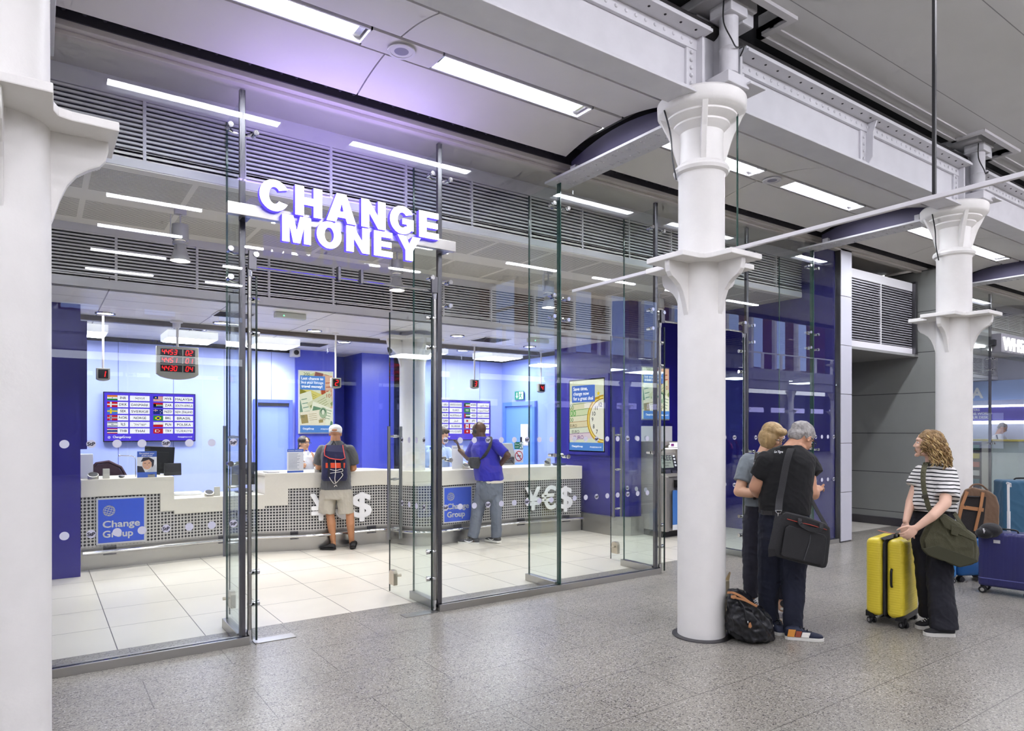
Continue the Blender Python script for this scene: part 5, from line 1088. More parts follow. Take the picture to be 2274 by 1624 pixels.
struct(MB().box(8.0, 8.8, 7.90, 7.952, 1.50, 1.75).box(7.99, 8.03, 7.88, 7.952, 0.0, 1.75).build('trim_machine_backboard', M_PANEL))
tag(MB().box(9.15, 9.2, 7.85, 7.95, 0, 2.3).build('blue_banner', mat('banner_blue', '#4b78c0', .5), bevel=.005), 'narrow upright blue banner panel right of the cash machine', 'banner')
# ================================================================ PEOPLE
RV = Vector((cc, -cs, 0)); FV = Vector((cs, cc, 0)); UP = Vector((0, 0, 1))
def bake(mb, name, m, parent, voxel=0.008, sm=4, wr=0.0, ws=9.0, stretch=(1, 1, 0.45), second=None):
    """fuse overlapping volumes into one continuous surface, relax it and add cloth folds"""
    bmesh.ops.recalc_face_normals(mb.bm, faces=mb.bm.faces[:])
    me = bpy.data.meshes.new('t'); mb.bm.to_mesh(me); mb.bm.free()
    o = bpy.data.objects.new('t', me); COL.objects.link(o)
    r = o.modifiers.new('r', 'REMESH'); r.mode = 'VOXEL'; r.voxel_size = voxel
    if sm: s = o.modifiers.new('s', 'SMOOTH'); s.factor = 0.5; s.iterations = sm
    me2 = bpy.data.meshes.new_from_object(o.evaluated_get(bpy.context.evaluated_depsgraph_get()))
    bpy.data.objects.remove(o)
    if wr:
        nn = [v.normal.copy() for v in me2.vertices]
        for v, n in zip(me2.vertices, nn):
            q = Vector((v.co.x * ws * stretch[0], v.co.y * ws * stretch[1], v.co.z * ws * stretch[2] * 2))
            k = noise.noise(q) + 0.5 * noise.noise(q * 2.3 + Vector((5, 1, 2)))
            q2 = Vector(((v.co.x + v.co.z * .7) * ws * 2.2, v.co.y * ws, (v.co.z - v.co.x * .5) * ws * .8))
            ridge = 1 - abs(noise.noise(q2)) * 3
            v.co += n * (k * wr + max(ridge, 0) * wr * 0.5)
    off = root_off(parent)
    for v in me2.vertices: v.co -= off
    me2.name = name; me2.materials.clear()
    for x in (m if isinstance(m, (list, tuple)) else [m]): me2.materials.append(x)
    me2.shade_smooth()
    o = bpy.data.objects.new(name, me2); COL.objects.link(o); o.parent = parent
    return o
def limb(mb, pts, rad, ends=True):
    P = [Vector(p) for p in pts]
    for a, b, r0, r1 in zip(P, P[1:], rad, rad[1:]):
        mb.tube([a, b], [r0, r1], 14)
    for i, (p, r) in enumerate(zip(P, rad)):
        if ends or 0 < i < len(P) - 1: mb.ell(p, (r, r, r), 8)
def ringset(mb, R, n=28, e=2.4):
    """R: (centre, half width, half depth, facing vector) from bottom to top"""
    out = []
    for c, a, b, f in R:
        c = Vector(c); f = Vector(f); f = Vector((f.x, f.y, 0)).normalized(); r = Vector((f.y, -f.x, 0)); q = []
        for k in range(n):
            t = 2 * PI * k / n; x = math.copysign(abs(math.cos(t)) ** (2 / e), math.cos(t)); y = math.copysign(abs(math.sin(t)) ** (2 / e), math.sin(t))
            q.append(c + r * a * x + f * b * y)
        out.append(q)
    mb.rings(out)
def hand(mb, w_, d, nrm, thumb, curl=0.5, s=1.0, spread=0.1):
    """w_: wrist, d: towards the fingertips, nrm: back of the hand, thumb: towards the thumb side"""
    w_ = Vector(w_); d = Vector(d).normalized(); nrm = Vector(nrm); nrm = (nrm - d * nrm.dot(d)).normalized(); t = Vector(thumb); t = (t - d * t.dot(d) - nrm * t.dot(nrm)).normalized()
    A = Matrix((t, d, nrm)).transposed()
    mb.ell(w_ + d * .05 * s, (.041 * s, .052 * s, .015 * s), 8, A=A)
    mb.ell(w_ + d * .03 * s + t * .018 * s, (.022 * s, .035 * s, .016 * s), 8, A=A)
    for k, (off, ln) in enumerate(((.030, .072), (.010, .082), (-.011, .077), (-.030, .060))):
        p = w_ + d * (.088 - abs(k - 1) * .004) * s + t * off * s; dd = (d + t * (off * spread * 30)).normalized(); P = [p - dd * .02 * s, p]; a = 0
        for q in range(3):
            a += curl * (0.7 + 0.3 * q) + k * 0.03
            P.append(P[-1] + (dd * math.cos(a) - nrm * math.sin(a)) * ln * s * (.42, .33, .27)[q])
        limb(mb, P, [.0095 * s, .0092 * s, .0085 * s, .0078 * s, .007 * s])
    p = w_ + d * .028 * s + t * .028 * s; P = [p, p + (t * .75 + d * .65 - nrm * .25) * .035 * s, p + (t * .95 + d * 1.4 - nrm * .6) * .045 * s, p + (t * .95 + d * 2.1 - nrm * .95) * .045 * s]
    limb(mb, P, [.014 * s, .0115 * s, .0098 * s, .008 * s])
class Head:
    def __init__(s, c, f, tilt=0.0, roll=0.0, sc=1.0, female=False):
        f = Vector(f).normalized(); r = Vector((f.y, -f.x, 0)).normalized(); u = r.cross(f).normalized()
        a = math.radians(tilt); f2 = f * math.cos(a) - u * math.sin(a); u2 = u * math.cos(a) + f * math.sin(a)
        b = math.radians(roll); r2 = r * math.cos(b) + u2 * math.sin(b); u3 = u2 * math.cos(b) - r * math.sin(b)
        s.c = Vector(c); s.f, s.u, s.r, s.sc, s.fem = f2, u3, r2, sc, female; s.A = Matrix((s.r, s.f, s.u)).transposed()
    def p(s, x, y, z): return s.c + (s.r * x + s.f * y + s.u * z) * s.sc
    def e(s, mb, x, y, z, a, b, c, n=10): mb.ell(s.p(x, y, z), (a * s.sc, b * s.sc, c * s.sc), n, A=s.A)
    def skin(s, mb):
        j = 0.92 if s.fem else 1.0
        s.e(mb, 0, -.008, .030, .075, .093, .086, 12); s.e(mb, 0, .022, -.02, .062 * j, .068, .075, 12); s.e(mb, 0, .030, -.062, .046 * j, .055, .045, 10)
        s.e(mb, 0, .074, -.100, .020 * j, .018, .017); s.e(mb, 0, .070, .036, .048, .020, .016)
        for q in (-1, 1):
            s.e(mb, q * .030, .070, -.022, .020, .018, .018); s.e(mb, q * .076, -.006, -.004, .009, .018, .031); s.e(mb, q * .047 * j, .0, -.078, .012, .04, .022)
        k = .82 if s.fem else 1.0; limb(mb, [s.p(0, .080, .020), s.p(0, .090, -.002), s.p(0, .080 + .026 * k, -.024)], [.008 * s.sc * k, .009 * s.sc * k, .0105 * s.sc * k]); s.e(mb, .010 * k, .094, -.028, .008 * k, .010, .006); s.e(mb, -.010 * k, .094, -.028, .008 * k, .010, .006)
        s.e(mb, 0, .080, -.058, .026, .012, .016)
    def parts(s, parent, eye=True, lip='#a8635a', brow='#4a3527', glasses=None):
        if eye:
            for q in (-1, 1):
                mb = MB(); s.e(mb, q * .031, .0735, .010, .0125, .0085, .0068, 8); ew = mb.build('eye', mat('eye_white', '#e8e4e0', .25), parent, smooth='all')
                mb = MB(); s.e(mb, q * .031, .0805, .010, .0050, .0025, .0055, 8); mb.build('iris', mat('iris', '#3a2a20', .2), ew, smooth='all')
                mb = MB(); s.e(mb, q * .032, .0825, .030, .018, .006, .0036, 8); mb.build('eyebrow', mat('brow' + brow, brow, .8), parent, smooth='all')
        mb = MB(); s.e(mb, 0, .0885, -.0540, .020, .0052, .0042, 8); s.e(mb, 0, .0875, -.0615, .017, .0055, .0048, 8); mb.build('lips', mat('lip' + lip, lip, .45), parent, smooth='all')
        if glasses:
            g = mat('glasses' + glasses, glasses, .3)
            mb = MB()
            for q in (-1, 1):
                mb.tube([s.p(q * .034 + .024 * math.cos(a), .104, .006 + .017 * math.sin(a)) for a in [2 * PI * k / 16 for k in range(17)]], .0022, 6)
                mb.tube([s.p(q * .057, .102, .012), s.p(q * .078, .075, .012), s.p(q * .083, -.005, .006), s.p(q * .080, -.02, -.012)], .0024, 6)
            mb.tube([s.p(-.011, .106, .010), s.p(.011, .106, .010)], .0022, 6); go = mb.build('glasses', g, parent, smooth=True)
            mb = MB()
            for q in (-1, 1): mb.face([s.p(q * .034 + .023 * math.cos(a), .104, .006 + .016 * math.sin(a)) for a in [2 * PI * k / 16 for k in range(16)]])
            mb.build('lens', glassmat('lens_glass', (.95, .96, .97), .08, .3), go)
def shoe(name, heel, toe, w_, parent, upper, sole, lace=None, stripe=None, h=.085, sole_h=.022):
    """heel, toe: floor points; builds upper with its own sole and laces"""
    h0 = Vector(heel); t0 = Vector(toe); d = t0 - h0; L_ = d.length; d.normalize(); r = Vector((d.y, -d.x, 0)); z0 = h0.z
    def ring(u, wa, z1, z2, n=14):
        c = h0 + d * u * L_; return [c + r * wa * math.cos(2 * PI * k / n) + UP * ((z1 + z2) / 2 + (z2 - z1) / 2 * math.sin(2 * PI * k / n)) for k in range(n)]
    prof = [(0.0, .55, .06), (0.06, .80, .075), (0.22, .86, .085), (0.40, .84, .075), (0.55, .90, .055), (0.72, 1.0, .045), (0.88, .86, .036), (0.97, .55, .028), (1.0, .25, .02)]
    mb = MB(); mb.rings([ring(u, w_ * a, sole_h * .6, sole_h * .5 + hh * h / .085) for u, a, hh in prof]); sh = mb.build(name, upper, parent, smooth='all')
    out = []
    for u, a, hh in prof: out.append((u, a))
    pts = [(u, a * 1.06) for u, a in out] + [(u, -a * 1.06) for u, a in reversed(out)]
    MB().prism(pts, lambda u, a: h0 + d * (u * 1.03 - .01) * L_ + r * a * w_, lambda u, a: h0 + d * (u * 1.03 - .01) * L_ + r * a * w_ + UP * sole_h).build('sole', sole, sh, bevel=.003)
    if lace is not None:
        mb = MB()
        for k in range(4):
            u = .40 + .09 * k; z = sole_h * .5 + (.078 - .011 * k) * h / .085 + .002
            mb.tube([h0 + d * u * L_ - r * w_ * .42 + UP * (z - .008), h0 + d * (u + .02) * L_ + UP * (z + .003), h0 + d * u * L_ + r * w_ * .42 + UP * (z - .008)], .0035, 6)
        mb.build('laces', lace, sh, smooth=True)
    if stripe is not None:
        for q in (-1, 1): MB().tube([h0 + d * u * L_ + r * q * w_ * a + UP * z for u, a, z in ((.28, .90, .055), (.45, .93, .032), (.68, .98, .05))], [.004, .009, .003], 6).build('side_stripe', stripe, sh, smooth=True)
    return sh
def sk(name, c): return mat(name, c, .5, bump=.05, bscale=120, var=.04, vscale=14)
def cloth(name, c, **k): return mat(name, c, k.pop('rough', .85), bump=.25, bscale=220, var=.06, vscale=6, sheen=k.pop('sheen', .15), **k)
FL = lambda p: Vector((p.x, p.y, 0))
# ---------------------------------------------------------------- 1. man with rucksack and white cap
D = 9.62
P = lambda x, y, o=0: at(x, y, D + o)
t = thing('person', FL(P(748, 1215)), 'person seen from behind in white cap, grey T-shirt and beige shorts with a navy rucksack', 'person')
S1 = sk('skin_tan', '#b5805c'); f = (FV - RV * .12).normalized(); H1 = Head(P(745, 964, .04), f, 12, 0, 1.06)
mb = MB(); H1.skin(mb); limb(mb, [P(745, 972, .02), P(746, 992, 0)], [.068, .08])
shL, shR = P(717, 1000), P(776, 1000)
limb(mb, [shL, P(708, 1040, .06), P(714, 1043, .20), P(728, 1040, .40)], [.055, .046, .040, .028]); limb(mb, [shR, P(785, 1040, .08), P(780, 1042, .24), P(764, 1039, .42)], [.055, .046, .040, .028])
hand(mb, P(728, 1040, .40), FV * .6 + RV * .5, UP, RV - FV, .5, .95); hand(mb, P(764, 1039, .42), FV * .6 - RV * .5, UP, -RV - FV, .5, .95)
limb(mb, [P(733, 1095), P(733, 1142, .02), P(736, 1164, -.02), P(740, 1203, .02), P(740, 1212, .0)], [.07, .058, .062, .036, .038]); limb(mb, [P(768, 1095), P(777, 1141, .02), P(778, 1162, 0), P(781, 1202, .1), P(782, 1210, .1)], [.07, .058, .060, .036, .038])
bake(mb, 'body', S1, t, .0065, 2); H1.parts(t)
mb = MB(); ringset(mb, [(P(746, 1087), .215, .145, f), (P(746, 1070), .205, .14, f), (P(746, 1040), .195, .135, f), (P(746, 1010), .205, .13, f), (P(746, 998), .20, .115, f), (P(746, 990), .16, .10, f), (P(746, 984, .01), .11, .085, f), (P(746, 979, .02), .082, .08, f)])
limb(mb, [shL, P(710, 1012, .02)], [.078, .076]); mb.tube([P(710, 1012, .02), P(706, 1030, .04)], [.076, .070], 16); limb(mb, [shR, P(783, 1012, .02)], [.078, .076]); mb.tube([P(783, 1012, .02), P(787, 1031, .05)], [.076, .070], 16)
bake(mb, 'shirt', cloth('grey_tee', '#55565a'), t, .008, 3, .006)
mb = MB(); ringset(mb, [(P(747, 1108), .20, .14, f), (P(746, 1095), .212, .145, f), (P(746, 1080), .205, .14, f)])
mb.tube([P(729, 1092), P(727, 1120), P(725, 1140)], [.118, .118, .116], 18); mb.tube([P(764, 1092), P(767, 1120), P(768, 1141)], [.118, .110, .104], 18)
bake(mb, 'shorts', cloth('beige_shorts', '#b3ad9f'), t, .008, 2, .006)
cap = thing('x', (0, 0, 0), None, None); bpy.data.objects.remove(cap)
mb = MB(); H1.e(mb, 0, -.006, .060, .088, .104, .068, 14); H1.e(mb, 0, -.006, .03, .087, .103, .045, 14); bake(mb, 'cap', cloth('white_cap', '#e9e7e4'), t, .006, 3)
MB().prism([(-.07, .06), (.07, .06), (.06, .15), (0, .175), (-.06, .15)], lambda a, b: H1.p(a, b, .035 - b * .12), lambda a, b: H1.p(a, b, .041 - b * .12)).build('cap_peak', cloth('white_cap', '#e9e7e4'), t, bevel=.002)
mb = MB(); H1.e(mb, 0, -.100, .032, .036, .012, .018, 8); mb.build('cap_opening', S1, t, smooth='all')
shoe('shoe', P(744, 1221, -.07) * 1, P(712, 1219, -.02), .05, t, mat('black_loafer', '#17171a', .6), M_BLACK, None, None, .075).location.z = 0
shoe('shoe', P(783, 1219, -.03), P(786, 1206, .30), .05, t, mat('black_loafer', '#17171a', .6), M_BLACK, None, None, .075)
# his rucksack
B = thing('rucksack', P(747, 1025, -.2), 'navy rucksack with red-edged flap and orange panel on the capped man', 'rucksack')
M_NV = cloth('navy_canvas', '#1f2148', sheen=.05); back = -f; rr = Vector((f.y, -f.x, 0))
def BP(x, y, o): return P(x, y, 0) + back * o
mb = MB(); ringset(mb, [(BP(748, 1066, .20), .155, .06, f), (BP(748, 1060, .22), .175, .085, f), (BP(748, 1035, .23), .170, .09, f), (BP(747, 1005, .22), .150, .08, f), (BP(746, 990, .19), .115, .06, f)], e=3); bake(mb, 'pack', M_NV, B, .008, 3, .005)
flap = [(729, 988, .24), (765, 988, .24), (770, 1003, .315), (773, 1016, .335), (765, 1019, .34), (752, 1018, .345), (740, 1016, .34), (729, 1010, .33), (728, 1000, .31)]
mb = MB(); cen = BP(748, 1002, .315); ring_ = [BP(*q) for q in flap]
for a, b in zip(ring_, ring_[1:] + ring_[:1]): mb.face([cen, a, b])
for a, b in zip(ring_, ring_[1:] + ring_[:1]): mb.face([cen + f * .05, b + f * .05, a + f * .05]); mb.face([a, a + f * .05, b + f * .05, b])
mb.build('flap', M_NV, B, smooth=True); MB().tube([BP(730, 988, .25)] + [BP(q[0], q[1], q[2] + .005) for q in flap[8:1:-1]] + [BP(766, 988, .25)], .007, 6).build('flap_piping', mat('red_piping', '#c8453f', .6), B, smooth=True)
MB().prism([(731, 1026), (773, 1026), (772, 1037), (731, 1037)], lambda a, b: BP(a, b, .32), lambda a, b: BP(a, b, .327)).build('orange_panel', cloth('orange_canvas', '#e2502f'), B)
mb = MB()
for u in (738, 766): mb.strap([BP(u, 1018, .335), BP(u + 1, 1035, .337), BP(u, 1058, .325)], rr, .035, .006)
mb.build('strap', mat('strap_black', '#15162a', .7), B)
mb = MB(); wc = .004
for pts in ([(741, 1040), (754, 1042), (766, 1039), (767, 1044), (754, 1046), (741, 1048)], [(752, 1020), (753, 1040), (751, 1060), (752, 1070)], [(739, 1056), (744, 1065), (750, 1071), (760, 1062), (768, 1052), (765, 1047)], [(748, 1078), (752, 1074), (754, 1077)]): mb.tube(smooth_path([BP(a, b, .34 - max(0, b - 1060) * .004) for a, b in pts], 4), wc, 6)
mb.build('cord', mat('cord_white', '#e4e0da', .7), B, smooth=True); MB().box(-.02, .02, -.01, .01, -.01, .01).build('cord_lock', mat('cord_lock_red', '#d9472f', .5), B).location = BP(751, 1073, .29) - B.location
mb = MB()
for s_ in (-1, 1): mb.strap([BP(746 + s_ * 12, 992, .14), P(746 + s_ * 16, 985, .0), P(746 + s_ * 18, 990, .12), P(746 + s_ * 19, 1010, .17), P(746 + s_ * 24, 1035, .12)], rr, .045, .012)
mb.build('shoulder_strap', M_NV, B); MB().tube([BP(741, 988, .2), BP(746, 979, .2), BP(751, 988, .2)], .009, 8).build('grab_loop', M_BLACK, B)
# ---------------------------------------------------------------- 2. man in royal blue polo
D = 10.12
t = thing('person', FL(P(1075, 1205)), 'person in royal blue polo shirt and faded jeans leaning at the counter, hand raised', 'person')
S2 = sk('skin_deep', '#54392d'); f = (FV * .85 - RV * .52).normalized(); H2 = Head(P(1063.5, 958, .05), (FV * .6 - RV * .8), 6, 0, 1.2)
mb = MB(); H2.skin(mb); limb(mb, [P(1067, 966, .02), P(1072, 985, 0)], [.072, .08])
sL, sR = P(1054, 990, .06), P(1100, 988, -.04)
limb(mb, [sL, P(1040, 1017, .14), P(1021, 1000, .22)], [.062, .050, .032]); hand(mb, P(1020, 998, .22), UP * .9 - RV * .25, FV * .3 + RV, -FV, .35, 1.05)
limb(mb, [sR, P(1127, 1012, -.12), P(1112, 1031, -.02)], [.062, .052, .034]); hand(mb, P(1112, 1031, -.02), -RV * .8 - UP * .5, -FV, UP, .4, 1.0)
limb(mb, [P(1072, 1080), P(1060, 1130, .04), P(1052, 1190, .02), P(1052, 1200, .0)], [.08, .06, .04, .04]); limb(mb, [P(1100, 1080), P(1101, 1132), P(1102, 1190, .05), P(1102, 1198, .05)], [.08, .06, .04, .04])
bake(mb, 'body', S2, t, .0065, 2); H2.parts(t, brow='#1c1512', lip='#7a4d45')
mb = MB(); ringset(mb, [(P(1087, 1067), .215, .175, f), (P(1085, 1050), .215, .175, f), (P(1079, 1020), .215, .17, f), (P(1077, 1000), .215, .15, f), (P(1076, 989), .19, .12, f), (P(1074, 980), .12, .095, f), (P(1071, 970), .085, .085, f)])
limb(mb, [sL, P(1047, 1002, .10)], [.088, .082]); mb.tube([P(1047, 1002, .10), P(1041, 1011, .13)], [.082, .078], 16); limb(mb, [sR, P(1113, 1000, -.09)], [.088, .08]); mb.tube([P(1113, 1000, -.09), P(1123, 1008, -.12)], [.08, .072], 16)
bake(mb, 'polo_shirt', cloth('royal_blue_polo', '#2a28a4'), t, .008, 3, .007)
mb = MB(); ringset(mb, [(P(1089, 1073), .20, .16, f), (P(1089, 1064), .205, .165, f)]); bake(mb, 'undershirt', cloth('undershirt_cream', '#ddd6cb'), t, .01, 1)
mb = MB(); ringset(mb, [(P(1086, 1117), .09, .07, f), (P(1087, 1108), .15, .125, f), (P(1087, 1098), .185, .15, f), (P(1087, 1082), .205, .16, f), (P(1087, 1066), .195, .155, f)])
limb(mb, [P(1075, 1088, .01), P(1066, 1115, .03), P(1060, 1135, .04), P(1056, 1165, .03)], [.125, .105, .095, .083]); mb.tube([P(1056, 1165, .03), P(1050, 1194, .02)], [.083, .082], 16)
limb(mb, [P(1099, 1088, 0), P(1101, 1115), P(1101, 1135, .0), P(1102, 1165, .02)], [.120, .10, .09, .080]); mb.tube([P(1102, 1165, .02), P(1102, 1192, .05)], [.08, .08], 16)
jeans = mat('faded_denim', '#6f7684', .85, bump=.3, bscale=260, var=.16, vscale=5)
bake(mb, 'jeans', jeans, t, .008, 2, .009)
M_GS = mat('grey_trainer', '#4a4a4e', .7); M_WS = mat('white_sole', '#dddbd5', .6)
shoe('shoe', P(1064, 1209), P(1018, 1207, .03), .055, t, M_GS, M_WS, M_PWHITE, M_PWHITE, .09, .03); shoe('shoe', P(1110, 1206, 0), P(1079, 1201, .18), .055, t, M_GS, M_WS, M_PWHITE, M_PWHITE, .09, .03)
H2c = MB(); H2c.tube([H2.p(.085, -.01, -.03), H2.p(.088, -.01, .02), H2.p(.078, -.02, .07), H2.p(.045, -.02, .105), H2.p(0, -.02, .114), H2.p(-.045, -.02, .105), H2.p(-.078, -.02, .07), H2.p(-.088, -.01, .02), H2.p(-.085, -.01, -.03)], .006, 8); H2.e(H2c, -.088, -.006, 0, .014, .026, .032, 8); H2.e(H2c, .088, -.006, 0, .014, .026, .032, 8)
tag(H2c.build('headphones', M_BLACK, smooth=True), 'black over-ear headphones on the head of the man in royal blue', 'headphones')
B = thing('crossbody_pouch', P(1056, 1028, -.1), 'charcoal crossbody pouch slung on the back of the royal blue polo', 'bag'); M_CH = cloth('charcoal_nylon', '#2b2b30')
mb = MB(); c = P(1054, 1028, -.20); ringset(mb, [(c - UP * .085, .06, .035, f), (c, .105, .05, f), (c + UP * .08, .085, .035, f)], e=3); bake(mb, 'pouch', M_CH, B, .007, 2, .003)
MB().strap(smooth_path([P(1062, 1026, -.17), P(1076, 1012, -.215), P(1086, 996, -.20), P(1090, 982, -.14), P(1090, 973, -.03), P(1082, 972, .06)], 4), RV + UP * .6, .045, .008).build('strap', M_CH, B)
tag(MB().tube([P(1024, 1001, .22) + (RV * math.cos(a) + FV * math.sin(a)) * .037 + UP * .01 for a in [2 * PI * k / 14 for k in range(15)]], .006, 6).build('wristwatch', mat('gold_watch', '#b79a4a', .3, .9), smooth=True), 'gold wristwatch on the raised wrist at the counter', 'watch')
# ---------------------------------------------------------------- 3. dark-haired clerk
D = 10.75
t = thing('person', FL(P(676, 1040)), 'person with dark tied-back hair and glasses in a white uniform shirt behind the counter', 'person')
S3 = sk('skin_brown', '#cb9c7c'); H3 = Head(P(675, 985), (RV * .86 - FV * .5), 0, 0, .96, True)
mb = MB(); H3.skin(mb); limb(mb, [P(671, 996, .01), P(672, 1010, .02)], [.048, .052]); f = (-FV * .9 + RV * .35).normalized()
a, b = P(657, 1016, .02), P(696, 1014, .06)
limb(mb, [a, P(652, 1038, .0), P(662, 1038, -.14)], [.045, .04, .028]); hand(mb, P(662, 1038, -.14), RV + UP * .25 - FV * .1, -FV, UP, .6, .92)
limb(mb, [b, P(703, 1034, .03), P(698, 1024, -.08)], [.045, .04, .026]); hand(mb, P(698, 1023, -.08), UP - RV * .1, FV * .4 + RV, -FV, .35, .92)
bake(mb, 'body', S3, t, .006, 2); H3.parts(t, brow='#1c1412', lip='#8a3e44', glasses='#1a1a1e')
M_WSH = cloth('white_shirt', '#e3e7f2')
mb = MB(); ringset(mb, [(P(676, 1085), .17, .12, f), (P(676, 1050), .165, .115, f), (P(676, 1030), .17, .12, f), (P(676, 1015), .175, .10, f), (P(674, 1008), .13, .08, f), (P(672, 1003), .07, .06, f)])
limb(mb, [a, P(655, 1024, .01)], [.065, .062]); mb.tube([P(655, 1024, .01), P(653, 1032, .0)], [.062, .06], 14); limb(mb, [b, P(699, 1024, .05)], [.065, .062]); mb.tube([P(699, 1024, .05), P(702, 1031, .04)], [.062, .06], 14)
bake(mb, 'shirt', M_WSH, t, .007, 2, .004)
MB().prism([(663, 999), (668, 1001), (677, 1012), (680, 1014), (674, 1013), (665, 1008)], lambda x, y: P(x, y, -.075), lambda x, y: P(x, y, -.083)).prism([(683, 1000), (687, 1002), (688, 1008), (681, 1015), (680, 1013)], lambda x, y: P(x, y, -.055), lambda x, y: P(x, y, -.063)).build('collar', M_WSH, t)
MB().prism([(660, 1025), (675, 1023), (675, 1025.5), (660, 1027.5)], lambda x, y: P(x, y, -.128), lambda x, y: P(x, y, -.135)).build('name_badge', mat('badge_dark', '#35342a', .4), t)
mb = MB(); ringset(mb, [(P(676, 1190), .13, .10, f), (P(676, 1120), .16, .12, f), (P(676, 1078), .165, .12, f)]); bake(mb, 'trousers', cloth('dark_trousers', '#22242c'), t, .012, 1)
M_DH = mat('dark_hair', '#1d1614', .45, bump=.5, bscale=90, aniso=(1, 1, .15))
mb = MB(); H3.e(mb, 0, -.022, .044, .084, .094, .084, 12); H3.e(mb, -.045, .0, .05, .045, .085, .055); H3.e(mb, .045, .0, .05, .045, .085, .055); H3.e(mb, 0, -.065, -.03, .06, .05, .06); limb(mb, [H3.p(0, -.09, -.05), H3.p(0, -.11, -.10), H3.p(0, -.10, -.16)], [.03, .03, .015])
for q in (-1, 1): H3.e(mb, q * .066, -.03, .005, .018, .035, .045)
bake(mb, 'hair', M_DH, t, .006, 2, .003)
# ---------------------------------------------------------------- 4. smiling clerk
D = 11.25
t = thing('person', FL(P(978, 1040)), 'smiling person with greying dark hair in a light blue shirt leaning over the counter', 'person')
S4 = sk('skin_fair', '#c99a80'); f = (-FV * .8 + RV * .6).normalized(); H4 = Head(P(982, 968), (RV * .9 - FV * .42), 22, 0, 1.1)
mb = MB(); H4.skin(mb); limb(mb, [P(974, 980, .01), P(970, 996, .04)], [.062, .07]); a, b = P(952, 1000, .02), P(994, 1003, .04)
limb(mb, [a, P(945, 1030, 0), P(958, 1036, -.15)], [.05, .045, .03]); hand(mb, P(958, 1036, -.15), RV, UP, -FV, .4, 1)
limb(mb, [b, P(1009, 1024, -.02), P(1036, 1033, -.2)], [.05, .045, .032]); hand(mb, P(1036, 1033, -.2), RV - FV * .4, UP, -RV * .2 + FV, .35, 1)
bake(mb, 'body', S4, t, .0065, 2); H4.parts(t, brow='#43362f', lip='#b8736c')
M_LB = cloth('light_blue_shirt', '#a9bfe6')
mb = MB(); ringset(mb, [(P(972, 1085, .05), .20, .14, f), (P(972, 1050, .04), .20, .14, f), (P(972, 1020), .21, .145, f), (P(972, 1003), .20, .12, f), (P(972, 994, .02), .14, .09, f), (P(973, 986, .02), .08, .075, f)])
limb(mb, [a, P(946, 1028, 0), P(953, 1034, -.1)], [.075, .062, .045]); limb(mb, [b, P(1009, 1023, -.02), P(1031, 1032, -.17)], [.078, .066, .042]); bake(mb, 'shirt', M_LB, t, .008, 3, .006)
mb = MB(); H4.e(mb, 0, -.02, .052, .085, .096, .080, 12); H4.e(mb, 0, .035, .092, .06, .05, .035); H4.e(mb, 0, -.06, -.01, .068, .05, .06); bake(mb, 'hair', mat('greying_hair', '#4a4038', .6, bump=.8, bscale=70), t, .006, 2, .006, 22)
mb = MB(); ringset(mb, [(P(972, 1200, .05), .15, .11, f), (P(972, 1120, .05), .18, .13, f), (P(972, 1080, .05), .19, .13, f)]); bake(mb, 'trousers', cloth('dark_trousers', '#22242c'), t, .012, 1)
# ---------------------------------------------------------------- 5. fair-haired woman
D = 6.15
t = thing('person', FL(P(1705, 1360)), 'person with blonde bob and glasses in grey-green top, face lowered', 'person')
S5 = sk('skin_light', '#d8ab8c'); f = (RV * .75 - FV * .55).normalized(); H5 = Head(P(1716, 970), (RV * .72 - FV * .69), 28, -6, .98, True)
mb = MB(); H5.skin(mb); limb(mb, [P(1706, 982, .02), P(1696, 1008, .03)], [.052, .058]); a, b = P(1663, 1026, .04), P(1718, 1020, .1)
limb(mb, [a, P(1641, 1092, -.02), P(1668, 1096, -.10), P(1694, 1091, -.20)], [.052, .048, .042, .03]); hand(mb, P(1694, 1091, -.20), RV, UP - FV * .4, -FV, .5, .92)
limb(mb, [b, P(1735, 1085, .12), P(1765, 1090, .0)], [.05, .045, .03]); hand(mb, P(1765, 1090, 0), RV, UP, -FV, .5, .92)
limb(mb, [P(1674, 1150), P(1668, 1250, .0), P(1668, 1330, 0), P(1669, 1345, -.02)], [.06, .055, .036, .038]); limb(mb, [P(1722, 1150, .1), P(1733, 1250, .1), P(1736, 1335, .08), P(1737, 1350, .06)], [.06, .055, .036, .038])
bake(mb, 'body', S5, t, .006, 2); H5.parts(t, brow='#9a7d58', lip='#b56a66', glasses='#2a2626')
mb = MB(); ringset(mb, [(P(1692, 1122, .05), .185, .14, f), (P(1690, 1095, .05), .175, .13, f), (P(1690, 1060, .05), .17, .13, f), (P(1690, 1035, .05), .185, .125, f), (P(1691, 1020, .05), .17, .10, f), (P(1694, 1011, .05), .11, .08, f), (P(1697, 1004, .04), .068, .064, f)])
limb(mb, [a, P(1656, 1045, .02)], [.078, .082]); mb.tube([P(1656, 1045, .02), P(1648, 1070, .0)], [.082, .078], 16); limb(mb, [b, P(1727, 1045, .12)], [.075, .07]); mb.tube([P(1727, 1045, .12), P(1731, 1065, .12)], [.07, .068], 14)
bake(mb, 'top', cloth('sage_grey_top', '#747c82'), t, .007, 3, .006)
M_DJ = mat('dark_navy_trousers', '#23232f', .85, bump=.3, bscale=240, var=.12, vscale=7)
mb = MB(); ringset(mb, [(P(1694, 1165, .05), .17, .14, f), (P(1693, 1135, .05), .18, .14, f), (P(1692, 1115, .05), .17, .13, f)])
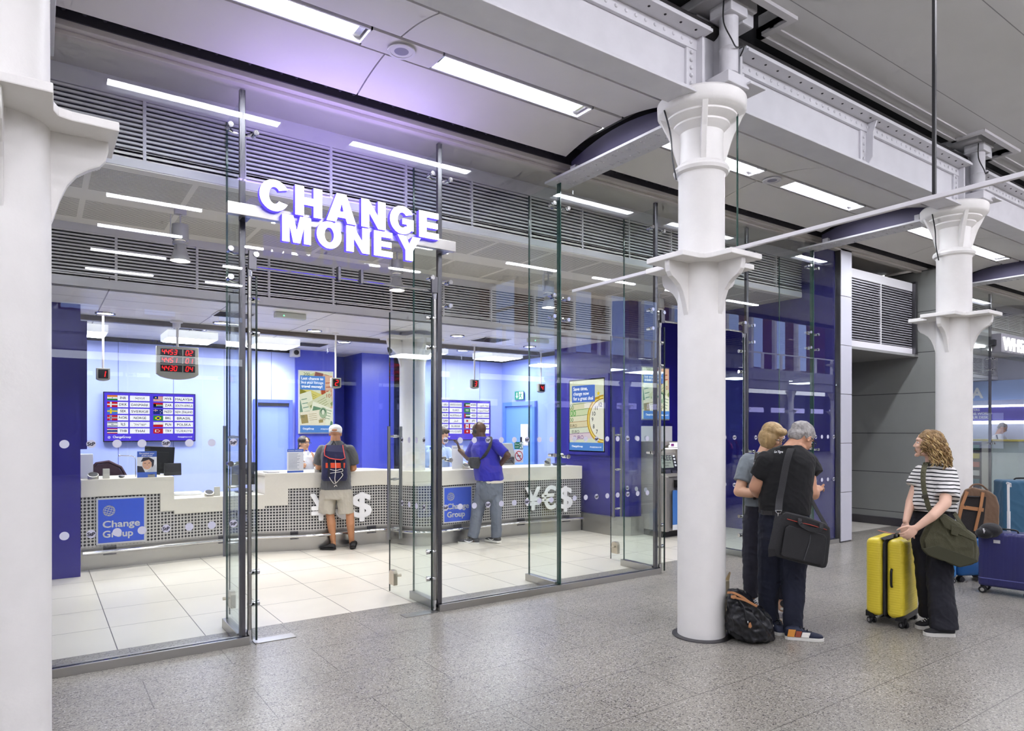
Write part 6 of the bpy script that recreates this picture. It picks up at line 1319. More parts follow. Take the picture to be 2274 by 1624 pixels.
limb(mb, [P(1676, 1160, .02), P(1670, 1240, 0)], [.108, .082]); mb.tube([P(1670, 1240, 0), P(1667, 1300, 0), P(1667, 1326, 0)], [.082, .066, .062], 16); limb(mb, [P(1718, 1160, .1), P(1730, 1240, .1)], [.105, .08]); mb.tube([P(1730, 1240, .1), P(1735, 1300, .09), P(1736, 1330, .08)], [.08, .064, .06], 16)
bake(mb, 'trousers', M_DJ, t, .007, 2, .007)
mb = MB(); H5.e(mb, 0, -.02, .046, .092, .104, .085, 12)
for q in (-1, 1): H5.e(mb, q * .064, -.012, -.022, .040, .088, .092, 12)
H5.e(mb, 0, -.075, -.02, .078, .045, .080, 12); H5.e(mb, .02, .05, .085, .055, .045, .03); H5.e(mb, -.03, .055, .075, .045, .04, .035)
M_BH = mat('blonde_hair', '#ad9163', .42, bump=.6, bscale=60, aniso=(1, 1, .12), var=.25, vscale=30)
bake(mb, 'hair', M_BH, t, .006, 3, .004, 16)
M_TR2 = mat('dark_trainer', '#2c2d34', .7)
shoe('shoe', P(1668, 1352, -.02), P(1690, 1362, -.2), .045, t, M_TR2, M_WS, M_PWHITE); shoe('shoe', P(1737, 1353, .07), P(1772, 1362, -.12), .045, t, M_TR2, M_WS, M_PWHITE)
h_ = thing('shoulder_bag_strap', P(1677, 1040, -.1), 'dark leather bag strap with buckle over the grey-green top', 'bag strap')
MB().strap([P(1680, 1006, -.02), P(1678, 1020, -.08), P(1675, 1040, -.09), P(1672, 1070, -.09), P(1676, 1110, -.12)], RV, .024, .006).build('strap', mat('strap_leather', '#2a2320', .5), h_); MB().tube([P(1674, 1028, -.10), P(1680, 1028, -.10), P(1680, 1034, -.10), P(1674, 1034, -.10), P(1674, 1028, -.10)], .003, 6).build('buckle', M_CHROME, h_)
# ---------------------------------------------------------------- 6. grey-haired man in black
D = 5.62
t = thing('person', FL(P(1745, 1405)), 'person with short grey hair in black T-shirt and dark jeans, back turned, head bowed', 'person')
S6 = sk('skin_pink', '#cf9c7e'); f = (FV * .8 + RV * .6).normalized(); H6 = Head(P(1780, 974, .03), (RV * .86 + FV * .45), 34, 0, 1.10)
mb = MB(); H6.skin(mb); limb(mb, [P(1772, 980, .02), P(1752, 1005, .0)], [.064, .074]); a, b = P(1703, 1026, .02), P(1791, 1026, .05)
limb(mb, [a, P(1678, 1082, .06), P(1684, 1094, .12), P(1720, 1086, .30)], [.062, .055, .05, .032]); hand(mb, P(1720, 1086, .30), RV, UP, FV, .5, 1)
limb(mb, [b, P(1799, 1092, .0), P(1806, 1098, .08), P(1812, 1092, .22)], [.064, .056, .05, .034]); hand(mb, P(1812, 1090, .22), RV * .5 + FV * .55 + UP * .25, UP * .8 - FV * .4, -RV * .3 + UP, .45, 1.05)
limb(mb, [P(1822, 1086, .26), P(1829, 1077, .26)], [.012, .010])
limb(mb, [P(1710, 1180), P(1708, 1290, .1), P(1710, 1375, .12), P(1712, 1388, .1)], [.07, .06, .04, .04]); limb(mb, [P(1765, 1180), P(1762, 1290, 0), P(1761, 1395, -.06), P(1761, 1408, -.08)], [.07, .06, .04, .04])
bake(mb, 'body', S6, t, .006, 2); H6.parts(t, brow='#8d8680', glasses='#121214')
M_BT = cloth('black_tee', '#0e0f12', sheen=.03)
mb = MB(); ringset(mb, [(P(1742, 1141), .200, .16, f), (P(1743, 1120), .203, .16, f), (P(1745, 1085), .205, .155, f), (P(1746, 1050), .215, .15, f), (P(1747, 1025), .222, .14, f), (P(1748, 1014), .205, .13, f), (P(1749, 1004), .168, .115, f), (P(1751, 996, .01), .128, .10, f), (P(1755, 990, .01), .09, .085, f)])
limb(mb, [a, P(1694, 1045, .03)], [.090, .086]); mb.tube([P(1694, 1045, .03), P(1684, 1060, .05)], [.086, .078], 16); limb(mb, [b, P(1800, 1040, .04)], [.090, .086]); mb.tube([P(1800, 1040, .04), P(1806, 1054, .02)], [.086, .082], 16)
bake(mb, 'shirt', M_BT, t, .0075, 3, .006)
MB().tube([P(1733, 993, -.06), P(1745, 993, -.085), P(1762, 993, -.08), P(1774, 996, -.04)], .006, 8).build('neckband', M_BT, t, smooth=True)
mb = MB(); T_ = Matrix.Translation(P(1729, 1006, -.118)) @ Matrix(((RV.x, 0, -FV.x), (RV.y, 0, -FV.y), (0, 1, 0))).to_4x4()
q_ = text('neck_print', 'Le Tigre', .026, T_, M_PWHITE, t, .0015, .0004, 'CENTER', .07, .35); mb.bm.free()
M_JN = mat('indigo_jeans', '#161b2e', .85, bump=.3, bscale=240, var=.18, vscale=6)
mb = MB(); ringset(mb, [(P(1740, 1195), .185, .155, f), (P(1741, 1165), .200, .165, f), (P(1742, 1136), .192, .152, f)])
limb(mb, [P(1716, 1190, .04), P(1709, 1280, .09)], [.118, .092]); mb.tube([P(1709, 1280, .09), P(1706, 1340, .11), P(1709, 1376, .12)], [.092, .078, .074], 18); limb(mb, [P(1764, 1190, -.02), P(1761, 1285, -.02)], [.122, .096]); mb.tube([P(1761, 1285, -.02), P(1762, 1350, -.04), P(1761, 1400, -.06)], [.096, .08, .076], 18)
bake(mb, 'jeans', M_JN, t, .0075, 2, .008)
MB().strap([P(1687, 1137, .06), P(1695, 1139, -.08), P(1715, 1140, -.15), P(1742, 1141, -.17), P(1770, 1142, -.14)], UP, .035, .006).build('belt', mat('black_leather', '#1c1a1a', .45), t)
mb = MB(); H6.e(mb, 0, -.016, .044, .083, .100, .082, 12); H6.e(mb, 0, -.070, .0, .068, .042, .055, 12)
for q in (-1, 1): H6.e(mb, q * .062, -.012, .025, .022, .05, .035)
bake(mb, 'hair', mat('grey_hair', '#a5a19e', .5, bump=1.0, bscale=55, aniso=(1, 1, .4), var=.35, vscale=40), t, .0055, 2, .006, 26)
M_NVS = mat('navy_suede', '#1d2338', .8)
for hp, tp in ((P(1720, 1390, .13), P(1735, 1398, -.06)), (P(1743, 1424, -.12), P(1828, 1422, -.19))):
    hp = FL(hp); tp = FL(tp)
    s_ = shoe('shoe', hp, tp, .052, t, M_NVS, M_WS, M_BLACK, None, .095, .026); d = (tp - hp).normalized(); L_ = (tp - hp).length; r = Vector((d.y, -d.x, 0))
    for nm, col, u0, u1, z0, z1 in (('orange_heel_patch', '#d08a35', .04, .22, .03, .085), ('rust_patch', '#8d3f26', .24, .38, .03, .075), ('white_flash', '#e6e2da', .40, .60, .03, .068)):
        mb = MB()
        for q in (-1, 1): mb.prism([(u0, z0), (u1, z0), (u1 + .05, z1), (u0 + .04, z1)], lambda u, z, q=q: hp + d * u * L_ + r * q * .040 + UP * z, lambda u, z, q=q: hp + d * u * L_ + r * q * (.0505 if z < .05 else .043) + UP * z)
        mb.build(nm, mat(nm, col, .6), s_)
B = thing('laptop_bag', P(1780, 1195, -.3), 'black laptop bag with red zip hanging from the shoulder of the man in black', 'bag')
M_BN = cloth('black_nylon', '#161619', rough=.55, sheen=.03); Db = 5.27
Q = lambda x, y, o=0: at(x, y, Db + o)
outl = [(1736, 1141), (1745, 1136), (1790, 1147), (1832, 1163), (1843, 1172), (1844, 1195), (1838, 1250), (1834, 1261), (1826, 1262), (1780, 1252), (1725, 1237), (1716, 1230), (1722, 1195), (1730, 1158)]
MB().prism(outl, lambda x, y: Q(x, y, 0), lambda x, y: Q(x, y, .085)).build('case', M_BN, B, bevel=.012)
MB().prism([(1752, 1167), (1830, 1187), (1836, 1196), (1830, 1252), (1822, 1256), (1742, 1238), (1734, 1232), (1744, 1172)], lambda x, y: Q(x, y, -.022), lambda x, y: Q(x, y, .01)).build('front_pocket', M_BN, B, bevel=.008)
MB().tube([Q(x, y, -.006) for x, y in ((1748, 1153), (1772, 1160), (1800, 1166), (1836, 1177))], .0035, 6).build('red_zip', mat('zip_red', '#a8392c', .6), B)
MB().tube([Q(x, y, -.025) for x, y in ((1800, 1188), (1798, 1205), (1785, 1245))], .003, 6).build('pocket_seam', mat('seam_grey', '#4c4c50', .6), B)
MB().strap(smooth_path([Q(1776, 1152, -.02), Q(1778, 1164, -.035), Q(1800, 1176, -.04), Q(1822, 1176, -.035), Q(1823, 1163, -.02)], 4), FV, .012, .03).build('carry_handle', M_BN, B)
MB().strap(smooth_path([Q(1729, 1136, -.01), Q(1731, 1110, .1), Q(1737, 1080, .13), Q(1744, 1040, .15), Q(1751, 1012, .17), Q(1757, 998, .24), Q(1768, 998, .33), Q(1782, 1015, .45)], 5), RV, .052, .007).strap(smooth_path([Q(1800, 1106, .30), Q(1815, 1135, .15), Q(1834, 1168, .03)], 4), RV, .03, .006).strap([Q(1729, 1142, -.02), Q(1722, 1180, -.03), Q(1713, 1220, -.03), Q(1714, 1236, -.01)], RV, .05, .007).build('shoulder_strap', mat('webbing', '#242427', .8, bump=.4, bscale=300), B)
MB().tube([Q(1722, 1134, -.02), Q(1736, 1134, -.02), Q(1733, 1140, -.02), Q(1725, 1140, -.02), Q(1722, 1134, -.02)], .003, 6).cyl(Q(1728, 1139, -.02), Q(1727, 1147, -.02), .005).build('strap_hook', M_CHROME, B)
# ---------------------------------------------------------------- 7. curly-haired woman with the yellow suitcase
D = 5.68
t = thing('person', FL(P(2075, 1400)), 'person with curly blonde hair in a striped T-shirt and dark jeans beside the yellow suitcase', 'person')
S7 = sk('skin_rosy', '#e2b8a0'); f = (-RV * .934 - FV * .25).normalized(); H7 = Head(P(2060, 987), (-RV * .85 + FV * .44), -4, 0, .97, True)
mb = MB(); H7.skin(mb); limb(mb, [P(2067, 1000, .0), P(2070, 1022, .0), P(2072, 1036, 0)], [.05, .05, .06]); a, b = P(2104, 1053, -.07), P(2047, 1050, .06)
limb(mb, [a, P(2099, 1118, -.27), P(2070, 1147, -.33), P(2036, 1172, -.30)], [.048, .044, .038, .026]); hand(mb, P(2036, 1172, -.30), -RV * .75 - UP * .65, -FV, -RV * .2 - FV * .2 + UP, .55, .95)
limb(mb, [b, P(2023, 1115, .04), P(2012, 1158, -.06)], [.046, .040, .026]); hand(mb, P(2011, 1160, -.06), -UP - RV * .15, -RV - FV * .3, -FV, .35, .95)
limb(mb, [P(2055, 1180, .08), P(2060, 1290, .12), P(2066, 1365, .14), P(2066, 1375, .12)], [.06, .055, .038, .038]); limb(mb, [P(2087, 1180), P(2092, 1290, -.02), P(2098, 1390, -.1), P(2098, 1402, -.1)], [.06, .055, .038, .038])
bake(mb, 'body', S7, t, .0058, 2); H7.parts(t, brow='#8a6a48', lip='#b5655f')
def stripes():
    m = bpy.data.materials.new('striped_jersey'); m.use_nodes = True; nt = m.node_tree; L = nt.links.new; b_ = nt.nodes['Principled BSDF']; tc = N(nt, 'ShaderNodeTexCoord'); s = N(nt, 'ShaderNodeSeparateXYZ'); L(tc.outputs['Object'], s.inputs[0])
    n1 = N(nt, 'ShaderNodeTexNoise'); n1.inputs['Scale'].default_value = 5; L(tc.outputs['Object'], n1.inputs['Vector'])
    z = mathn(nt, 'ADD', s.outputs[2], mathn(nt, 'MULTIPLY', n1.outputs[0], 0.03)); z = mathn(nt, 'ADD', z, mathn(nt, 'MULTIPLY', s.outputs[0], 0.08))
    k = mathn(nt, 'LESS_THAN', mathn(nt, 'FRACT', mathn(nt, 'MULTIPLY', z, 1 / 0.031)), 0.34)
    
    mx = N(nt, 'ShaderNodeMix', data_type='RGBA'); L(k, mx.inputs[0]); mx.inputs[6].default_value = lin('#e8e6e4'); mx.inputs[7].default_value = lin('#1a1a1f'); L(mx.outputs[2], b_.inputs['Base Color']); b_.inputs['Roughness'].default_value = .85
    return m
mb = MB(); ringset(mb, [(P(2070, 1134), .168, .15, f), (P(2070, 1120), .182, .165, f), (P(2071, 1095), .170, .145, f), (P(2073, 1065), .165, .135, f), (P(2074, 1050), .165, .12, f), (P(2073, 1042), .14, .10, f), (P(2072, 1035), .095, .08, f), (P(2070, 1029), .066, .064, f)], e=2.1)
limb(mb, [a, P(2105, 1072, -.13)], [.070, .080]); mb.tube([P(2105, 1072, -.13), P(2102, 1107, -.22)], [.080, .090], 18); limb(mb, [b, P(2040, 1062, .05)], [.066, .066]); mb.tube([P(2040, 1062, .05), P(2029, 1080, .05)], [.066, .062], 16)
bake(mb, 'striped_shirt', stripes(), t, .0065, 3, .006)
mb = MB(); ringset(mb, [(P(2069, 1185, .03), .165, .14, f), (P(2070, 1160, .02), .172, .14, f), (P(2070, 1128, .02), .150, .12, f)])
limb(mb, [P(2055, 1185, .08), P(2058, 1270, .11)], [.108, .085]); mb.tube([P(2058, 1270, .11), P(2063, 1330, .13), P(2065, 1368, .14)], [.085, .08, .082], 18); limb(mb, [P(2085, 1185, 0), P(2087, 1275, -.03)], [.112, .094]); mb.tube([P(2087, 1275, -.03), P(2092, 1340, -.07), P(2097, 1397, -.1)], [.094, .098, .106], 18)
bake(mb, 'jeans', mat('black_denim', '#1b1c26', .85, bump=.3, bscale=240, var=.2, vscale=7), t, .007, 2, .009)
M_CV = mat('black_canvas', '#26262b', .85)
for hp, tp in ((P(2074, 1389, .1), P(2035, 1388, .09)), (P(2118, 1413, -.13), P(2052, 1408, -.1))):
    s_ = shoe('shoe', FL(hp), FL(tp), .047, t, M_CV, M_WS, M_PWHITE, None, .085, .03); d = (FL(tp) - FL(hp)).normalized(); L_ = (FL(tp) - FL(hp)).length
    mb = MB(); mb.ell(FL(tp) - d * .035 + UP * .028, (.036, .036, .020), 8); mb.build('toe_cap', M_WS, s_, smooth='all')
# curly hair: a cap of hair with many loose ringlets
random.seed(21)
HB = mat('curl_dark_blonde', '#8f7148', .45, bump=.6, bscale=60, var=.3, vscale=25); HL = mat('curl_highlight', '#d8bd85', .4, bump=.4, bscale=60)
mb = MB(); H7.e(mb, 0, -.024, .048, .086, .098, .082, 12); H7.e(mb, 0, -.070, -.02, .075, .055, .085, 12)
for q in (-1, 1): H7.e(mb, q * .060, -.035, -.01, .030, .062, .075)
bake(mb, 'hair', HB, t, .006, 2, .008, 24)
def curls(n, m, name, r0):
    mb = MB()
    for i in range(n):
        ang = random.uniform(-PI, PI); 
        sx, sy = math.sin(ang), -math.cos(ang)
        if sy > .55: sy = .55 * random.random()
        el = random.uniform(.1, 1.0); st = Vector((sx * .085 * math.sqrt(1 - el * el * .7), sy * .10 * math.sqrt(1 - el * el * .7) - .022, .035 + .085 * el))
        ln = random.uniform(.17, .27) * (1.0 if sy < .1 else .55); P_ = []; amp = random.uniform(.010, .020); ph = random.uniform(0, 6); turns = random.uniform(1.8, 3.4)
        out = Vector((sx, min(sy, .3) - .12, 0)).normalized()
        for k in range(29):
            u = k / 28; spread = .012 + .052 * math.sin(min(u * 1.6, 1.57)); q = Vector((st.x, st.y, st.z)) + out * spread * (u ** .6) + Vector((0, 0, -ln * u ** 1.15))
            q += Vector((math.cos(ph + u * turns * 6.28) * amp * u ** .5, math.sin(ph + u * turns * 6.28) * amp * u ** .5, 0)); P_.append(H7.p(q.x, q.y, q.z))
        mb.tube(P_, [r0 * (1 - .5 * abs(2 * k / 28 - .9)) for k in range(29)], 6)
    mb.build(name, m, t, smooth='all')
curls(230, HB, 'ringlets', .0062); curls(80, HL, 'highlighted_ringlets', .0052)
B = thing('messenger_bag', P(2110, 1200, -.25), 'olive green canvas shoulder bag carried by the curly-haired person', 'bag')
M_OL = mat('olive_canvas', '#4b4a36', .9, bump=.35, bscale=120, var=.12, vscale=9); Db = 5.42
outl = [(2080, 1143), (2098, 1143), (2140, 1172), (2166, 1192), (2171, 1222), (2171, 1247), (2158, 1253), (2131, 1258), (2100, 1247), (2062, 1232), (2047, 1220), (2044, 1200), (2052, 1178), (2068, 1155)]
mb = MB(); mb.prism(outl, lambda x, y: Q(x, y, .03), lambda x, y: Q(x, y, .20)); mb.prism([(2105 + (x - 2105) * .86, 1202 + (y - 1202) * .86) for x, y in outl], lambda x, y: Q(x, y, -.01), lambda x, y: Q(x, y, .2))
bake(mb, 'bag_body', M_OL, B, .008, 5, .010, 7)
MB().prism([(2085, 1150), (2100, 1148), (2168, 1196), (2163, 1202), (2125, 1186), (2098, 1172)], lambda x, y: Q(x, y, -.025), lambda x, y: Q(x, y, 0)).build('top_flap', M_OL, B, bevel=.005)
MB().prism([(2112, 1165), (2130, 1170), (2127, 1192), (2112, 1187)], lambda x, y: Q(x, y, -.034), lambda x, y: Q(x, y, -.01)).build('loop_patch', M_OL, B, bevel=.004)
MB().prism([(2048, 1219), (2083, 1212), (2170, 1244), (2170, 1249), (2131, 1259), (2062, 1233)], lambda x, y: Q(x, y, -.028), lambda x, y: Q(x, y, 0.02)).build('base_panel', mat('olive_dark', '#3c3c2b', .9), B, bevel=.004)
MB().strap(smooth_path([Q(2085, 1146, .02), Q(2066, 1134, .03), Q(2056, 1105, .04), Q(2051, 1080, .06), Q(2050, 1055, .09), Q(2054, 1034, .16), Q(2062, 1028, .26), Q(2085, 1040, .40)], 5), RV, .038, .006).strap(smooth_path([Q(2113, 1128, .26), Q(2125, 1150, .10), Q(2142, 1176, .02), Q(2150, 1190, -.01)], 4), RV, .035, .006).build('shoulder_strap', M_OL, B)
MB().prism([(2046, 1101), (2060, 1097), (2062, 1104), (2048, 1109)], lambda x, y: Q(x, y, .02), lambda x, y: Q(x, y, .05)).build('slider', mat('olive_slider', '#2c2b20', .6), B, bevel=.003)
# ================================================================ LUGGAGE
def rring(c, u, v, hu, hv, r, n=5):
    out = []; r = min(r, hu, hv)
    for k, (su, sv) in enumerate(((1, 1), (-1, 1), (-1, -1), (1, -1))):
        for q in range(n):
            a = PI / 2 * (k + q / (n - 1)); out.append(c + u * (su * (hu - r) + r * math.cos(a)) + v * (sv * (hv - r) + r * math.sin(a)))
    return out
def rbox(mb, c, u, v, hu, hv, z0, z1, r, e=0.04, mi=0):
    R = []
    for k in range(5):
        a = PI / 2 * k / 4; ins = e * (1 - math.sin(a)); R.append(rring(Vector((c.x, c.y, z0 + e * (1 - math.cos(a)))), u, v, hu - ins, hv - ins, max(r - ins, .004)))
    for k in range(5):
        a = PI / 2 * k / 4; ins = e * (1 - math.cos(a)); R.append(rring(Vector((c.x, c.y, z1 - e * (1 - math.sin(a)))), u, v, hu - ins, hv - ins, max(r - ins, .004)))
    mb.rings(R, mi)
def ribmat(name, col, axis, pitch, depth=0.5, rough=.32):
    m = mat(name, col, rough); nt = m.node_tree; L = nt.links.new; b = nt.nodes['Principled BSDF']
    if 'ribs' in nt.nodes: return m
    tc = N(nt, 'ShaderNodeTexCoord'); s = N(nt, 'ShaderNodeSeparateXYZ'); s.name = 'ribs'; L(tc.outputs['Object'], s.inputs[0])
    if axis == 'z': x = s.outputs[2]
    else: x = mathn(nt, 'ADD', mathn(nt, 'MULTIPLY', s.outputs[0], axis[0]), mathn(nt, 'MULTIPLY', s.outputs[1], axis[1]))
    f = mathn(nt, 'PINGPONG', mathn(nt, 'MULTIPLY', x, 2 / pitch), 1.0); h = mathn(nt, 'SMOOTH_MIN', f, 0.35)
    bp = N(nt, 'ShaderNodeBump'); bp.inputs['Strength'].default_value = depth; bp.inputs['Distance'].default_value = .006; L(h, bp.inputs['Height']); L(bp.outputs[0], b.inputs['Normal'])
    return m
def wheel_pair(p, axis, parent, r=.026, hub='#8e8e92'):
    axis = axis.normalized(); o_ = Vector((p.x, p.y, r))
    w_ = MB()
    for q in (-1, 1): w_.cyl(o_ + axis * q * .012, o_ + axis * q * .030, r, r, 18)
    wo = w_.cyl(o_ - axis * .012, o_ + axis * .012, .009).build('wheel', mat('tyre', '#1b1b1e', .5), parent, bevel=.002)
    h_ = MB()
    for q in (-1, 1): h_.cyl(o_ + axis * q * .0295, o_ + axis * q * .0315, r * .55, r * .5, 12)
    h_.build('hub', mat('hub' + hub, hub, .3, .8), wo)
    MB().cyl(o_ + UP * .005, o_ + UP * (.055), .02, .024, 12).build('caster_housing', M_BLACK, wo)
# --- yellow suitcase
W1, W2, W3 = (FL(at(1936, 1383, 5.95)), FL(at(2007, 1396, 5.77)), FL(at(2026, 1376, 6.05)))
T_ = (W2 - W1).normalized(); U_ = (W3 - W2); U_ = (U_ - T_ * U_.dot(T_)).normalized()
C_ = W1 + (W3 - W1) / 2; hT, hU = .150, .215
s = thing('suitcase', C_, 'bright yellow hard-shell suitcase standing beside the curly-haired person', 'suitcase')
YEL = ribmat('yellow_shell', '#f6df45', 'z', .021, .55)
for q, nm in ((-1, 'rear_shell'), (1, 'front_shell')):
    mb = MB(); c = C_ + T_ * q * (hT / 2 + .008); rbox(mb, c, T_, U_, hT / 2 - .006, hU, .070, .745, .045, .05); mb.build(nm, YEL, s, smooth='all')
mb = MB(); rbox(mb, C_, T_, U_, .012, hU + .003, .065, .748, .01, .05); mb.build('zip_band', mat('zip_grey', '#26262a', .6, bump=.5, bscale=400), s, smooth=True)
hb = C_ - U_ * (hU + .004) + T_ * .062
MB().tube(smooth_path([hb + UP * .345, hb - U_ * .016 + UP * .365, hb - U_ * .018 + UP * .42, hb - U_ * .016 + UP * .475, hb + UP * .495], 4), .010, 8).box(-.0, .0, 0, 0, 0, 0).build('side_handle', M_BLACK, s, smooth=True)
for z in (.34, .50): rb = MB(); rb.cbox((0, 0, 0), (.034, .02, .026)); o = rb.build('handle_mount', M_BLACK, s, bevel=.004); o.location = hb + UP * z - s.location
tp = C_ + UP * .748
MB().tube(smooth_path([tp - U_ * .07 + T_ * .04 - UP * .01, tp - U_ * .06 + T_ * .04 + UP * .022, tp + U_ * .03 + T_ * .04 + UP * .022, tp + U_ * .05 + T_ * .04 - UP * .01], 4), .009, 8).build('top_handle', M_BLACK, s, smooth=True)
mb = MB()
for q in (.09, .15): mb.cyl(tp + U_ * q + T_ * .105 - UP * .02, tp + U_ * q + T_ * .105 + UP * .05, .009)
mb.build('telescopic_rods', M_CHROME, s, smooth=True)
MB().tube([tp + U_ * .08 + T_ * .105 + UP * .055, tp + U_ * .16 + T_ * .105 + UP * .055], .014, 8).build('grip', M_BLACK, s)
MB().strap(smooth_path([tp - T_ * .10 - U_ * .05 + UP * .045, tp - U_ * .04 + T_ * .0 + UP * .03, tp + T_ * .05 + UP * .028], 4), U_, .018, .002).build('luggage_tag', mat('tag_coral', '#e58a6c', .5), s)
rb = MB(); rb.cbox((0, 0, 0), (.05, .03, .002)); o = rb.build('lock_plate', M_BLACK, s); o.location = tp - T_ * .07 - U_ * .1 - s.location
for w_ in (W1, W2, W3, W1 + (W3 - W2)): wheel_pair(w_, (T_ * .6 + U_ * .8), s, .027)
MB().prism([(-hT, .058), (-hT + .07, .058), (-hT + .06, .085), (-hT, .11)], lambda a, b: C_ + T_ * a - U_ * hU * .99 + UP * b, lambda a, b: C_ + T_ * a + U_ * hU * .99 + UP * b).prism([(hT, .058), (hT - .07, .058), (hT - .06, .085), (hT, .11)], lambda a, b: C_ + T_ * a - U_ * hU * .99 + UP * b, lambda a, b: C_ + T_ * a + U_ * hU * .99 + UP * b).build('corner_guard', M_BLACK, s, bevel=.004)
# --- navy ribbed suitcase
N1, N2 = FL(at(2184, 1317, 7.04)), FL(at(2272, 1330, 6.80))
U_ = (N2 - N1).normalized(); V_ = Vector((-U_.y, U_.x, 0)); V_ = V_ if V_.dot(FV) > 0 else -V_
U_ = (N2 - N1); L_ = .40; U_ = U_.normalized(); C_ = N1 + U_ * (L_ / 2 - .02) + V_ * .11
s = thing('suitcase', C_, 'navy blue vertically ribbed suitcase with silver badge, cut by the right edge', 'suitcase')
mb = MB(); rbox(mb, C_, U_, V_, L_ / 2 + .03, .135, .075, .635, .05, .03); mb.build('shell', ribmat('navy_shell', '#2d2f63', (U_.x, U_.y), .034, .6, .3), s, smooth='all')
mb = MB(); rbox(mb, C_, U_, V_, L_ / 2 + .034, .139, .155, .163, .05, .002); mb.build('trim_line', mat('navy_trim', '#5d62a0', .3), s)
for q in (-1, 1): mb = MB(); rbox(mb, C_ + U_ * q * (L_ / 2 + .008), U_, V_, .026, .139, .585, .638, .02, .015); mb.build('corner_guard', M_BLACK, s, smooth='all')
bq = C_ - V_ * .137 - U_ * .06 + UP * .545; MB().prism([(-.028, -.016), (.028, -.016), (.028, .016), (-.028, .016)], lambda a, b: bq + U_ * a + UP * b, lambda a, b: bq + U_ * a + UP * b - V_ * .004).build('badge', mat('silver_badge', '#c4c4c8', .4), s)
MB().tube(smooth_path([C_ - U_ * .10 + UP * .635 - V_ * .04, C_ - U_ * .08 + UP * .665 - V_ * .04, C_ + U_ * .08 + UP * .665 - V_ * .04, C_ + U_ * .10 + UP * .635 - V_ * .04], 4), .008, 8).build('top_handle', M_BLACK, s)
for a in (-1, 1):
    for b in (-1, 1): wheel_pair(C_ + U_ * a * (L_ / 2 - .01) + V_ * b * .09, V_, s, .034, '#c9c9cc')
Kt = lambda x, y, o=0: at(x, y, 7.06 + o)
tb = MB().cyl(Kt(2240, 1200), Kt(2239, 1074), .012, .012, 10).cyl(Kt(2240, 1200), Kt(2240, 1136), .016, .016, 10).build('telescopic_handle', M_LOUV, s, smooth=True); MB().tube([Kt(2236, 1073), Kt(2243, 1075), Kt(2243, 1082)], .013, 8).build('grip', mat('grip_grey', '#b9b9bd', .4), tb, smooth=True)
# --- blue hard case behind
C_ = FL(at(2150, 1278, 7.66)); U_ = (RV * .93 + FV * .1).normalized(); V_ = Vector((-U_.y, U_.x, 0))
s = thing('suitcase', C_, 'azure blue hard-shell suitcase under the brown backpack', 'suitcase')
mb = MB(); rbox(mb, C_, U_, V_, .225, .14, .07, .485, .05, .035); mb.build('shell', ribmat('azure_shell', '#1f5c9e', 'z', .10, .5, .25), s, smooth='all')
for a in (-1, 1):
    for b in (-1, 1): wheel_pair(C_ + U_ * a * .17 + V_ * b * .09, V_, s, .03, '#3a3a3e')
MB().tube(smooth_path([C_ - U_ * .08 + UP * .50, C_ - U_ * .06 + UP * .52, C_ + U_ * .06 + UP * .52, C_ + U_ * .08 + UP * .50], 3), .008, 6).build('top_handle', M_BLACK, s)
C2 = FL(at(2088, 1270, 7.55)); s = thing('suitcase', C2, 'small blue suitcase mostly hidden behind the curly-haired person', 'suitcase')
mb = MB(); rbox(mb, C2, U_, V_, .13, .10, .06, .40, .04, .03); mb.build('shell', ribmat('sky_shell', '#2f7fc4', 'z', .06, .5, .3), s, smooth='all')
for a in (-1, 1):
    for b in (-1, 1): wheel_pair(C2 + U_ * a * .09 + V_ * b * .06, V_, s, .026, '#c9c9cc')
# --- brown rolling backpack on top of it
Db2 = 7.56; K = lambda x, y, o=0: at(x, y, Db2 + o)
s = thing('backpack', C_ + UP * .51, 'brown backpack with tan straps standing on the azure suitcase', 'backpack')
M_BR = cloth('brown_canvas', '#6f5540', rough=.8); M_TN = mat('tan_leather', '#a9764d', .6)
mb = MB(); mb.prism([(2129, 1190), (2126, 1150), (2134, 1105), (2142, 1088), (2160, 1083), (2195, 1090), (2212, 1102), (2219, 1125), (2218, 1165), (2212, 1193)], lambda x, y: K(x, y, .0), lambda x, y: K(x, y, .20)); bake(mb, 'pack_body', M_BR, s, .010, 5, .004)
MB().prism([(2136, 1190), (2134, 1150), (2142, 1100), (2190, 1104), (2186, 1150), (2178, 1193)], lambda x, y: K(x, y, -.012), lambda x, y: K(x, y, .02)).build('back_padding', mat('padding_black', '#1f1b1b', .8, bump=.4, bscale=200), s, bevel=.004)
MB().strap([K(2148, 1092, -.02), K(2137, 1120, -.03), K(2128, 1160, -.02)], RV, .032, .008).strap([K(2183, 1094, -.02), K(2178, 1125, -.035), K(2165, 1180, -.02)], RV, .032, .008).strap([K(2134, 1126, -.022), K(2184, 1133, -.022)], UP, .04, .008).build('strap', M_TN, s)
MB().tube(smooth_path([K(2153, 1085, .05), K(2162, 1077, .05), K(2178, 1077, .05), K(2193, 1089, .05)], 4), .010, 8).build('grab_handle', M_BR, s, smooth=True)
MB().tube([K(2142, 1125, -.018), K(2143, 1103, -.018), K(2173, 1104, -.018)], .010, 8).build('frame_handle', M_BLACK, s)
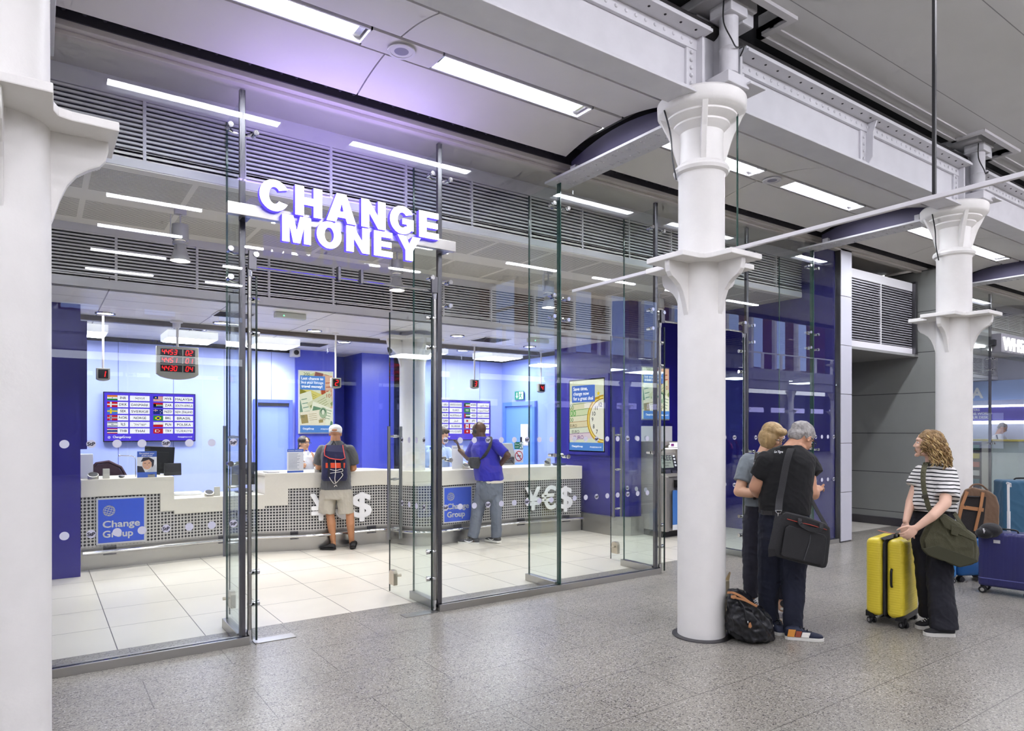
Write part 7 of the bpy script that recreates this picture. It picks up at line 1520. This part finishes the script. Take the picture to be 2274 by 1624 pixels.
# --- black cap-shaped neck pillow
Db3 = 7.0; K3 = lambda x, y, o=0: at(x, y, Db3 + o)
s = thing('cap', K3(2205, 1190), 'black baseball cap resting on the navy suitcase', 'cap')
mb = MB(); mb.ell(K3(2200, 1178, .0), (.11, .10, .075), 12); mb.ell(K3(2186, 1184, -.02), (.07, .08, .055), 12); bake(mb, 'crown', cloth('cap_black', '#16161a'), s, .006, 3, .003)
MB().prism([(2212, 1182), (2224, 1184), (2234, 1187), (2232, 1190), (2212, 1190)], lambda x, y: K3(x, y, -.06), lambda x, y: K3(x, y, .06)).build('peak', cloth('cap_black', '#16161a'), s, bevel=.002)
T3 = Matrix.Translation(K3(2184, 1180, -.075)) @ Matrix(((RV.x, 0, -FV.x), (RV.y, 0, -FV.y), (0, 1, 0))).to_4x4() @ Matrix.Rotation(-PI / 2 + .3, 4, 'Z')
text('lettering', 'asics', .03, T3, M_PWHITE, s, .001, .0008)
# --- tall teal soft suitcase
C_ = FL(at(2262, 1230, 8.35)); s = thing('suitcase', C_, 'tall teal soft suitcase behind the navy one, cut by the right edge', 'suitcase'); U_ = (RV * .9 - FV * .15).normalized(); V_ = Vector((-U_.y, U_.x, 0))
mb = MB(); rbox(mb, C_, U_, V_, .225, .15, .08, 1.07, .05, .03); bake(mb, 'case_body', cloth('teal_fabric', '#2a5876', rough=.7), s, .012, 2, .008, 5)
MB().tube(smooth_path([C_ - U_ * .05 + UP * 1.06, C_ - U_ * .03 + UP * 1.09, C_ + U_ * .1 + UP * 1.09, C_ + U_ * .12 + UP * 1.06], 3), .01, 6).build('top_handle', M_BLACK, s)
for a in (-1, 1):
    for b in (-1, 1): wheel_pair(C_ + U_ * a * .17 + V_ * b * .09, V_, s, .03)
# --- black holdall with tan handles
Dh = 5.45; Kh = lambda x, y, o=0: at(x, y, Dh + o)
s = thing('holdall', FL(Kh(1665, 1425)), 'slumped black nylon holdall with tan leather handles against the column', 'bag')
M_HN = mat('black_nylon_shiny', '#101116', .36, bump=.3, bscale=45)
mb = MB()
mb.prism([(1615, 1408), (1613, 1360), (1613, 1325), (1616, 1311), (1636, 1308), (1655, 1322), (1690, 1352), (1712, 1378), (1722, 1400), (1725, 1427), (1700, 1430), (1655, 1432), (1630, 1420)], lambda x, y: Kh(x + (1665 - x) * .12, y + (1427 - y) * .10, -.10), lambda x, y: Kh(x + (1650 - x) * .08, y + (1427 - y) * .05 - 4, .18))
mb.prism([(1613, 1400), (1613, 1340), (1630, 1318), (1680, 1352), (1722, 1408), (1722, 1425), (1655, 1430)], lambda x, y: Kh(x + (1665 - x) * .3, y + (1427 - y) * .3, -.15), lambda x, y: Kh(x, y, .0))
bake(mb, 'holdall_body', M_HN, s, .008, 4, .020, 7, (1, 1, 1)).location.z += .012
MB().tube(smooth_path([Kh(1642, 1333, -.13), Kh(1652, 1350, -.165), Kh(1655, 1368, -.175), Kh(1660, 1382, -.17)], 4), .006, 6).build('zip', M_BLACK, s, smooth=True)
MB().strap(smooth_path([Kh(1616, 1317, -.06), Kh(1628, 1317, -.10), Kh(1648, 1326, -.13), Kh(1668, 1340, -.13), Kh(1681, 1346, -.12)], 4), UP + RV * .3, .018, .012).strap(smooth_path([Kh(1624, 1324, -.10), Kh(1634, 1328, -.12), Kh(1655, 1334, -.14), Kh(1680, 1347, -.13)], 4), UP, .016, .010).build('handle', M_TN, s, bevel=.002)
MB().prism([(1623, 1323), (1633, 1322), (1637, 1327), (1630, 1331), (1623, 1329)], lambda x, y: Kh(x, y, -.135), lambda x, y: Kh(x, y, -.115)).build('handle_tab', M_TN, s, bevel=.002)
MB().prism([(1663, 1384), (1667, 1382), (1670, 1392), (1667, 1396), (1662, 1394)], lambda x, y: Kh(x, y, -.19), lambda x, y: Kh(x, y, -.18)).build('zip_pull', M_TN, s); MB().ell(Kh(1661, 1382, -.185), (.007, .007, .01), 6).build('zip_slider', M_CHROME, s)
s = thing('tan_bag', FL(at(1602, 1345, 6.0)), 'sliver of a beige tote bag showing between the column and the black holdall', 'bag')
c0 = FL(at(1602, 1345, 6.0)); mb = MB(); mb.box(c0.x - .10, c0.x + .05, c0.y - .05, c0.y + .10, .004, .36); mb.build('bag_body', mat('beige_canvas', '#8f866f', .8), s, bevel=.01)
MB().prism([(1610, 1288), (1620, 1270), (1623, 1272), (1619, 1290), (1611, 1303)], lambda x, y: at(x, y, 6.0), lambda x, y: at(x, y, 6.02)).build('handle', mat('beige_leather', '#b09a72', .6), s)
# ================================================================ NEWSAGENT BEYOND THE ALCOVE
struct(MB().box(12.55, 15.34, GYF, GYF + .012, .06, 4.375).build('window_8', M_GLASS)); struct(MB().box(15.40, 20.0, GYF, GYF + .012, .06, 4.375).build('window_9', M_GLASS))
struct(MB().box(12.55, 28, 5.548, 5.63, 0, .062).build('trim_newsagent_rail', M_STEEL, bevel=.002))
t = thing('glass_fin', (15.37, 5.9, 0), 'glass fin with steel post beside the newsagent lettering', 'glass fin')
MB().box(15.363, 15.377, 5.64, 6.14, .075, 4.30).build('fin_glass', M_FIN, t); MB().box(15.345, 15.395, 5.60, 5.64, 0, 4.36).build('post', M_STEELD, t, bevel=.004); MB().box(15.33, 15.41, 5.64, 6.17, 0, .08).build('base_shoe', M_STEEL, t)
for z in (4.05, 3.09, 2.87, 1.42):
    mb = MB()
    for q in (-1, 1): bolt(mb, 15.37 + q * .095, z); mb.tube([(15.37, 5.7, z), (15.37 + q * .095, 5.65, z)], .012, 8)
    mb.build('spider_fitting', M_CHROME, t, smooth=True)
louvre_wall('wall_newsagent_upper_louvre', 12.6, 28, 6.15, 3.83, 4.31, 0.037, 0.7667, 13.2, 0.065)
louvre_wall('wall_newsagent_lower_louvre', 12.6, 28, 8.07, 3.21, 3.68, 0.034, 0.767, 13.2, 0.085)
struct(MB().box(12.55, 28, 5.62, 6.25, 4.45, 4.6).box(12.55, 28, 6.15, 8.11, 3.755, 3.9).build('ceiling_newsagent_soffit', M_HEAD)); struct(MB().box(12.55, 28, 8.07, 13.5, 3.125, 3.25).build('ceiling_newsagent', M_ICEIL))
struct(MB().box(12.55, 28, 12.5, 12.6, 0, 4.6).box(22.6, 22.7, 5.7, 12.6, 0, 4.6).build('wall_newsagent_back', mat('newsagent_wall', '#b3b8c8', .5)))
struct(MB().box(22.45, 22.6, 6.5, 12.5, 2.55, 3.1).build('wall_newsagent_band', mat('newsagent_blue', '#8fabe0', .5)))
for x, y in ((16.5, 7.2), (18.5, 7.2), (20.5, 7.2), (17.5, 9.3), (20, 9.3)):
    z_ = 3.74 if y < 8 else 3.115
    tag(MB().box(x - .6, x + .6, y - .12, y + .12, z_ - .02, z_).build('newsagent_ceiling_light', emat('newsagent_lamp', '#f6f7ff', 16)), 'white strip light in the ceiling of the newsagent', 'ceiling light', 'strip lights in the newsagent ceiling')
text('wall_lettering', 'PA', .42, left_M(22.44, 8.62, 2.62), M_PWHITE, None, .01, .012)['kind'] = 'structure'
sg = thing('newsagent_sign', (16.5, 5.35, 3.3), 'white lit shop name letters on a grey box over the newsagent entrance', 'sign')
MB().box(15.12, 18.1, 5.34, 5.50, 3.18, 3.54).build('sign_box', mat('sign_box_grey', '#7e7c84', .4), sg, bevel=.005); MB().box(15.0, 15.12, 5.42, 5.5, 3.32, 3.42).build('bracket', M_STEELD, sg)
text('lettering', 'WHSmith', .36, front_M(15.18, 5.325, 3.225), emat('newsagent_letter', '#ffffff', 2.2), sg, .012, .003, 'LEFT', 1.75)
t = thing('display_board', (22.3, 8.2, 1.9), 'lit violet travel accessory board framed in white neon', 'display')
MB().box(22.38, 22.44, 7.25, 8.95, 1.95, 2.36).build('panel', mat('board_violet', '#33306e', .4, emit='#4a3fa8', es=.5), t)
MB().box(22.34, 22.38, 7.2, 9.0, 2.34, 2.40).box(22.34, 22.38, 7.2, 9.0, 1.86, 1.95).box(22.34, 22.38, 7.2, 7.26, 1.2, 2.40).build('neon_frame', emat('neon_white', '#eef0ff', 6), t)
tt_ = [text('t', s_, .10, left_M(22.33, 8.9, 2.24 - .11 * k), M_PWHITE, t, .003, .003, 'LEFT') for k, s_ in enumerate(('ADAPTERS', 'FOR THE WORLD', 'AT YOUR DESK'))]; join_meshes('lettering', tt_, t)
sh = thing('display_shelf', (21.9, 7.0, 1.5), 'dark rack of boxed accessories at the right edge of the newsagent', 'shelf')
MB().box(21.9, 22.3, 6.3, 7.15, .1, 2.35).build('back_board', mat('rack_dark', '#2b2e36', .6), sh)
random.seed(5)
for r in range(7):
    for c in range(6):
        o = MB().box(21.8, 21.89, 6.34 + c * .135, 6.34 + c * .135 + .10, .5 + r * .26, .5 + r * .26 + .15).build('boxed_accessory', mat(('pack_pale', 'pack_green', 'pack_white', 'pack_grey')[(r * 3 + c) % 4], ('#b9c4c2', '#5d8f6a', '#e4e6e8', '#777d84')[(r * 3 + c) % 4], .5)); tag(o, 'small boxed accessory hanging on the dark newsagent rack', 'box', 'boxed accessories on the newsagent rack')
struct(MB().box(21.75, 21.8, 6.3, 6.32, 0, .1).build('trim_rack_foot', M_STEELD))
cb = thing('till_counter', (18.4, 6.9, 0), 'pale till counter with yellow shelf strip inside the newsagent', 'counter')
MB().box(18.0, 18.6, 6.02, 6.72, 0, 1.42).build('cabinet', mat('till_pale', '#c3d6da', .4), cb, bevel=.01); MB().box(17.97, 18.62, 6.60, 6.74, 0, 1.44).build('end_panel', mat('till_cream', '#dad7cf', .4), cb)
MB().box(17.9, 18.7, 6.0, 7.35, 1.43, 1.47).build('shelf_strip', mat('strip_yellow', '#d8c93a', .5), cb)
sr = thing('snack_rack', (18.2, 6.95, 0), 'narrow dark rack of colourful packets beside the till counter', 'rack'); MB().box(18.1, 18.5, 6.78, 7.08, 0, 1.40).build('rack_body', M_DARK, sr)
for k, c in enumerate(('#2e7d5a', '#d8c93a', '#c96a50', '#dfe2e2', '#3b7a86', '#2a3f66')): MB().box(18.05, 18.1, 6.82, 7.05, 1.22 - k * .2, 1.34 - k * .2).build('packet', mat('packet' + c, c, .5), sr)
# shop assistant in the newsagent
D = 16.4; P = lambda x, y, o=0: at(x, y, D + o)
t = thing('person', FL(P(2222, 1000)), 'person with grey hair and white shirt bending over the newsagent till', 'person')
H8 = Head(P(2226, 951), (RV * .75 - FV * .6), 34, 0, 1.0); f = (RV * .6 - FV * .7).normalized()
mb = MB(); H8.skin(mb); limb(mb, [P(2221, 957), P(2216, 968)], [.06, .07]); limb(mb, [P(2210, 973), P(2214, 990), P(2228, 985, -.3)], [.05, .045, .03]); hand(mb, P(2228, 985, -.3), RV, UP, -FV, .4); limb(mb, [P(2226, 973), P(2236, 988), P(2242, 982, -.3)], [.05, .045, .03]); hand(mb, P(2242, 982, -.3), RV, UP, FV, .4); limb(mb, [P(2214, 1030), P(2214, 1100)], [.07, .06]); limb(mb, [P(2222, 1030), P(2222, 1100)], [.07, .06])
bake(mb, 'body', S6, t, .009, 2); H8.parts(t, glasses='#2a2626')
mb = MB(); ringset(mb, [(P(2218, 1030), .18, .13, f), (P(2217, 1000), .18, .13, f), (P(2217, 975), .19, .12, f), (P(2218, 968), .13, .09, f), (P(2219, 964), .08, .07, f)]); limb(mb, [P(2210, 973), P(2213, 985)], [.075, .06]); limb(mb, [P(2226, 973), P(2234, 985)], [.075, .06]); bake(mb, 'shirt', M_WSH, t, .012, 2, .004)
mb = MB(); ringset(mb, [(P(2218, 1110), .15, .11, f), (P(2218, 1026), .17, .12, f)]); bake(mb, 'trousers', cloth('dark_trousers', '#22242c'), t, .015, 1)
mb = MB(); H8.e(mb, 0, -.02, .05, .082, .096, .078, 10); H8.e(mb, 0, -.06, 0, .068, .05, .06); bake(mb, 'hair', mat('grey_hair', '#a5a19e'), t, .009, 2)
MB().strap([P(2213, 966, -.1), P(2216, 978, -.16), P(2222, 990, -.16)], RV, .03, .006).build('lanyard', M_BLACK, t)
